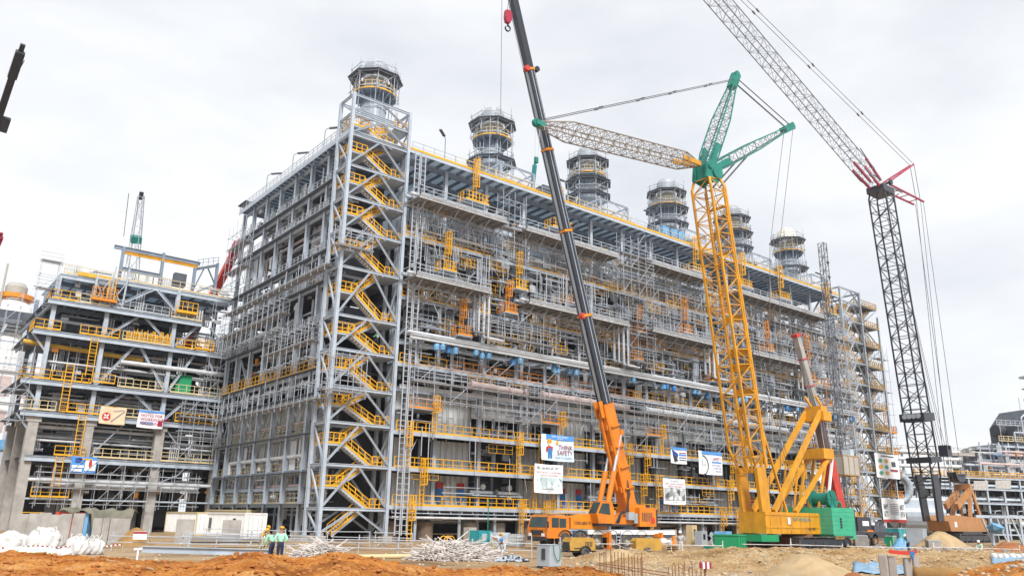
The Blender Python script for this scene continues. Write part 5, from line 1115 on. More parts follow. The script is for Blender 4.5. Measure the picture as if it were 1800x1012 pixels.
for s_ in (-1,1):
    q = MB(); q.bar((3.2,s_*1.6,4.4), ap+V(0,s_*1.1,0), .5, .8); q.build('gantry_leg', M['tan'], BC)
    q = MB(); q.bar((7.6,s_*1.6,4.4), ap+V(.4,s_*1.1,0), .35, .5); q.build('gantry_leg', M['tan'], BC)
    q = MB(); q.bar(ap+V(0,s_*1.0,-.8), bl(1672,890)+V(0,s_*1.0,0), .6, 1.1); q.build('mast_arm', M['tan'], BC)
q = MB(); q.bar(ap-V(0,1.4,0), ap+V(0,1.4,0), 1.1, 1.0); q.bar(ap+V(-1,-1.2,-2.4), ap+V(-1,1.2,-2.4), .4); q.build('gantry_head', M['tan'], BC)
# ---- far cranes
def far_boom(label, tip, base, w, m1, kind, name='crane', hw=None):
    t = thing('crane', label, 'crane', tuple(base)); d = V(*tip)-V(*base)
    if kind == 'lattice':
        lattice(t, d*.02, d, w, w, max(14, int(np.linalg.norm(d)/2.4)), (1,-.6,0), M[m1], .06, .026, .8, .3, .1, .45)
    else:
        q = MB(); q.bar(d*0, d*.55, w*1.15, w*1.3, (1,0,0)); q.build('boom_section', M[m1], t); q = MB(); q.bar(d*.551, d*.985, w, w*1.15, (1,0,0)); q.build('boom_section', M[m1], t)
        q = MB(); q.bar(d*.96, d, w*1.3, w*1.5, (1,0,0)); sheave(q, d*1.0, w*.5, w*.8); q.bar(d*.985, d*1.012, w*.6, w*.8, (1,0,0)); q.build('boom_head', M[hw or m1], t)
    q = MB(); q.box(-4,-1.5,0.9,4,1.5,3.2); q.build('carrier', M[m1], t); q = MB(); q.box(-4,-1.6,0,4,1.6,.9); q.build('track', M['rubber'], t)
    return t, d
g0, g1_ = at(222, 560, 128), at(248, 345, 124); dg = g1_-g0; kz = (g0[2]-GZ)/dg[2]
t, d = far_boom('distant green headed lattice crane boom rising behind the lower left roof', g1_, g0-dg*kz, 2.5, 'scaff', 'lattice')
q = MB(); p = d*.93; q.bar(d*.87, d*.888, 1.6, 1.5, (1,0,0)); q.build('boom_fitting', M['seagreen'], t); q = MB(); q.bar(d*.99, d*1.012, .35, .6, (1,0,0)); q.build('boom_head', M['black'], t); rope(t, d*1.0+V(-1.8,0,0), d*.88+V(-1.8,0,0), .05)
r0, r1 = at(380, 508, 126), at(421, 428, 124); dr = r1-r0; kz = (r0[2]-GZ)/dr[2]
far_boom('distant red telescopic crane boom in the gap beside the main building', r1, r0-dr*kz, .95, 'red', 'tele', hw='crimson')
k0, k1 = at(0, 200, 62), at(36, 92, 60); dk = k1-k0; kz = (k0[2]-GZ)/dk[2]
t, d = far_boom('black telescopic crane boom leaning in at the upper left edge', k1, k0-dk*kz, .42, 'black', 'tele')
q = MB(); p = d*.875+V(.5,0,0); q.bar(p, p+d*.022, .42, .6, (1,0,0)); q.build('hook_block', M['dark'], t); rope(t, d*.99+V(.4,0,0), d*.6+V(-2.5,0,0), .03)
g0, g1_ = at(936, 330, 190), at(940, 290, 188); dg = g1_-g0; kz = (g0[2]-GZ)/dg[2]
far_boom('tiny green tipped crane boom far behind the roof', g1_, g0-dg*kz, .55, 'teal', 'tele')
k0, k1 = at(-16, 455, 120), at(0, 416, 119); dk = k1-k0; kz = (k0[2]-GZ)/dk[2]
far_boom('red crane boom tip just showing at the left edge', k1, k0-dk*kz, .6, 'crimson', 'tele')
# bare lattice mast standing beside the far end of the roof
m0, m1 = at(1466, 640, 134), at(1445, 428, 136)
LM = thing('lattice_mast', 'slim grey lattice mast beside the far end of the building', 'mast', (m1[0], m1[1], GZ))
lattice(LM, (0,0,0), (0,0,m1[2]-GZ), 1.0, 1.0, 40, (0,1,0), M['interior'], .055, .028)
for k in range(16): q = MB(); z = 6+k*2.6; q.box(-.2,-.75,z,.4,-.6,z+.25); q.build('mast_tie', M['dark'], LM)
# ---------------------------------------------------------------- terrain
def vnoise(x, y, seed):
    xi, yi = np.floor(x).astype(np.int64), np.floor(y).astype(np.int64); fx, fy = x-xi, y-yi
    def hsh(a, b): h = (a*374761393+b*668265263+seed*974634777) & 0xffffffff; h = ((h ^ (h >> 13))*1274126177) & 0xffffffff; return ((h ^ (h >> 16)) & 0xffff)/65535.0
    u, v = fx*fx*(3-2*fx), fy*fy*(3-2*fy)
    return (hsh(xi,yi)*(1-u)+hsh(xi+1,yi)*u)*(1-v)+(hsh(xi,yi+1)*(1-u)+hsh(xi+1,yi+1)*u)*v
def fbm(x, y, seed, o=4):
    r = 0; a = .5
    for k in range(o): r = r+a*(vnoise(x*2**k, y*2**k, seed+k)-.5); a *= .5
    return r
RX1 = [-900,-200,0,60,120,200,290,360,420,450,485,530,570,600,640,690,740,800,850,900,950,1000,1040,1080,1140,1300,1620,1680,1740,1800,1900,2400]
RY1 = [968,968,971,969,975,977,986,985,975,969,972,979,976,969,973,983,992,999,996,991,1000,995,993,1003,1016,1030,1022,1005,992,983,978,980]
RX2 = [900,960,1000,1040,1080,1120,1160,1200,1250,1300,1360,1450,1500,1560,1620,1700,1760,1800,2000,2400]
RY2 = [998,992,982,974,969,967,971,971,967,963,965,967,966,967,969,969,971,972,973,973]
NA, ND = 820, 400
phi = np.radians(np.linspace(-58, 58, NA)); dist = np.concatenate([np.linspace(15,22,16,endpoint=False), np.linspace(22,64,274,endpoint=False), 64*np.power(500/64, np.linspace(0,1,110))])
PH, DD = np.meshgrid(phi, dist)
GX = CAM[0]+DD*np.cos(_az-PH); GY = CAM[1]+DD*np.sin(_az-PH)
pxc = 900+1458*np.tan(PH)
horz = 913+(pxc-900)*.0192
fwd_ = DD*np.cos(PH)
def crest(rx, ry, d): return CAM[2]-(np.interp(pxc, rx, ry)-horz)/1458*d
Z = np.full_like(GX, GZ)
z1 = crest(RX1, RY1, 31.0); z2 = crest(RX2, RY2, 52.0)
def bank(zc, d0, back, slope):
    h = np.maximum(zc-GZ, 0); t = fwd_-d0
    return np.where(t > 0, h*np.exp(-(t/back)**2), h+slope*t)
wob = fbm(GX*.25, GY*.25, 5, 3)*5
b1 = bank(z1, 31.0+0*wob, 2.6, .05); 
w2 = np.clip((pxc-930)/120, 0, 1); h2 = np.maximum(z2-GZ, 0)*w2; t2 = fwd_-(52.0+wob*.4)
b2 = np.where(t2 > 0, h2*np.exp(-(t2/3.0)**2), np.maximum(h2+.085*t2, -.25)*np.exp(-np.clip(-t2-13,0,40)/6.0))
Z = GZ+np.maximum(np.maximum(b1, b2), -.2)
m1 = np.clip((b1+.02)/.25, 0, 1)*(fwd_ < 38); m2 = np.clip(b2/.2, 0, 1)*(1-m1)
rough = np.clip(m1+m2, 0, 1)
nf = fbm(GX*.55, GY*.55, 11, 3); nn = fbm(GX*1.7, GY*1.7, 23, 4); n3 = np.abs(fbm(GX*4.2, GY*4.2, 37, 3))
amp = np.clip(60/np.maximum(fwd_,1)*.02, 0, .03)
rd = 1-np.abs(fbm(GX*1.1, GY*1.1, 51, 4))*3.2; tuft = np.clip(fbm(GX*2.6,GY*2.6,61,3)*2.4,0,1)
side = np.sin((GX*math.sin(_az)-GY*math.cos(_az))*.9+fbm(GX*.3,GY*.3,91,2)*3)
rut = sum(np.exp(-((fwd_-c_-fbm(GX*.12,GY*.12,81,2)*2.5)/.28)**2) for c_ in (37.2, 38.9, 41.5, 43.1))*(fwd_ < 60)
Z = Z+rough*(nf*.22*np.clip((34-fwd_)/8,.25,1)+nn*.20+n3*.22+tuft*.10)+m2*(rd*.12+n3*.14)+(1-rough)*((nn*.07+n3*.05)*np.exp(-fwd_/120)-rut*.07)
far = np.clip((fwd_-130)/200, 0, 1); Z = Z*(1-far)+GZ*far
idx = np.arange(NA*ND).reshape(ND, NA)
faces = np.stack([idx[:-1,:-1], idx[:-1,1:], idx[1:,1:], idx[1:,:-1]], -1).reshape(-1,4)[:, ::-1]
me = bpy.data.meshes.new('ground'); co = np.stack([GX,GY,Z],-1).reshape(-1,3).astype(np.float32)
me.vertices.add(len(co)); me.vertices.foreach_set('co', co.ravel()); me.loops.add(faces.size); me.loops.foreach_set('vertex_index', faces.ravel().astype(np.int32))
me.polygons.add(len(faces)); me.polygons.foreach_set('loop_start', np.arange(0, faces.size, 4, dtype=np.int32)); me.polygons.foreach_set('loop_total', np.full(len(faces), 4, np.int32))
me.polygons.foreach_set('use_smooth', np.ones(len(faces), bool)); me.update(calc_edges=True)
def heights(x, y):           # ground height under a point
    dx, dy = x-CAM[0], y-CAM[1]; d = math.hypot(dx, dy); p = _az-math.atan2(dy, dx)
    i = min(ND-1, int(np.searchsorted(dist, d))); j = min(NA-1, max(0, int(round((p-phi[0])/(phi[-1]-phi[0])*(NA-1))))); return float(Z[i,j])
at_s = me.attributes.new('soil', 'FLOAT', 'POINT'); at_s.data.foreach_set('value', np.clip(m1*1.15+fbm(GX*.2,GY*.2,71,3)*.5*m1,0,1).ravel().astype(np.float32))
at_s = me.attributes.new('sand', 'FLOAT', 'POINT'); at_s.data.foreach_set('value', np.clip(m2+.25,0,1).ravel().astype(np.float32))
gm = bpy.data.materials.new('earth_ground'); gm.use_nodes = True; t_ = gm.node_tree; bs_ = t_.nodes['Principled BSDF']; bs_.inputs['Roughness'].default_value = .95; bs_.inputs['Specular IOR Level'].default_value = .15; lk = t_.links.new
def nd(ty, **k):
    n = t_.nodes.new(ty)
    for a, v in k.items(): setattr(n, a, v)
    return n
geo = nd('ShaderNodeNewGeometry')
def nz(sc, det=8, ro=.6): n = nd('ShaderNodeTexNoise'); n.inputs['Scale'].default_value = sc; n.inputs['Detail'].default_value = det; n.inputs['Roughness'].default_value = ro; lk(geo.outputs['Position'], n.inputs['Vector']); return n
def ramp(src, *st):
    r = nd('ShaderNodeValToRGB'); r.color_ramp.elements[0].position = st[0][0]; r.color_ramp.elements[0].color = (*st[0][1],1); r.color_ramp.elements[1].position = st[-1][0]; r.color_ramp.elements[1].color = (*st[-1][1],1)
    for p, c in st[1:-1]: e = r.color_ramp.elements.new(p); e.color = (*c,1)
    lk(src, r.inputs[0]); return r
def mixc(f, a, b):
    x = nd('ShaderNodeMix', data_type='RGBA')
    if isinstance(f, float): x.inputs[0].default_value = f
    else: lk(f, x.inputs[0])
    lk(a, x.inputs[6]); lk(b, x.inputs[7]); return x.outputs[2]
orr = ramp(nz(.55).outputs[0], (.3,(.23,.068,.014)), (.42,(.37,.125,.022)), (.52,(.46,.185,.04)), (.66,(.50,.25,.085)), (.8,(.46,.31,.16)))
snr = ramp(nz(.7).outputs[0], (.3,(.26,.145,.06)), (.45,(.36,.235,.115)), (.6,(.43,.31,.175)), (.75,(.47,.385,.27)))
cmp_ = ramp(nz(.12).outputs[0], (.3,(.24,.155,.09)), (.5,(.36,.25,.145)), (.7,(.41,.32,.22)))
a1 = nd('ShaderNodeAttribute', attribute_name='soil'); a2 = nd('ShaderNodeAttribute', attribute_name='sand')
c_ = mixc(a2.outputs['Fac'], cmp_.outputs[0], snr.outputs[0]); c_ = mixc(a1.outputs['Fac'], c_, orr.outputs[0])
sp_ = ramp(nz(9.0, 4).outputs[0], (.38,(.62,.60,.58)), (.5,(1,1,1)), (.64,(1.12,1.12,1.12)), (.72,(1.35,1.35,1.35)))
dmp = ramp(nz(.22, 6).outputs[0], (.36,(.62,.58,.55)), (.47,(1,1,1)), (.6,(1.05,1.04,1.02)), (.75,(.86,.84,.82))); m0 = nd('ShaderNodeMix', data_type='RGBA', blend_type='MULTIPLY'); m0.inputs[0].default_value = 1; lk(c_, m0.inputs[6]); lk(dmp.outputs[0], m0.inputs[7]); c_ = m0.outputs[2]
mu = nd('ShaderNodeMix', data_type='RGBA', blend_type='MULTIPLY'); mu.inputs[0].default_value = 1; lk(c_, mu.inputs[6]); lk(sp_.outputs[0], mu.inputs[7]); lk(mu.outputs[2], bs_.inputs['Base Color'])
bp_ = nd('ShaderNodeBump'); bp_.inputs['Strength'].default_value = .8; bp_.inputs['Distance'].default_value = .12; lk(nz(5.0, 10, .7).outputs[0], bp_.inputs['Height']); lk(bp_.outputs[0], bs_.inputs['Normal'])
me.materials.append(gm); link('ground', me, kind='structure')
def icolump(c, r, R_, n=1):
    t = (1+5**.5)/2; v = np.array([(-1,t,0),(1,t,0),(-1,-t,0),(1,-t,0),(0,-1,t),(0,1,t),(0,-1,-t),(0,1,-t),(t,0,-1),(t,0,1),(-t,0,-1),(-t,0,1)])/1.9
    v = v*np.array([[R_.uniform(.7,1.25)] for _ in range(12)])*np.array([R_.uniform(.7,1.4),R_.uniform(.7,1.4),R_.uniform(.5,.9)])*r+np.array(c)
    return v, [(0,11,5),(0,5,1),(0,1,7),(0,7,10),(0,10,11),(1,5,9),(5,11,4),(11,10,2),(10,7,6),(7,1,8),(3,9,4),(3,4,2),(3,2,6),(3,6,8),(3,8,9),(4,9,5),(2,4,11),(6,2,10),(8,6,7),(9,8,1)]
R2 = random.Random(21); q1, q2, q3 = MB(), MB(), MB()
for i in range(7600):
    d = R2.uniform(22, 37) if i % 2 else R2.uniform(38, 58); p = R2.uniform(-36, 36); x = CAM[0]+d/math.cos(math.radians(p))*math.cos(_az-math.radians(p)); y = CAM[1]+d/math.cos(math.radians(p))*math.sin(_az-math.radians(p))
    if d > 37 and p < 3 and R2.random() < .85: continue
    r = abs(R2.gauss(0, .06))+.02
    if r > .13: r = .08
    v, f = icolump((x,y,heights(x,y)+r*.2), r, R2); (q1 if d < 37 and p < 8 else q2 if R2.random() < .8 else q3).raw(v, f)
M['clodsand'] = mat('pale_clod', (.44,.345,.22), .95, 0, .25, 3.0)
q1.build('soil_clods', M['orsoil'], kind='stuff'); q2.build('sand_clods', M['clodsand'], kind='stuff'); q3.build('pale_stones', M['concrete'], kind='stuff')
# ---------------------------------------------------------------- heaps of sand and soil
def heap(name, label, c, rx, ry, h, m, seed, rz=0, n=48, k=22, cat='heap'):
    v = []; R_ = random.Random(seed); 
    th = np.linspace(0, 2*math.pi, n, endpoint=False)
    for j in range(k):
        u = j/(k-1); rr = u
        x = np.cos(th)*rx*rr; y = np.sin(th)*ry*rr
        zz = h*(np.cos(u*math.pi)*.5+.5)**.85 if u < 1 else 0
        bump = fbm((x+seed*7)*1.1, (y+seed*3)*1.1, seed, 4)*h*.42*(1-u*.4)+fbm((x+seed)*4, (y+seed)*4, seed+9, 3)*.10
        v.append(np.stack([x, y, zz+bump-(.3 if j == k-1 else 0.0)], 1))
    f = [[j*n+i, (j+1)*n+i, (j+1)*n+(i+1)%n, j*n+(i+1)%n] for j in range(k-1) for i in range(n)]
    q = MB(); q.raw(np.vstack(v), f); o = q.build(name, m, None, True); o.location = tuple(c); o.rotation_euler = (0,0,rz); return tag(o, label, cat)
M['sandp'] = mat('loose_sand', (.40,.285,.155), .95, 0, .22, .9, (.47,.385,.26), .5, 1.2, .6)
M['brownsand'] = mat('brown_sand', (.28,.16,.055), .95, 0, .25, 1.5, bump=.6)
M['redsoil'] = mat('red_soil', (.29,.10,.033), .95, 0, .3, 1.5, (.40,.23,.11), .6, 1.0, .8)
def gnd(px, py, d):   # place on the ground at a distance
    p = at(px, py, d); return V(p[0], p[1], heights(p[0], p[1]))
c = gnd(1422, 990, 40); heap('sand_pile', 'big pale sand pile in front of the green counterweight', c-V(0,0,.3), 3.3, 3.0, 1.25, M['sandp'], 4, .6)
c = gnd(236, 950, 62); heap('sand_pile', 'small brown sand pile in front of the white container', c, 1.6, 1.3, 1.25, M['brownsand'], 6)
c = gnd(1500, 1004, 34); heap('soil_heap', 'low red soil heap beside the concrete posts', c-V(0,0,.2), 1.3, .9, .7, M['redsoil'], 8)
c = gnd(1655, 950, 100); heap('soil_heap', 'flat sandy heap in front of the tan crane body', c, 6.5, 3, 1.9, M['sandp'], 9)
c = gnd(1775, 950, 90); heap('soil_heap', 'low red soil bank at the right edge beyond the tarps', c, 6, 2.5, 1.0, M['redsoil'], 10)
c = gnd(1090, 972, 47); heap('sand_pile', 'rubbly sand heap just behind the rusty rebar', c-V(0,0,.2), 2.2, 1.3, .55, M['sandp'], 12)
# ---------------------------------------------------------------- bags
def bag(name, label, c, r, h, m, seed, loops=True, group=None):
    t = thing(name, label, 'bag', c, seed*.7, group); n = 52; v = []; R_ = np.random.default_rng(seed); th = np.linspace(0,2*math.pi,n,endpoint=False)
    prof = [(0,0),(.86,.0),(1.0,.08),(1.05,.16),(1.07,.26),(1.05,.38),(1.02,.5),(.97,.62),(.9,.74),(.8,.83),(.68,.9),(.55,.95),(.4,.985),(.2,1.0),(0,.97)]
    ph = R_.uniform(0,6.28,4)
    for i, (a, z) in enumerate(prof):
        sq = 1/np.maximum(np.abs(np.cos(th)),np.abs(np.sin(th)))**.45
        w = 1+.07*np.sin(th*5+ph[0]+z*4)+.06*np.sin(th*9+ph[1]-z*9)+.045*np.sin(th*13+ph[3]+z*14)+.03*np.sin(z*22+th*3+ph[2])
        v.append(np.stack([np.cos(th)*a*r*sq*w, np.sin(th)*a*r*sq*w, np.full(n,z*h)+.08*h*np.sin(th*2+ph[2])*(z>.3)+.05*h*np.sin(th*4+ph[3])*(z>.5)],1))
    q = MB(); q.raw(np.vstack(v), [[j*n+i, j*n+(i+1)%n, (j+1)*n+(i+1)%n, (j+1)*n+i] for j in range(len(prof)-1) for i in range(n)]); q.build('sack', m, t, True)
    if loops:
        for k in range(4):
            a = k*math.pi/2+.7; p = V(math.cos(a)*r*.62, math.sin(a)*r*.62, h*.86); s_ = V(-math.sin(a),math.cos(a),0)*.16; q = MB()
            q.path([p-s_, p-s_*.9+V(0,0,.22)+p*V(.1,.1,0), p+V(0,0,.36)+p*V(.15,.15,0), p+s_*.9+V(0,0,.2)+p*V(.1,.1,0), p+s_], .028, 5); q.build('lifting_loop', m, t)
    return t
G_ = 'white bulk bags at the left'
bag('bulk_bag', 'slumped white bulk bag half cut off by the left edge', gnd(14, 965, 46), 1.05, 1.15, M['bag'], 1, False, G_)
bag('bulk_bag', 'tallest white bulk bag with upright lifting loops', gnd(76, 962, 46), .85, 1.35, M['bag'], 2, True, G_)
bag('bulk_bag', 'small white bulk bag with long loops, left one of the right pair', gnd(136, 962, 46), .55, .95, M['bag'], 3, True, G_)
bag('bulk_bag', 'small lumpy white bulk bag beside the brown sand pile', gnd(163, 962, 47), .55, .85, M['bag'], 5, True, G_)
for i, (px, w, m, l) in enumerate(((18,.65,'bag','flat white sack under the slumped bulk bag'),(52,.62,'greenbag','pale green sack lying before the tallest bulk bag'),(84,.55,'greenbag','paler green sack right of the other green sack'),(112,.5,'bag','flat white sack between the tall bag and the small pair'),(34,.4,'greenbag','small green sack by the flat white sack'))):
    bag('sack', l, gnd(px, 970, 43), w, .48, M[m], 10+i, False, 'sacks at the feet of the bulk bags')
# ---------------------------------------------------------------- containers, slabs, tarpaulin
def container(label, p0, dirv, L_, m, top, H_=2.6, W_=2.44, ribs=True, doors=True):
    t = thing('site_container', label, 'container', tuple(p0), math.atan2(dirv[1], dirv[0]))
    q = MB(); q.box(.08,.08,.12,L_-.08,W_-.08,H_-.05); q.build('shell', M[m], t)
    q = MB(); n = int(L_/.30)
    for k in range(n):
        x = .2+k*(L_-.4)/n
        q.prism([(x,.08),(x+.05,.03),(x+.14,.03),(x+.19,.08)], .2, H_-.2, 2); q.prism([(x,W_-.08),(x+.19,W_-.08),(x+.14,W_-.03),(x+.05,W_-.03)], .2, H_-.2, 2)
    q.build('corrugation', M[m], t, kind='stuff')
    for z in (.0, H_-.17):
        for y in (0, W_-.12): q = MB(); q.box(0,y,z,L_,y+.12,z+.17); q.build('rail', M[top], t)
        for x in (0, L_-.12): q = MB(); q.box(x,.125,z,x+.12,W_-.125,z+.168); q.build('rail', M[top], t)
    for x in (0, L_-.14):
        for y in (-.003, W_-.137): q = MB(); q.box(x-.003,y,.172,x+.145,y+.14,H_-.172); q.build('corner_post', M[top], t)
    if doors:
        for y in (.2, 1.25):
            q = MB(); q.box(L_-.06,y,.2,L_-.02,y+.98,H_-.22); q.build('door', M[m], t)
            q = MB()
            for k in (.25,.7): q.tube((L_-.0,y+k,.25), (L_-.0,y+k,H_-.3), .025, 6)
            q.build('lock_bar', M['galv'], t)
    return t
e0 = gnd(427, 945, 84)
ct = container('white site container nearest the workers, its door end facing right', e0+V(0,12.1,0), (0,-1,0), 12.1, 'white', 'white')
container('white site container with cream rails, left of the first container', e0+V(-1.0,24.6,0), (0,-1,0), 12.1, 'white', 'cream')
container('cream topped container behind the two white ones', e0+V(3.2,22,.0), (0,-1,0), 14, 'cream', 'cream', 2.95)
q = MB()
for y in (3.5, 5.6, 11, 12.9): q.box(-.02,y,1.9,-.005,y+.7,2.35)
M_ = q
for y in (2.6, 10.2):
    o = MB(); b = e0; o.box(b[0]-.06,b[1]+y,b[2]+.7,b[0]-.005,b[1]+y+.75,b[2]+2.0); tag(o.build('container_window', M['black']), ('dark window in the white container, '+('nearer the door end' if y < 5 else 'farther from the door end')), 'window', 'windows of the white container')
def slab(px, py, d, w, h, lean, label, grp, m='concrete', rz=.65):
    t = MB(); t.box(-w/2,-.07,0,w/2,.07,h); t.box(-w/2+.1,-.09,h*.15,-w/2+.16,-.072,h*.9); t.box(w/2-.16,-.09,h*.15,w/2-.1,-.072,h*.9)
    o = t.build('concrete_slab', M[m]); o.location = tuple(gnd(px, py, d)); o.rotation_euler = (lean,0,-rz); return tag(o, label, 'slab', grp)
for i, (px, l) in enumerate(((32,'leftmost upright concrete slab behind the bulk bags'),(52,'second concrete slab from the left, behind the tallest bag'),(71,'third concrete slab from the left, behind the tallest bag'),(90,'fourth concrete slab, just right of the tallest bag'),(109,'fifth concrete slab, left of the small bags'),(131,'sixth concrete slab, behind the small bag pair'))):
    slab(px, 952, 62, .86, 2.15+.06*(i%3), -.04-.02*(i%2), l, 'upright concrete slabs')
for i, (px, w, l) in enumerate(((167,.7,'narrow concrete slab right of the olive tarpaulin'),(182,.5,'slim concrete slab between two wider slabs'),(207,1.5,'wide concrete slab with rubble on its top, left of the sand pile'),(322,1.45,'stained concrete slab standing against the middle of the white container'),(404,1.5,'concrete slab standing near the container door end'))): slab(px, 950, 62 if i < 3 else 66, w, 1.95, -.03, l, 'upright concrete slabs')
tp = thing('tarpaulin_stack', 'olive tarpaulin thrown over a red and blue stack behind the concrete slabs', 'tarpaulin', tuple(gnd(140, 930, 70)), -.65)
q = MB(); q.box(-2.3,0,0,.2,2,2.35); q.build('red_box', M['red'], tp); q = MB(); q.box(.22,.01,0,.6,2,2.35); q.build('blue_box', M['ltblue'], tp)
v = []; n = 26
for i in range(n):
    for j in range(8):
        x = -1.9+i*.24; y = -.35+j*.34; e = 0 if 0 < j < 7 else .25
        z = 2.62+.12*math.sin(i*.9)+.06*math.sin(j*2+i)-e
        if x > 1.2 and j < 4: z = 2.5-(4-j)*.62+.08*math.sin(i*1.7)
        v.append((x, y-(.3*math.sin(i*1.3) if x > 1.2 and j < 3 else 0), z))
q.__init__(); q.raw(v, [[i*8+j,(i+1)*8+j,(i+1)*8+j+1,i*8+j+1] for i in range(n-1) for j in range(7)]); o = q.build('olive_sheet', M['tarp'], tp, True); sm = o.modifiers.new('thickness','SOLIDIFY'); sm.thickness = .02
# ---------------------------------------------------------------- tube barricade along the works, tape and posts
def barrier(a, b, label, hts=(.5,.95), sp=2.2, m='scaff'):
    t = thing('tube_barrier', label, 'barrier', tuple(a), 0, 'scaffold tube barriers'); L_ = np.linalg.norm((b-a)[:2]); n = max(1,int(L_/sp)); R_ = random.Random(int(a[0]*10))
    q = MB()
    for k in range(n+1):
        p = (b-a)*k/n; z = heights(a[0]+p[0], a[1]+p[1])-a[2]; q.tube((p[0],p[1],z-.1), (p[0]+R_.uniform(-.05,.05),p[1],z+1.2+R_.uniform(-.1,.25)), .035, 6)
    q.build('post', M[m], t, kind='stuff')
    for h in hts: q = MB(); za = heights(*a[:2])-a[2]; zb = heights(*b[:2])-a[2]; q.tube((-.2,0,za+h+R_.uniform(-.05,.05)), tuple(b[:2]-a[:2])+(zb+h+R_.uniform(-.05,.05),), .033, 6); q.build('rail', M[m], t)
xs = [196, 320, 440, 560, 700, 830, 935]
for i in range(6): barrier(gnd(xs[i], 960, 52), gnd(xs[i+1], 960, 52), ['grey tube barrier before the brown sand pile','grey tube barrier before the middle of the white container','grey tube barrier beside the green shirted workers','grey tube barrier behind the first pile of pale tubes','grey tube barrier between the two tube piles','grey tube barrier in front of the second tube pile'][i])
for i, (a, b) in enumerate(((985,1090),(1090,1180),(1180,1270))): barrier(gnd(a, 958, 58), gnd(b, 958, 58), ['pale tube barrier before the yellow generator','pale tube barrier before the crane wheels','pale tube barrier beside the standing worker in grey'][i], (.9,), 4, 'tubewhite')
for i, (a, b) in enumerate(((1280,1390),(1390,1480),(1490,1640),(1640,1790))): barrier(gnd(a, 950, 62), gnd(b, 950, 62), ['rope barrier beside the green skip','rope barrier before the crawler tracks','rope barrier before the debris at the right','rope barrier before the tan crane body'][i], (.95,), 3, 'tubewhite')
for i in range(5): barrier(gnd(360+i*75, 950, 66), gnd(425+i*75, 950, 66), ['second row tube barrier by the container door','second row tube barrier behind the workers','second row tube barrier left of the stair tower foot','second row tube barrier at the stair tower foot','second row tube barrier right of the stair tower foot'][i], (.4,.8,1.2), 1.6)
a, b = gnd(-30, 968, 42), gnd(215, 960, 48); tt = thing('barrier_tape', 'red and white barrier tape sagging in front of the bulk bags', 'tape', tuple(a)); qa, qb = MB(), MB(); n = 60
for k in range(n):
    u0, u1 = k/n, (k+1)/n; f_ = lambda u: (b-a)*u+V(0,0,.55-(b-a)[2]*u-.10*math.sin(u*math.pi*3)**2); (qa if k % 2 else qb).bar(f_(u0), f_(u1), .012, .07)
qa.build('red_stripes', M['crimson'], tt); qb.build('white_stripes', M['white'], tt)
q = MB()
for u in (0,.33,.66,1): p = (b-a)*u; z = heights(a[0]+p[0],a[1]+p[1])-a[2]; q.bar((p[0],p[1],z-.1), (p[0],p[1],z+.65), .05)
q.build('stake', M['wood'], tt)
o = MB(); p = gnd(240, 985, 38); o.bar(p-V(0,0,.1), p+V(0,0,.75), .07); o.bar(p+V(-.16,.1,.72), p+V(.16,-.1,.76), .09); tag(o.build('marker_peg', M['white']), 'short white marker peg standing in the soil', 'peg')
o = MB(); p = gnd(245, 950, 51.6); o.bar(p+V(-.35,.28,1.0), p+V(.35,-.28,1.0), .02, .5); sg = tag(o.build('notice_board', M['white']), 'small white notice with a red band on the tube barrier', 'sign'); o = MB(); o.bar(p+V(-.36,.27,1.17), p+V(.34,-.29,1.17), .03, .12); o.build('red_band', M['crimson'], sg)
a, b = gnd(140, 988, 30), gnd(268, 1011, 27); o = MB(); o.tube(a+V(0,0,.06), b+V(0,0,.06), .045, 8); tag(o.build('loose_tube', M['wood']), 'loose rusty pole lying on the orange soil', 'pole')
o = MB(); p = gnd(370, 979, 34); o.lathe([(0,-.08),(.2,-.08),(.22,.08),(.19,.1),(0,.07)], p+V(0,0,.16), 16, 0); tag(o.build('blue_bucket', M['ltblue']), 'blue bucket lying on its side in the soil', 'bucket')
a, b = gnd(596, 967, 47), gnd(745, 966, 50); o = MB(); o.tube(a+V(0,0,.13), b+V(0,0,.13), .13, 10); tag(o.build('ground_pipe', M['cream']), 'cream pipe lying between the two tube piles', 'pipe')
a, b = gnd(250, 966, 50), gnd(480, 970, 49); o = MB(); o.hsec(a+V(0,0,.2), b+V(0,0,.2), .3, .4, .05); tag(o.build('steel_beam', M['galv']), 'long grey steel beam lying before the white container', 'beam')
# ---------------------------------------------------------------- piles of scaffold tubes and couplers
def tube_pile(label, c, rx, ry, h, n, seed, ln=(1.2,3.2), r=.055):
    t = thing('tube_pile', label, 'pile', tuple(c)); R_ = random.Random(seed); q = MB()
    for i in range(n):
        a = R_.uniform(0,6.28); rr = math.sqrt(R_.random()); p = V(math.cos(a)*rr*rx, math.sin(a)*rr*ry, 0); top = h*max(.05,(1-rr*rr))*R_.uniform(.1,1)
        th = R_.gauss(-.9,.8); el = R_.gauss(0,.2); L_ = R_.uniform(*ln); d = V(math.cos(th)*math.cos(el), math.sin(th)*math.cos(el), math.sin(el))*L_/2; p[2] = top+abs(d[2])*.6
        if (p-d)[2] < 0: p[2] += -(p-d)[2]
        if (p+d)[2] < 0: p[2] += -(p+d)[2]
        if i < 90: o = MB(); o.tube(p-d, p+d, r, 6); o.build('tube', M['tubewhite'], t)
        else: q.tube(p-d, p+d, r, 6)
    q.build('tubes', M['tubewhite'], t, kind='stuff')
qx = V(math.cos(_az-math.pi/2), math.sin(_az-math.pi/2), 0)
tube_pile('smaller tangled pile of pale scaffold tubes near the green shirted workers', gnd(562, 975, 46), 1.35, 1.2, .95, 420, 1, (.8,2.2), .03)
tube_pile('larger tangled pile of pale scaffold tubes in front of the drums', gnd(800, 972, 49), 2.5, 1.8, 1.0, 760, 2, (.8,2.6), .031)
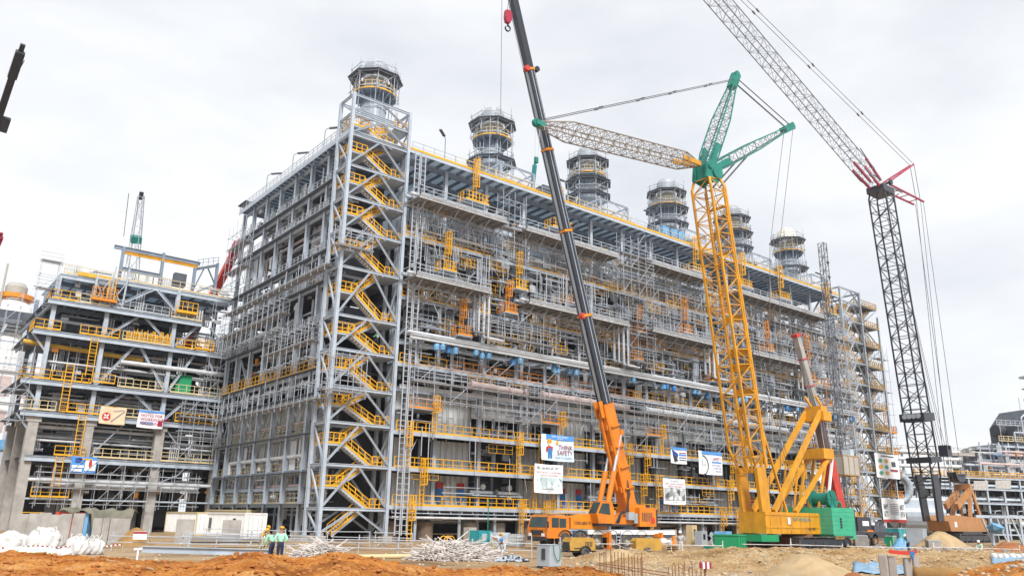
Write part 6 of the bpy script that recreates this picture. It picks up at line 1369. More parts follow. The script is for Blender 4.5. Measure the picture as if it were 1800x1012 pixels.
t = thing('coupler_heap', 'grey heap of scaffold couplers in plastic before the seated worker', 'heap', tuple(gnd(900, 972, 48))); R_ = random.Random(3); q, w_ = MB(), MB()
for i in range(170):
    a = R_.uniform(0,6.28); rr = math.sqrt(R_.random()); p = V(math.cos(a)*rr*1.1, math.sin(a)*rr*.8, .05+.42*(1-rr)*R_.random()); v, f = icolump(p, R_.uniform(.07,.16), R_); (q if i % 3 else w_).raw(v, f)
q.build('couplers', M['galv'], t, kind='stuff'); w_.build('dark_couplers', M['dark'], t, kind='stuff')
# ---------------------------------------------------------------- machines and boxes on the ground
def xbox(name, label, cat, c, sx, sy, sz, m, rz=0, base=.0, group=None):
    t = thing(name, label, cat, tuple(c), rz, group)
    q = MB(); b = .04
    q.prism([(-sx/2+b,-sy/2),(sx/2-b,-sy/2),(sx/2,-sy/2+b),(sx/2,sy/2-b),(sx/2-b,sy/2),(-sx/2+b,sy/2),(-sx/2,sy/2-b),(-sx/2,-sy/2+b)][::-1], base, base+sz, 2); q.build('body', M[m], t)
    return t
cb = xbox('switch_cabinet', 'grey electrical cabinet with a green hose standing alone on the sandy ground', 'cabinet', gnd(965, 982, 42), .95, .95, 1.05, 'stack', .15, .12)
q = MB(); q.box(-.45,-.45,0,.45,.45,.12); q.build('plinth', M['black'], cb); q = MB(); q.box(-.505,-.12,.5,-.48,.05,.95); q.build('door_window', M['white'], cb); q = MB(); q.box(-.515,-.16,.45,-.506,.09,1.0); q.build('window_rim', M['dark'], cb)
q = MB(); q.path([V(-.25,-.5,1.2),V(-.2,-.55,.7),V(.0,-.56,.4),V(.25,-.55,.45),V(.32,-.52,.9),V(.3,-.45,1.22)], .02, 6); q.build('hose', M['seagreen'], cb); q = MB(); q.box(-.5,-.5,1.17,.5,.5,1.2); q.build('lid', M['galv'], cb)
def generator(label, px, py, d, rz):
    t = thing('generator', label, 'generator', tuple(gnd(px, py, d)), rz, 'yellow towable generators')
    q = MB(); q.prism([(-1.0,.45),(-1.05,.9),(-.85,1.3),(.8,1.3),(1.0,1.1),(1.0,.45)], -.55, .55, 1); q.build('hood', M['dullyellow'], t)
    q = MB(); q.box(-1.06,-.5,.5,-1.02,.5,1.0)
    for k in range(5): q.box(.2+k*.12,-.57,.7,.26+k*.12,-.551,1.05)
    q.box(-.7,-.57,.55,.1,-.552,.62); q.build('louvre', M['black'], t)
    q = MB(); q.box(-1.1,-.45,.32,1.1,.45,.46); q.bar((-1.0,0,.4), (-1.9,0,.3), .1); q.bar((-1.6,0,0), (-1.6,0,.5), .07); q.build('drawbar_frame', M['black'], t)
    for s_ in (-1,1): wheel(t, (.15, s_*.62, .32), .32, .2)
    q = MB(); q.lathe([(.37,-.12),(.45,-.12),(.45,.12),(.37,.12)], (.15,-.62,.32), 14, 1, .2, 2.95); q.build('mudguard', M['black'], t)
    q = MB(); q.tube((.5,.2,1.3), (.5,.2,1.55), .05, 8); q.build('exhaust', M['rust'], t)
generator('yellow towable generator just right of the grey cabinet', 1018, 968, 56, -.25)
generator('yellow towable generator behind the rebar, near the crane rear wheels', 1136, 968, 58, 2.7)
for i, (n_, l, px, py, d, sx, sy, sz, m) in enumerate((('teal_bin','teal box standing left of the dark blue box under the walkway',845,942,78,1.7,1.5,1.35,'teal'),('blue_box','dark blue grey box between the teal box and white tank',879,942,77,1.5,1.3,1.2,'roofsheet'),('control_cabinet','beige control cabinet left of the teal box',826,942,80,1.0,.9,1.6,'stackb'),('control_cabinet','beige control cabinet under the walkway right of the orange crane',1178,940,88,1.2,1,1.7,'stackb'),('control_cabinet','grey control cabinet near the mobile light tower',1232,940,88,1.1,1,1.6,'stack'),('control_cabinet','tall cream cabinet behind the standing worker',1216,940,90,.9,.9,2.2,'cream'))):
    t = xbox(n_, l, n_.replace('_',' '), gnd(px,py,d), sx, sy, sz, m, .1)
    q = MB(); q.box(-sx*.3,-sy/2-.02,sz*.45,sx*.1,-sy/2-.005,sz*.8); q.build('front_plate', M['black'] if 'cabinet' in n_ else M['galv'], t)
ib = thing('liquid_tank', 'white caged liquid tank standing left of the orange crane cab', 'tank', tuple(gnd(908, 944, 72)), .1)
q = MB(); q.box(-.5,-.5,.16,.5,.5,1.14); q.build('bladder', M['white'], ib); q = MB()
for k in range(6):
    for s_ in (-1,1): q.bar((-.54+k*.216,s_*.54,.12), (-.54+k*.216,s_*.54,1.18), .03); q.bar((s_*.54,-.54+k*.216,.12), (s_*.54,-.54+k*.216,1.18), .03)
for z in (.3,.6,.9,1.17):
    for s_ in (-1,1): q.bar((-.55,s_*.54,z), (.55,s_*.54,z), .03); q.bar((s_*.54,-.55,z), (s_*.54,.55,z), .03)
q.build('cage', M['galv'], ib); q = MB(); q.box(-.55,-.55,0,.55,.55,.1); q.build('pallet', M['wood'], ib)
ym = thing('pipe_bender', 'small yellow hooped machine behind the larger tube pile', 'machine', tuple(gnd(792, 944, 68)))
q = MB(); q.box(-.6,-.3,.1,.6,.3,.4); q.build('base', M['dark'], ym); q = MB()
for dx in (-.35,.1,.4): q.path([V(dx-.5+math.cos(a)*.45,-.2,.4+math.sin(a)*.6) for a in np.linspace(0,math.pi,9)], .04, 6)
q.build('hoops', M['yellow'], ym)
sk = thing('skip', 'bright green steel skip with a pale blue lid beside the crane tracks', 'skip', tuple(gnd(1284, 963, 62)), .35)
q = MB(); q.prism([(-1.0,0),(-1.1,1.6),(1.1,1.6),(1.0,0)], -.9, .9, 1); q.build('body', M['green'], sk); q = MB()
for x in (-.95,-.3,.35,.95): q.bar((x,-.93,.02), (x*1.05,-.93,1.58), .09)
q.box(-1.15,-.97,1.55,1.15,.97,1.62); q.build('ribs', M['green'], sk); q = MB(); q.box(-1.0,.0,1.63,.6,.9,1.85); q.build('lid', M['ltblue'], sk)
lt = thing('light_tower', 'mobile light tower with four round lamps on a green base', 'light tower', tuple(gnd(1252, 964, 62)), .1)
q = MB(); q.box(-.6,-.4,.1,.6,.4,.75); q.build('base', M['seagreen'], lt); q = MB(); q.bar((0,0,.75), (0,0,1.7), .1); q.bar((-.35,0,1.5), (.35,0,1.5), .08); q.build('mast', M['galv'], lt)
for x in (-.3,.3):
    for z in (1.05,1.55): q = MB(); q.lathe([(0,.12),(.12,.1),(.25,-.05),(.25,-.12),(.2,-.08),(0,-.03)], (x,-.15,z), 14, 1); q.build('lamp', M['galv'], lt)
for s_ in (-1,1): wheel(lt, (0, s_*.5, .28), .28, .18)
pl = thing('pallet_stack', 'pallet of white sacks and boards near the standing worker', 'pallet', tuple(gnd(1172, 964, 62)), .2)
q = MB()
for k in range(5): q.box(-1.0,-.5,.05+k*.15,1.0,.5,.09+k*.15); q.box(-1,-.5,.1+k*.15,-.9,.5,.18+k*.15); q.box(.9,-.5,.1+k*.15,1,.5,.18+k*.15)
q.build('boards', M['wood'], pl)
for x in (-.5,.45): v, f = icolump((x,0,.95), .42, random.Random(int(x*10))); q = MB(); q.raw(v, f); q.build('sack', M['bag'], pl, True)
q = MB(); v, f = icolump((-.1,.2,1.15), .25, random.Random(9)); q.raw(v, f); q.build('orange_sack', M['orange'], pl, True)
cn = thing('safety_cone', 'tall orange safety bollard beside the standing worker', 'bollard', tuple(gnd(1185, 967, 64)))
q = MB(); q.lathe([(0,0),(.28,0),(.28,.06),(.22,.1),(.16,.7),(.2,.72),(.2,.8),(.12,1.2),(.15,1.22),(.13,1.4),(0,1.42)], n=16); q.build('body', M['orange'], cn)
o = MB(); p = gnd(857, 948, 62); o.tube(p, p+V(.0,.0,3.9), .04, 8); tag(o.build('green_pole', M['seagreen']), 'slim green pole standing upright by the teal box', 'pole')
nb = thing('netted_box', 'netted brown and grey work box hanging on the facade above the black carrier', 'work box', tuple(at(1483, 818, 118)-V(0,0,1.3)), .0)
q = MB(); q.box(-2.2,-1.2,0,2.2,1.2,2.6); q.build('net_screen', M['stackb'], nb); q = MB(); q.box(-2.25,-1.25,2.61,2.25,1.25,2.75); q.box(-2.25,-1.25,-.15,2.25,1.25,-.01)
for x in (-2.2,-.7,.8,2.2): q.bar((x,-1.24,0), (x,-1.24,2.6), .09)
q.build('frame', M['wood'], nb)
q = MB(); q.box(.8,-.8,2.8,1.8,.5,3.7); q.build('blue_box', M['roofsheet'], nb)
# rubble and stores at the right
for i, (n_, l, px, py, d, s_, m) in enumerate((('dark_container','dark green container behind the debris at the right',1576,938,120,(3.4,2.4,2.3),'teal'),('grey_tank','pale grey steel tank body right of the dark green container',1612,945,112,(3.6,2.2,2.3),'stack'),('grey_crate','low grey crate among the debris',1640,952,95,(2.2,1.4,1.0),'concrete'),('green_bin','small green bin beside the blue sheet heap',1566,945,100,(1.0,.9,1.4),'green'),('white_cabinet','narrow white cabinet before the far stair tower',1521,925,112,(1.1,1,2.6),'white'),('timber_crate','grey timber crate by the black carrier',1512,945,98,(2.4,1.5,1.4),'plank'))):
    t = xbox(n_, l, n_.split('_')[1], gnd(px,py,d), *s_, m, .3*(i%3)); q = MB(); q.box(-s_[0]/2-.03,-s_[1]/2-.03,s_[2]-.12,s_[0]/2+.03,s_[1]/2+.03,s_[2]-.02)
    for x in (-.35,0,.35): q.bar((x*s_[0],-s_[1]/2-.02,.05), (x*s_[0],-s_[1]/2-.02,s_[2]-.15), .07)
    q.build('frame', M['galv'], t)
t = heap('blue_sheet_heap', 'crumpled blue sheet heap near the small green bin', gnd(1584, 952, 90), 1.6, 1.2, 1.3, M['ltblue'], 31)
for i, (px, d, lab) in enumerate(((1545,72,'striped barrier boards lying left of the blue sheet heap'),)):
    t = thing('barrier_boards', lab, 'boards', tuple(gnd(px, 962, d)), .3)
    for k in range(9): q = MB(); x = -1.5+k*.35; q.bar((x,-.3,.12+.04*(k%3)), (x+.25,.3,.5), .18, .04); q.build('board', M['white'] if k % 2 else M['concrete'], t)
R_ = random.Random(77); q1, q2 = MB(), MB()
for i in range(500):
    px = R_.uniform(1490, 1800) if i % 3 else R_.uniform(500, 1300); d = R_.uniform(66, 105) if i % 3 else R_.uniform(64, 80); p = gnd(px, 950, d)
    if i % 2: v, f = icolump(p+V(0,0,.05), R_.uniform(.08,.35) if px > 1490 else R_.uniform(.05,.15), R_); q1.raw(v, f)
    else: a = R_.uniform(0,6.28); L_ = R_.uniform(.4,1.6); dd = V(math.cos(a),math.sin(a),R_.uniform(-.05,.4))*L_; q2.bar(p+V(0,0,.1), p+dd+V(0,0,.1), R_.uniform(.04,.14), R_.uniform(.03,.1))
q1.build('rubble', M['concrete'], kind='stuff'); q2.build('scrap', M['plank'], kind='stuff')
# scaffold trestles under the building and cable drums
t = thing('work_tables', 'steel trestle tables stacked before the container door end', 'table', tuple(gnd(395, 958, 60)), -.2); q = MB()
for k in range(4):
    for x in (-2.6,2.6): q.bar((x,-.5+k*.3,0), (x,-.5+k*.3,1.1), .06)
    q.bar((-2.6,-.5+k*.3,1.0-.2*k), (2.6,-.5+k*.3,1.0-.2*k), .08)
q.build('frame', M['galv'], t); q = MB(); q.box(-2.4,-.6,.35,2.4,.6,.42); q.build('shelf', M['dark'], t)
# ---------------------------------------------------------------- foreground rebar, posts, tarps
def rebar(label, x0, x1, n, ytop, d, seed, tie=True):
    t = thing('rebar_cage', label, 'rebar', tuple(gnd((x0+x1)/2, 1012, d))); o0 = V(*t.location); R_ = random.Random(seed); tops = []
    for k in range(n):
        px = x0+(x1-x0)*k/(n-1)+R_.uniform(-2,2); top = at(px, ytop+R_.uniform(-4,10)+k*.6, d+R_.uniform(-.3,.3)); q = MB(); g = heights(top[0],top[1]); q.tube(V(top[0],top[1],g-.3)-o0, top+V(R_.uniform(-.02,.02),0,0)-o0, .016, 5); q.build('bar', M['rust'], t)
    if tie:
        for dy in (0, 6): a = at(x0-8, 988+dy*.6, d); b = at(x1+45, 1006+dy, d-1.5); q = MB(); q.tube(a-o0, b-o0, .014, 5); q.build('tie_bar', M['rust'], t)
rebar('tall rusty rebar standing in the soil below the crane wheels', 1056, 1130, 15, 963, 29, 1)
rebar('short rusty rebar row beside the striped marker', 1174, 1236, 11, 986, 29, 2, False)
mk = thing('striped_marker', 'red and white striped marker bag on a peg beside the short rebar', 'marker', tuple(gnd(1238, 1010, 29)))
o0 = V(*mk.location); tp_ = at(1240, 993, 29)-o0; q = MB(); q.bar((0,0,-.2), tp_-V(0,0,.1), .05); q.build('peg', M['wood'], mk)
for k in range(5): q = MB(); a = tp_+qx*(-.2+k*.08); q.bar(a, a+qx*.078, .2, .24-.02*abs(k-2)); q.build('stripe', M['crimson'] if k % 2 == 0 else M['white'], mk)
for i, (px, w, yt, l) in enumerate(((1556,.30,975,'leftmost square concrete post in the foreground'),(1571,.30,977,'second concrete post, darker and close behind the first'),(1598,.28,980,'third concrete post, right of the gap'),(1612,.24,977,'rightmost concrete post beside the sandy block'))):
    p = at(px, 1012, 30); g = heights(p[0], p[1]); top = at(px, yt, 30)[2]; q = MB(); q.prism([(-w/2+.03,-w/2),(w/2-.03,-w/2),(w/2,-w/2+.03),(w/2,w/2-.03),(w/2-.03,w/2),(-w/2+.03,w/2),(-w/2,w/2-.03),(-w/2,-w/2+.03)][::-1], -.4, top-g, 2); o = q.build('concrete_post', M['concrete']); o.location = (p[0],p[1],g); o.rotation_euler = (0,.03*(i-1.5),.3+.2*i); tag(o, l, 'post', 'concrete posts in the foreground')
M['paleblue'] = mat('faded_blue_sheet', (.20,.33,.46), .7, 0, .25, 2.0, (.4,.32,.22), .5, 1.2)
def cloth(name, label, pts, m, cat='tarp', nz_=.06, seg=14):
    """a sheet laid on the ground between four corners"""
    a, b, c, d = [V(*p) for p in pts]; v = []; R_ = random.Random(int(a[0]*10))
    for i in range(seg+1):
        for j in range(6):
            u, w = i/seg, j/5; p = (a*(1-u)+b*u)*(1-w)+(d*(1-u)+c*u)*w; p[2] = heights(p[0],p[1])+.05+R_.uniform(0,nz_); v.append(p)
    q = MB(); q.raw(v, [[i*6+j,(i+1)*6+j,(i+1)*6+j+1,i*6+j+1] for i in range(seg) for j in range(5)]); o = q.build(name, M[m], None, True); s_ = o.modifiers.new('t','SOLIDIFY'); s_.thickness = .02; return tag(o, label, cat)
cloth('blue_tarp', 'blue tarp strip lying left of and behind the concrete posts', [gnd(1500,1000,40),gnd(1600,992,40),gnd(1600,985,43),gnd(1500,990,43)], 'paleblue')
cloth('blue_tarp', 'blue tarp lying on the bank at the right edge', [gnd(1742,982,44),gnd(1830,988,42),gnd(1830,976,47),gnd(1742,972,48)], 'paleblue')
cloth('white_sheet', 'long white plastic strip along the bank at the right', [gnd(1690,990,39),gnd(1800,978,44),gnd(1800,976,45),gnd(1690,987,40)], 'bag')
a, b = at(1562,968,30), at(1612,968,30); rc = thing('ribbon', 'red cloth ribbon with a blue corner strung between the concrete posts', 'ribbon', tuple(a)); q = MB()
for k in range(10): u0, u1 = k/10, (k+1)/10; q.bar((b-a)*u0-V(0,0,.06*math.sin(u0*3.1)), (b-a)*u1-V(0,0,.06*math.sin(u1*3.1)), .02, .13)
q.build('red_strip', M['red'], rc); q = MB(); q.raw([tuple((b-a)*.7+V(0,-.03,0)), tuple((b-a)*.9+V(0,-.03,0)), tuple((b-a)*.8+V(0,-.03,-.3)), tuple((b-a)*.7), tuple((b-a)*.9), tuple((b-a)*.8+V(0,0,-.3))], [[0,2,1],[3,4,5],[0,1,4,3],[1,2,5,4],[2,0,3,5]]); q.build('blue_corner', M['blue'], rc)
def roll(label, px, d, L_, r, ang, m, stripes=False):
    t = thing('sand_roll', label, 'sandbag', tuple(gnd(px, 1000, d)), ang); q = MB(); n = 14; prof = [(.0,-L_/2)]
    for k in range(n+1): x = -L_/2+L_*k/n; prof.append((r*(.92+.1*math.sin(k*2.3)), x))
    prof.append((0,L_/2)); q.lathe(prof, (0,0,r*.6), 16, 0); q.build('cover', m, t, True)
    if stripes:
        q = MB()
        for k in range(8): q.lathe([(r*1.03,-L_/2+.2+k*L_/8),(r*1.05,-L_/2+.26+k*L_/8),(r*1.03,-L_/2+.32+k*L_/8)], (0,0,r*.6), 16, 0)
        q.build('bands', M['concrete'], t)
roll('long hessian sand roll right of the concrete posts', 1665, 33, 2.2, .32, -.6, M['sandp']); roll('short hessian sand roll in front of the long one', 1650, 30, 2.0, .3, -.7, M['brownsand'])
roll('banded white sand roll at the lower right', 1722, 33, 1.6, .22, -.2, M['bag'], True); roll('second banded white sand roll behind the first', 1762, 35, 1.8, .22, -.15, M['bag'], True)
roll('banded white roll on the bank at the right edge', 1790, 46, 3.0, .22, -.6, M['bag'], True); roll('dark stained hessian roll behind the concrete posts', 1625, 34, 1.5, .25, -.5, M['brownsand'])
# ---------------------------------------------------------------- plant at the right, beyond the tan crane
FR = thing('pipe_rack', 'far grey pipe rack with yellow railings at the right edge', 'pipe rack', tuple(gnd(1640, 940, 185)))
f0 = V(*FR.location); rx_ = V(math.cos(_az-math.pi/2+.35), math.sin(_az-math.pi/2+.35), 0); FR.rotation_euler = (0,0,_az-math.pi/2+.25)
for k in range(9):
    for y in (0, 9):
        q = MB(); q.hsec((-3+k*5,y,0), (-3+k*5,y,16), .45, .45, .06, (0,1,0)); q.build('column', M['galv'], FR)
for z in (4, 8.3, 11.6, 14.2):
    q = MB(); q.hsec((-6,-.2,z), (42,-.2,z), .4, .6, .06); q.build('beam', M['galv'], FR)
    q = MB(); q.box(-6,0,z-.2,42,9,z-.1); q.build('floor_plate', M['deckm'], FR)
for z, n_ in ((5,3),(9,4),(12.2,2),(2,2)):
    for k in range(n_): q = MB(); q.tube((-6,.4+k*1.2,z+.2+.2*k), (42,.4+k*1.2,z+.2+.2*k), .28+.06*(k%2), 10); q.build('pipe', M['pipe'] if k % 2 else M['roofsheet'], FR)
for z in (14.3, 4.1): q = MB(); railing(q, (-4,-.3,z), (42,-.3,z), 1.5, 1.3, .12, True, 2); q.build('handrail', M['yellow'] if z > 5 else M['cream'], FR)
q = MB(); railing(q, (-14,-1,19.8), (14,-1,19.8), 1.5, 1.2, .1, True); q.box(-16,-1,19.2,14,1,19.7); q.build('upper_walkway', M['stackb'], FR)
_pb = PB; PB = FR; clutter(-5, 41, .5, 15, .5, 6, 700, 0, 6, 160); clutter(10, 41, 14.5, 21, .5, 6, 701, 0, 3, 90); PB = _pb
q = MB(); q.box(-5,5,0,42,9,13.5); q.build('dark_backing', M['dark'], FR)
for k in range(4): q = MB(); x = 11+k*6.5; q.tube((x,-1,0), (x,-1,6.5), .12, 8); q.bar((x,-1,6.5), (x+1.6,-1,6.7), .3, .15); q.build('lamp_post', M['galv'], FR)
q = MB(); q.path([V(24,-1.2,3.6),V(30,-1.2,3.6),V(32,-1.2,2.4),V(36,-1.2,2.2),V(42,-1.2,2.6)], .7, 12); q.build('large_pipe', M['pipe'], FR)
UH = thing('furnace_house', 'dark furnace house with hooded roof standing over the far pipe rack', 'building', tuple(gnd(1822, 935, 205)), _az-math.pi/2+.25)
q = MB(); q.prism([(-14,0),(-14,22),(-7,24),(14,25.5),(14,0)], 0, 10, 1); q.build('wall', M['mid'], UH)
q = MB()
for k in range(8): q.box(-8+k*3,-.2,0,-7.7+k*3,-.01,24.4)
for z in (8, 14, 19, 23): q.box(-8.2,-.5,z,14,-.02,z+.5)
q.build('frame', M['galv'], UH)
q = MB(); q.prism([(-1,25),(-1,29),(3.2,33.5),(12,33.5),(12,25)], .5, 9, 1); q.build('hood', M['mid'], UH); q = MB(); q.lathe([(0,-1.3),(1.5,-1.3),(1.7,-.9),(1.7,1),(0,1)], (-2,5,28), 18, 0); q.build('duct_end', M['dark'], UH)
q = MB(); q.box(5.2,-.4,25,5.8,.4,42); q.box(4.2,-1.5,36,10,1.5,36.5); q.box(4.2,-1.5,39,10,1.5,39.4); q.box(3.8,-1.5,42,10,1.5,42.6); q.build('tall_frame', M['galv'], UH)
for z in (24.6, 28.8): q = MB(); railing(q, (-8,-.6,z), (13,-.6,z), 1.5, 1.3, .12); q.build('handrail', M['cream'] if z < 26 else M['scaff'], UH)
q = MB(); v, f = icolump((-10,-1,21), 1.3, random.Random(4)); v[:,0] = -10+(v[:,0]+10)*2.2; q.raw(v, f); q.build('blue_tarp', M['blue'], UH, True)
q = MB(); 
for x in (-15,-12,-9): q.bar((x,-1,0), (x,-1,24), .25)
for z in (10, 16, 19.5, 22.5): q.bar((-16,-1,z), (-8,-1,z), .22); q.box(-16,-1,z-.4,-8,3,z-.25)
q.build('side_scaffold', M['scaff'], UH)
q = MB()
for k in range(6): q.bar((-.4+k*2.3,.3,25), (-.4+k*2.3,.3,29+min(k*1.6,4.4)), .2); q.bar((-.4+k*2.3,.2,25), (1.4+k*2.3,.2,28.5), .12)
for z in (26.5, 30.0, 31.8): q.box(-.6 if z < 29 else 2.5,-.3,z,12.4,.2,z+.22); railing(q, (-.6 if z < 29 else 2.5,-.5,z+.2), (12.4,-.5,z+.2), 1.3, 1.1, .1)
for k in range(5): q.tube((1+k*2.2,-.6,25), (1+k*2.2,-.6,28+k*.7), .18, 8)
q.path([V(-3,-.8,24.5),V(-3,-.8,27),V(0,-.8,27),V(0,-.8,31),V(4,-.8,33.8)], .22, 8); q.bar((3.2,2,33.5), (3.2,2,37), .12); q.bar((-4.5,2,24), (-4.5,2,30), .12)
q.build('hood_framing', M['galv'], UH, kind='stuff')
_pb = PB; PB = UH; clutter(-12, 12, 14, 24, -1.6, -.2, 810, 0, 5, 60); PB = _pb
HP = thing('insulated_header', 'large silver insulated pipe loop and drum between the far tower and black mast', 'pipe', tuple(gnd(1590, 930, 165)), _az-math.pi/2)
q = MB(); q.lathe([(0,-4),(2.2,-3.6),(3.3,-2.4),(3.3,6),(0,6)], (1.5,0,4.6), 24, 0); q.build('drum', M['stack'], HP)
q = MB(); q.path([V(-3,-2,7.5),V(-1.5,-2,7.5)]+[V(-1.5+2.6*math.sin(a),-2,10.2-2.7*math.cos(a)) for a in np.linspace(.3,2.84,8)]+[V(-1.5,-2,12.9),V(-4,-2,12.9)], .75, 12); q.build('loop_pipe', M['stack'], HP)
for z in (15, 16.5, 18, 8): q = MB(); q.tube((-6,1,z), (14,1,z), .4, 10); q.build('pipe', M['pipe'], HP)
q = MB()
for x in (-4, 2, 8): q.bar((x,1.6,0), (x,1.6,19), .4)
q.build('support', M['galv'], HP)
PR = thing('support_frames', 'pale steel pipe support frames standing right of the tan crane counterweight', 'frame', tuple(gnd(1765, 945, 120)), _az-math.pi/2+.2)
for k in range(4):
    q = MB(); x = -2+k*2.6; q.bar((x,0,0), (x,0,4.2), .35); q.bar((x,0,.2), (x-1.4,0,3.9), .22); q.build('post', M['galv'], PR)
q = MB(); q.bar((-4.5,0,4.2), (8,0,4.2), .35, .4); q.bar((-3,0,1.6), (8,0,1.6), .2); q.build('beam', M['galv'], PR)
q = MB(); v, f = icolump((-3.4,-.5,2.6), 1.2, random.Random(6)); q.raw(v, f); tag(q.build('blue_cover', M['ltblue']), 'pale blue covered load beside the striped counterweight', 'cover').location = tuple(PR.location)
for (a, b, l) in (((1712,845),(1737,860),'left white sheet hung on the far pipe rack'),((1750,844),(1777,858),'right white sheet hung on the far pipe rack')):
    p = at(*a, 176); p2 = at(*b, 176); pr = at(b[0], a[1], 176); q = MB(); e = np.array(p2-pr); w = np.array(pr-p); v = [p, p+w, p+w+e, p+e]; n_ = np.cross(w, e); n_ /= np.linalg.norm(n_); q.raw(v+[x+n_*.15 for x in v], BOXF.tolist()); tag(q.build('hung_sheet', M['bag']), l, 'sheet', 'white sheets on the far rack')
# ---------------------------------------------------------------- banners
def print_mat(name, c1, c2, c3, sc):
    m = bpy.data.materials.new(name); m.use_nodes = True; t = m.node_tree; b = t.nodes['Principled BSDF']; b.inputs['Roughness'].default_value = .7
    g = t.nodes.new('ShaderNodeNewGeometry'); v = t.nodes.new('ShaderNodeTexVoronoi'); v.inputs['Scale'].default_value = sc; t.links.new(g.outputs['Position'], v.inputs['Vector'])
    n = t.nodes.new('ShaderNodeTexNoise'); n.inputs['Scale'].default_value = sc*1.4; n.inputs['Detail'].default_value = 5; t.links.new(v.outputs['Color'], n.inputs['Vector'])
    r = t.nodes.new('ShaderNodeValToRGB'); r.color_ramp.elements[0].position = .35; r.color_ramp.elements[0].color = (*c1,1); r.color_ramp.elements[1].position = .65; r.color_ramp.elements[1].color = (*c3,1); e = r.color_ramp.elements.new(.5); e.color = (*c2,1)
    t.links.new(n.outputs[0], r.inputs[0]); t.links.new(r.outputs[0], b.inputs['Base Color']); return m
M['sheet'] = mat('banner_white', (.84,.86,.88), .7, 0, .04, 1.0); M['skysheet'] = mat('banner_pale_blue', (.62,.78,.86), .7, 0, .06, 1.0); M['hdr'] = mat('banner_blue', (.07,.28,.68), .6, 0, .06, 1.0)
M['tansheet'] = mat('banner_tan', (.72,.55,.36), .7, 0, .12, 1.0, (.6,.2,.1), .4, 1.5); M['pinksheet'] = mat('banner_pink', (.80,.74,.78), .7, 0, .06, 1.0); M['navy'] = mat('navy_print', (.03,.07,.30), .6, 0, .1, 1.0)
M['photo'] = print_mat('photo_print', (.10,.11,.11), (.42,.45,.46), (.80,.82,.80), 1.6); M['photo2'] = print_mat('photo_print_cool', (.25,.33,.36), (.55,.66,.68), (.86,.9,.9), 2.2); M['skin'] = mat('skin', (.30,.16,.09), .6, 0, .08, 3.0); M['peach'] = mat('peach_print', (.80,.52,.38), .7, 0, .05, 1.0)
def banner(label, x0, x1, z0, z1, y, m='sheet', seed=1, cat='banner'):
    t = thing('banner', label, cat, (x0, y, z0), 0, 'safety banners and posters'); w, h = x1-x0, z1-z0; v = []; n, k = 16, 10; R_ = random.Random(seed)
    for s_ in (0, .03):
        for i in range(n+1):
            for j in range(k+1):
                u, q_ = i/n, j/k; v.append((w*u+.04*math.sin(q_*5+seed), s_+.05*math.sin(u*9+seed)*(.3+.7*abs(q_-.5))+.02, h*q_-.05*math.sin(u*math.pi)*(1 if j in (0,k) else .6)))
    N = (n+1)*(k+1); f = [[i*(k+1)+j,(i+1)*(k+1)+j,(i+1)*(k+1)+j+1,i*(k+1)+j+1] for i in range(n) for j in range(k)]; f += [[N+a for a in q_[::-1]] for q_ in f[:n*k]]
    q = MB(); q.raw(v, f); q.build('sheet', M[m], t, True)
    q = MB()
    for x_, dx in ((.05,-.35),(w-.05,.35),(w*.5,.1)): q.tube((x_,0,h-.05), (x_+dx,.5,h+.55), .018, 4)
    for x_, dx in ((.05,-.3),(w-.05,.3)): q.tube((x_,0,.05), (x_+dx,.5,-.35), .018, 4)
    q.build('tie_ropes', M['rope'], t, kind='stuff')
    return t, w, h
def pr(t, name, m, x0, z0, x1, z1, y=-.055): q = MB(); q.box(x0, y-.004, z0, x1, y, z1); return q.build(name, M[m], t)
def tx(t, s_, size, m, x, z, al='LEFT', y=-.06, sx=1.0): return text_mesh('lettering', s_, size, M[m], t, (x, y, z), (math.pi/2,0,0), .003, al, sx)
def blob(t, name, m, cx, cz, r, rz=None, y=-.066): q = MB(); q.prism([(cx+math.cos(a)*r, cz+math.sin(a)*(rz or r)) for a in np.linspace(0,2*math.pi,18,endpoint=False)], y-.004, y, 1); return q.build(name, M[m], t)
t, w, h = banner('pale blue THINK SAFETY banner with a cartoon worker in a yellow helmet', 27.3, 32.6, 8.95, 12.05, -1.75, 'skysheet', 2)
pr(t, 'header', 'hdr', .7, h-.6, w, h-.02, -.06); tx(t, 'SAFETY FIRST PROJECT', .27, 'sheet', w*.55, h-.33, 'CENTER', -.075); tx(t, 'SITE TEAM', .2, 'sheet', w*.55, h-.54, 'CENTER', -.075)
tx(t, 'THINK', .82, 'crimson', w-.25, 1.38, 'RIGHT', -.07, .95); tx(t, 'SAFETY', .82, 'crimson', w-.25, .72, 'RIGHT', -.07, .95); tx(t, 'ROAD TO UNSAFETY', .3, 'navy', w-.25, .28, 'RIGHT', -.07)
blob(t,'face','peach',1.25,2.0,.28,.3); blob(t,'helmet','yellow',1.2,2.28,.36,.28,-.074); pr(t,'helmet_brim','yellow',.8,2.16,1.6,2.25,-.08); pr(t,'red_shirt','red',.85,1.15,1.75,1.65,-.07); pr(t,'arm','red',.7,1.0,.92,1.55,-.076); pr(t,'overalls','blue',1.0,.75,1.65,1.42,-.08); pr(t,'trouser_leg','blue',1.0,.25,1.27,.76,-.084); pr(t,'trouser_leg','blue',1.38,.25,1.65,.76,-.084); blob(t,'yellow_disc','yellow',2.5,2.15,.22,.25)
t, w, h = banner('white banner with red lines and a grey photograph, just below the THINK SAFETY banner', 26.2, 30.7, 5.1, 8.45, -1.8, 'sheet', 3)
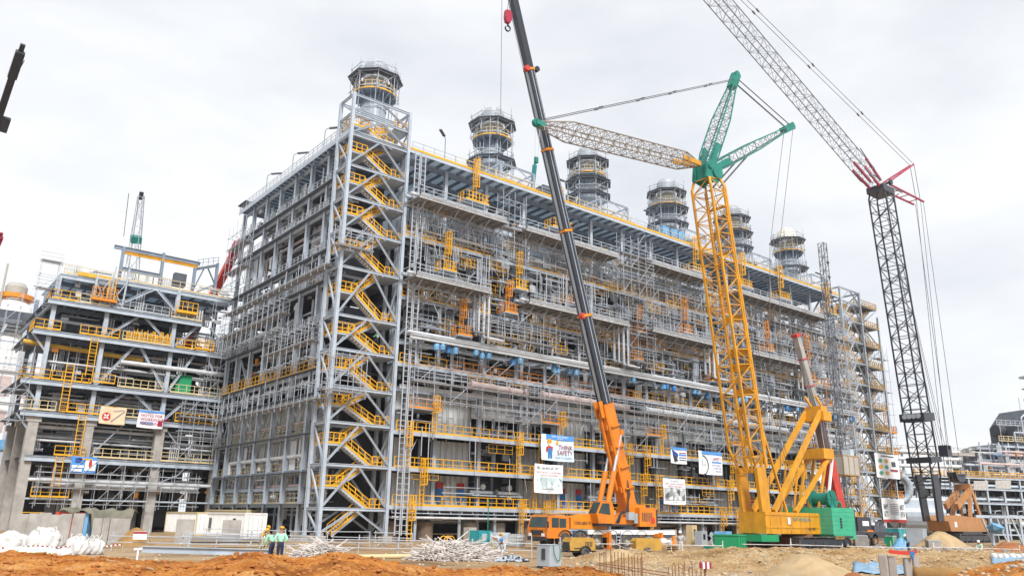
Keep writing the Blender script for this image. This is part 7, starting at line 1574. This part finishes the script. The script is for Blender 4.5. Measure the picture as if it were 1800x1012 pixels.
tx(t, 'Be careful all 247', .5, 'mid', .35, h-.6, 'LEFT', -.07); tx(t, 'PARTS LAYOUT & SAFEGUARDS', .28, 'crimson', w/2, h-1.05, 'CENTER', -.07); tx(t, 'GOOD & CHARITABLE', .28, 'crimson', w/2, h-1.4, 'CENTER', -.07); pr(t,'photo_print','photo2',.35,.45,w-.1,h-1.55); tx(t, 'www.safety', .2, 'mid', w/2, .15, 'CENTER', -.07)
t, w, h = banner('small white banner with a dark laptop picture, on the upper yellow walkway', 51.0, 54.4, 9.9, 12.1, -1.7, 'sheet', 4)
pr(t,'header','hdr',0,h-.32,w,h-.02,-.06)
for (poly, m) in ((((.2,1.9),(1.5,1.3),(1.4,.75),(.4,1.1)),'navy'),(((.35,1.2),(.75,1.0),(1.5,.4),(.7,.15)),'black')): q = MB(); q.prism(list(poly)[::-1], -.066, -.06, 1); q.build('dark_picture', M[m], t)
for k in range(4): pr(t,'text_line',['red','hdr','navy','mid'][k],1.7,1.45-k*.33,w-.2,1.55-k*.33+(.1 if k == 1 else 0),-.06)
t, w, h = banner('white SAFETY banner with a large clock face, right of the laptop banner', 57.0, 62.4, 8.75, 12.0, -1.7, 'sheet', 5)
pr(t,'header','hdr',.7,h-.45,w-.1,h-.05,-.06); q = MB(); cx, cz = .75, 1.25; q.lathe([(1.28,0),(1.42,0),(1.42,-.006),(1.28,-.006),(1.28,0)], (cx,-.06,cz), 40, 1, -1.35, 1.5); q.bar((cx,-.07,cz), (cx,-.07,cz+.75), .04); q.bar((cx,-.07,cz), (cx+.95,-.07,cz+.15), .04)
for k in range(7): a = -1.3+k*.45; q.bar((cx+1.1*math.cos(a),-.07,cz+1.1*math.sin(a)), (cx+1.22*math.cos(a),-.07,cz+1.22*math.sin(a)), .03)
q.build('clock_face', M['black'], t); tx(t, 'SAFETY', .66, 'crimson', w-.3, 2.0, 'RIGHT', -.07, .92); pr(t,'blue_line','hdr',w-2.5,1.68,w-.25,1.86,-.06)
for k, s_ in enumerate(("DON'T MAKE IT", "A FIGHT FOR", "PRACTICE")): tx(t, s_, .34, 'navy', w-.3, 1.22-k*.42, 'RIGHT', -.07, .9)
t, w, h = banner('white banner with a grey photo mosaic hung low on the first yellow walkway', 49.1, 53.7, 4.4, 7.8, -1.8, 'sheet', 6)
pr(t,'photo_print','photo',.2,.55,w-.2,h-1.25); tx(t, 'PARTS LAYOUT & WELDING', .3, 'crimson', w/2, h-.8, 'CENTER', -.07); tx(t, 'GOOD & CHARITABLE', .3, 'crimson', w/2, h-1.15, 'CENTER', -.07); tx(t, 'Be careful all', .3, 'mid', w/2, h-.42, 'CENTER', -.07); tx(t, 'www.safety', .22, 'mid', w/2, .2, 'CENTER', -.07)
pa, pb = hit(1541,838,1,-.35), hit(1577,800,1,-.35)
t, w, h = banner('white poster with green pictures, upper one on the far stair tower', pa[0], pb[0], pa[2], pb[2], -.45, 'sheet', 7, 'poster')
for i in range(2):
    for j in range(3): blob(t,'green_picture','yellow' if (i+j)%2 else 'mint',w*.2+i*w*.25,h*.2+j*h*.25,w*.08,h*.08)
pr(t,'text_line','crimson',w*.6,h*.3,w*.92,h*.38); pr(t,'text_line','mid',w*.25,h*.88,w*.8,h*.92); pr(t,'text_line','mid',w*.68,h*.5,w*.85,h*.7)
pa, pb = hit(1553,917,1,-.35), hit(1588,877,1,-.35)
t, w, h = banner('white poster with dark photographs and red edge, lower one on the far stair tower', pa[0], pb[0], pa[2], pb[2], -.45, 'sheet', 8, 'poster')
for x in (.06,.78):
    for z in (.25,.55): pr(t,'photo_print','photo',w*x,h*z,w*(x+.17),h*(z+.22))
for k in range(6): pr(t,'text_line','mid',w*.32,h*(.35+k*.08),w*.7,h*(.37+k*.08))
pr(t,'red_edge','red',0,0,w,h*.12)
def lban(pxa, pya, pxb, pyb): a, b = hit(pxa,pyb,1,34.7), hit(pxb,pya,1,34.7); return a[0], b[0], a[2], b[2]
t, w, h = banner('tan banner with a red cross sign on the left structure', *lban(173,717,223,743), 34.7, 'tansheet', 9)
blob(t,'red_disc','red',w*.25,h*.42,.5,.5); 
for s_ in (-1,1): q = MB(); q.bar((w*.25-.25,-.08,h*.42-.25*s_), (w*.25+.25,-.08,h*.42+.25*s_), .02, .14); q.build('white_cross', M['sheet'], t)
q = MB(); q.bar((w*.45,-.06,h*.15), (w*.95,-.06,h*.8), .02, .06); q.bar((w*.5,-.06,h*.75), (w*.9,-.06,h*.85), .02, .05); q.build('line_drawing', M['navy'], t)
t, w, h = banner('pale banner of red and blue lettering right of the tan banner', *lban(240,723,290,750), 34.7, 'pinksheet', 10)
pr(t,'header','hdr',0,h-.3,w,h-.05,-.06); tx(t,'NOTES FOR',.5,'crimson',.3,h-.85,'LEFT',-.07); tx(t,'WORKING/REST',.5,'crimson',.3,h-1.35,'LEFT',-.07); tx(t,'PERSONNEL',.5,'crimson',.3,h-1.85,'LEFT',-.07); pr(t,'red_box','crimson',w*.78,.3,w*.96,1.0); pr(t,'blue_lines','ltblue',.3,.45,w*.6,.75)
t, w, h = banner('blue banner with white lettering low on the left structure', *lban(122,803,172,829), 34.7, 'hdr', 11)
pr(t,'white_field','sheet',w*.55,.25,w-.1,h-.45); pr(t,'text_line','sheet',.15,.55,w*.5,.85); pr(t,'text_line','sheet',.15,.12,w*.45,.42); blob(t,'red_figure','red',w*.75,1.05,.2,.5); pr(t,'figure_shape','navy',w*.15,1.2,w*.4,1.7); pr(t,'yellow_line','yellow',w*.25,h-.4,w*.8,h-.25)
# ---------------------------------------------------------------- people
def person(label, feet, face, pose='stand', shirt='greenbag', trousers='navy', helmet='yellow', s=1.0, vest=None):
    """continuous skinned body; local +y is the way the person faces"""
    t = thing('person', label, 'person', tuple(feet), face)
    J = {'pelvis':(0,0,.95,.135),'waist':(0,0,1.08,.135),'chest':(0,.0,1.32,.165),'neck':(0,.01,1.48,.062),'head0':(0,.03,1.56,.075),'head1':(0,.035,1.66,.092),'head2':(0,.02,1.74,.07)}
    for k, sg in (('l',-1),('r',1)):
        J.update({'hip'+k:(.09*sg,0,.88,.10),'knee'+k:(.10*sg,.02,.48,.066),'ank'+k:(.11*sg,-.01,.09,.045),'toe'+k:(.12*sg,.16,.045,.04),'sho'+k:(.19*sg,0,1.40,.068),'elb'+k:(.25*sg,-.03,1.13,.047),'wri'+k:(.26*sg,.09,.90,.034),'han'+k:(.255*sg,.13,.82,.032)})
    def mv(ks, dx=0, dy=0, dz=0):
        for k in ks: x,y,z,r = J[k]; J[k] = (x+dx,y+dy,z+dz,r)
    up = ['waist','chest','neck','head0','head1','head2','shol','shor','elbl','elbr','wril','wrir','hanl','hanr']
    def bend(a):
        for k in up: x,y,z,r = J[k]; y2, z2 = y, z-.95; J[k] = (x, y2*math.cos(a)+z2*math.sin(a), .95-y2*math.sin(a)+z2*math.cos(a), r)
    if pose == 'hips':
        for k, sg in (('l',-1),('r',1)): J['elb'+k] = (.34*sg,-.12,1.14,.047); J['wri'+k] = (.19*sg,-.08,1.0,.034); J['han'+k] = (.13*sg,-.03,.98,.032)
        bend(.12)
    elif pose == 'lean':
        for k, sg in (('l',-1),('r',1)): J['elb'+k] = (.24*sg,.22,1.16,.047); J['wri'+k] = (.16*sg,.40,1.02,.034); J['han'+k] = (.13*sg,.48,.98,.032)
        bend(.5); mv(['kneel','kneer'],0,.06,0); mv(['anklr' if 0 else 'ankr','toer'],.05,-.15,0)
    elif pose == 'bend':
        for k, sg in (('l',-1),('r',1)): J['elb'+k] = (.22*sg,.26,1.22,.047); J['wri'+k] = (.14*sg,.48,1.2,.034); J['han'+k] = (.12*sg,.55,1.2,.032)
        bend(.95)
    elif pose == 'sit':
        for k, sg in (('l',-1),('r',1)):
            J['knee'+k] = (.15*sg,.42,.95,.066); J['ank'+k] = (.13*sg,.40,.52,.045); J['toe'+k] = (.14*sg,.56,.47,.04); J['elb'+k] = (.24*sg,.18,1.14,.047); J['wri'+k] = (.12*sg,.40,1.06,.034); J['han'+k] = (.08*sg,.47,1.04,.032)
        bend(.35); mv(list(J), 0, 0, -.50)
    elif pose == 'climb':
        J['kneer'] = (.10,.24,.62,.066); J['ankr'] = (.11,.16,.26,.045); J['toer'] = (.12,.32,.22,.04); J['elbr'] = (.25,.16,1.16,.047); J['wrir'] = (.24,.38,1.12,.034); J['hanr'] = (.24,.44,1.12,.032); bend(.15)
    def skin(name, chain, m, sub=1, root=0, grow=0.0):
        names = []; edges = []
        for c in chain:
            for k in c:
                if k not in names: names.append(k)
            edges += [(names.index(c[i]), names.index(c[i+1])) for i in range(len(c)-1)]
        me = bpy.data.meshes.new(name); me.from_pydata([tuple(a*s for a in J[k][:3]) for k in names], edges, []); me.materials.append(M[m]); o = link(name, me, t)
        sk_ = o.modifiers.new('skin','SKIN'); sk_.use_smooth_shade = True; su = o.modifiers.new('sub','SUBSURF'); su.levels = sub; su.render_levels = sub
        if not me.skin_vertices: me.attributes
        for i, k in enumerate(names): me.skin_vertices[0].data[i].radius = ((J[k][3]+grow)*s, (J[k][3]+grow)*s*(.8 if k in ('chest','waist','pelvis') else 1)); me.skin_vertices[0].data[i].use_root = (i == root)
        dg = bpy.context.evaluated_depsgraph_get(); m2 = bpy.data.meshes.new_from_object(o.evaluated_get(dg)); o.modifiers.clear(); o.data = m2; return o
    skin('body', [['pelvis','waist','chest','neck','head0','head1','head2']]+[['chest','sho'+k,'elb'+k,'wri'+k,'han'+k] for k in 'lr']+[['pelvis','hip'+k,'knee'+k,'ank'+k,'toe'+k] for k in 'lr'], 'skin')
    skin('shirt', [['pelvis','waist','chest']]+[['chest','sho'+k,'elb'+k,'wri'+k] for k in 'lr'], shirt, 1, 0, .016)
    skin('trousers', [['waist','pelvis']]+[['pelvis','hip'+k,'knee'+k,'ank'+k] for k in 'lr'], trousers, 1, 0, .02)
    for k in 'lr': skin('boot', [['ank'+k,'toe'+k]], 'black', 1, 0, .015)
    for k in 'lr':   # fingers
        h = V(*J['han'+k][:3])*s; w = V(*J['wri'+k][:3])*s; d = (h-w)/np.linalg.norm(h-w); sd = np.cross(d, V(0,0,1)); sd = sd/np.linalg.norm(sd) if np.linalg.norm(sd) > .1 else V(1,0,0); q = MB()
        for f_ in range(4): b = h+sd*(f_-1.5)*.018; ln = (.06,.07,.066,.05)[f_]; q.path([b, b+d*ln*.6, b+d*ln-V(0,0,.015)], .009, 5)
        q.path([h-d*.03+sd*.03, h+sd*.05, h+sd*.055+d*.03], .01, 5); q.build('fingers', M['skin'], t)
    hd = V(*J['head1'][:3])*s; n0 = V(*J['neck'][:3])*s; ax = hd-n0; ax /= np.linalg.norm(ax); fw = V(0,1,0)-ax*ax[1]; fw /= np.linalg.norm(fw); q = MB(); v = []; rows = [(.125,.0),(.128,.03),(.118,.075),(.085,.115),(.04,.135),(.001,.14)]; rt = np.cross(ax, fw)
    for r, z in rows:
        for i in range(16): a = 2*math.pi*i/16; v.append(hd+ax*(z+.03)*s+(fw*math.cos(a)*1.12+rt*math.sin(a))*r*s)
    q.raw(v, [[j*16+i,j*16+(i+1)%16,(j+1)*16+(i+1)%16,(j+1)*16+i] for j in range(5) for i in range(16)]); q.raw([hd+ax*.035*s+(fw*math.cos(a)*(1.15+.45*max(0,math.cos(a)))+rt*math.sin(a)*1.08)*.13*s for a in np.linspace(0,2*math.pi,16,endpoint=False)]+[hd+ax*.025*s+(fw*math.cos(a)*(1.15+.45*max(0,math.cos(a)))+rt*math.sin(a)*1.08)*.13*s for a in np.linspace(0,2*math.pi,16,endpoint=False)], [list(range(16)), list(range(16,32))[::-1]]+[[i,16+i,16+(i+1)%16,(i+1)%16] for i in range(16)]); q.build('helmet', M[helmet], t, True)
    q = MB(); q.raw(*[*icolump(hd-ax*.01*s+fw*.10*s, .018, random.Random(1))]); q.build('nose', M['skin'], t)
    for e in (-.035,.035): q = MB(); q.raw(*[*icolump(hd+ax*.01*s+fw*.088*s+rt*e*s, .012, random.Random(2))]); q.build('eye', M['black'], t)
    for e in (-.092,.092): q = MB(); q.raw(*[*icolump(hd-ax*.005*s+rt*e*s, .024, random.Random(3))]); q.build('ear', M['skin'], t)
    if vest: skin('vest', [['pelvis','waist','chest']], vest, 1, 0, .03)
    return t
M['navy2'] = mat('dark_trousers', (.02,.025,.06), .8, 0, .1, 3.0); M['khaki'] = mat('khaki_cloth', (.36,.36,.22), .8, 0, .12, 3.0); M['mintshirt'] = mat('mint_shirt', (.32,.66,.47), .8, 0, .1, 4.0); M['maroon'] = mat('maroon_cloth', (.28,.08,.06), .8, 0, .1, 3.0); M['greycloth'] = mat('grey_coverall', (.50,.52,.52), .8, 0, .1, 3.0)
up_ = _az-math.pi/2      # rotation that makes a person look away from the camera
person('worker in a mint shirt and dark trousers seen from behind, hands on hips', gnd(492, 968, 43), up_+.2, 'hips', 'mintshirt', 'navy2', 'yellow', 1.02)
person('worker in a mint shirt leaning forward, left of the one with hands on hips', gnd(478, 968, 43.6), up_+1.3, 'lean', 'mintshirt', 'navy2', 'yellow', 1.0)
person('small worker in pale overalls and yellow vest, left of the mint shirted pair', gnd(458, 966, 56), up_-1.2, 'lean', 'khaki', 'khaki', 'yellow', 1.0, 'yellow')
person('worker in a maroon vest bending over beside the teal box, holding a pale tube', gnd(866, 958, 60), up_-1.4, 'bend', 'greycloth', 'khaki', 'yellow', 1.0, 'maroon')
person('worker with a blue helmet sitting at the coupler heap', gnd(885, 966, 52), up_+2.6, 'sit', 'greycloth', 'greycloth', 'blue', 1.0)
person('worker in grey clothes and white helmet standing right of the orange bollard', gnd(1197, 967, 65), up_+2.8, 'hips', 'greycloth', 'greycloth', 'white', 1.0)
person('worker in a green shirt climbing the stair tower halfway up', (5.6, 1.0, 20.0), math.pi/2, 'climb', 'mintshirt', 'navy2', 'yellow', 1.0)
person('worker with a pale helmet standing on the first walkway behind the orange crane', (24.6, .9, 3.2), 3.0, 'stand', 'khaki', 'navy2', 'cream', 1.0)
person('seated worker in pale clothes resting on the bank below the tan crane', gnd(1722, 958, 80), up_+2.4, 'sit', 'greenbag', 'greycloth', 'white', 1.05)
person('worker in a blue shirt beside the crumpled blue sheet heap', gnd(1596, 952, 84), up_+2.0, 'lean', 'ltblue', 'navy2', 'white', 1.0)
o = MB(); p = gnd(870, 958, 59.6); o.tube(p+V(-.2,.3,1.25), p+V(.9,-.9,.75), .035, 6); tag(o.build('carried_tube', M['tubewhite']), 'pale tube held by the worker in the maroon vest', 'tube')
# ---------------------------------------------------------------- thin site haze
hm = bpy.data.materials.new('haze'); hm.use_nodes = True; ht = hm.node_tree; ht.nodes.clear()
ho = ht.nodes.new('ShaderNodeOutputMaterial'); hv = ht.nodes.new('ShaderNodeVolumePrincipled'); hv.inputs['Color'].default_value = (.93,.95,1,1); hv.inputs['Density'].default_value = .00013; hv.inputs['Anisotropy'].default_value = .2
ht.links.new(hv.outputs['Volume'], ho.inputs['Volume'])
q = MB(); q.box(-545, -585, -3.0, 475, 435, 112); q.build('haze', hm, kind='stuff')
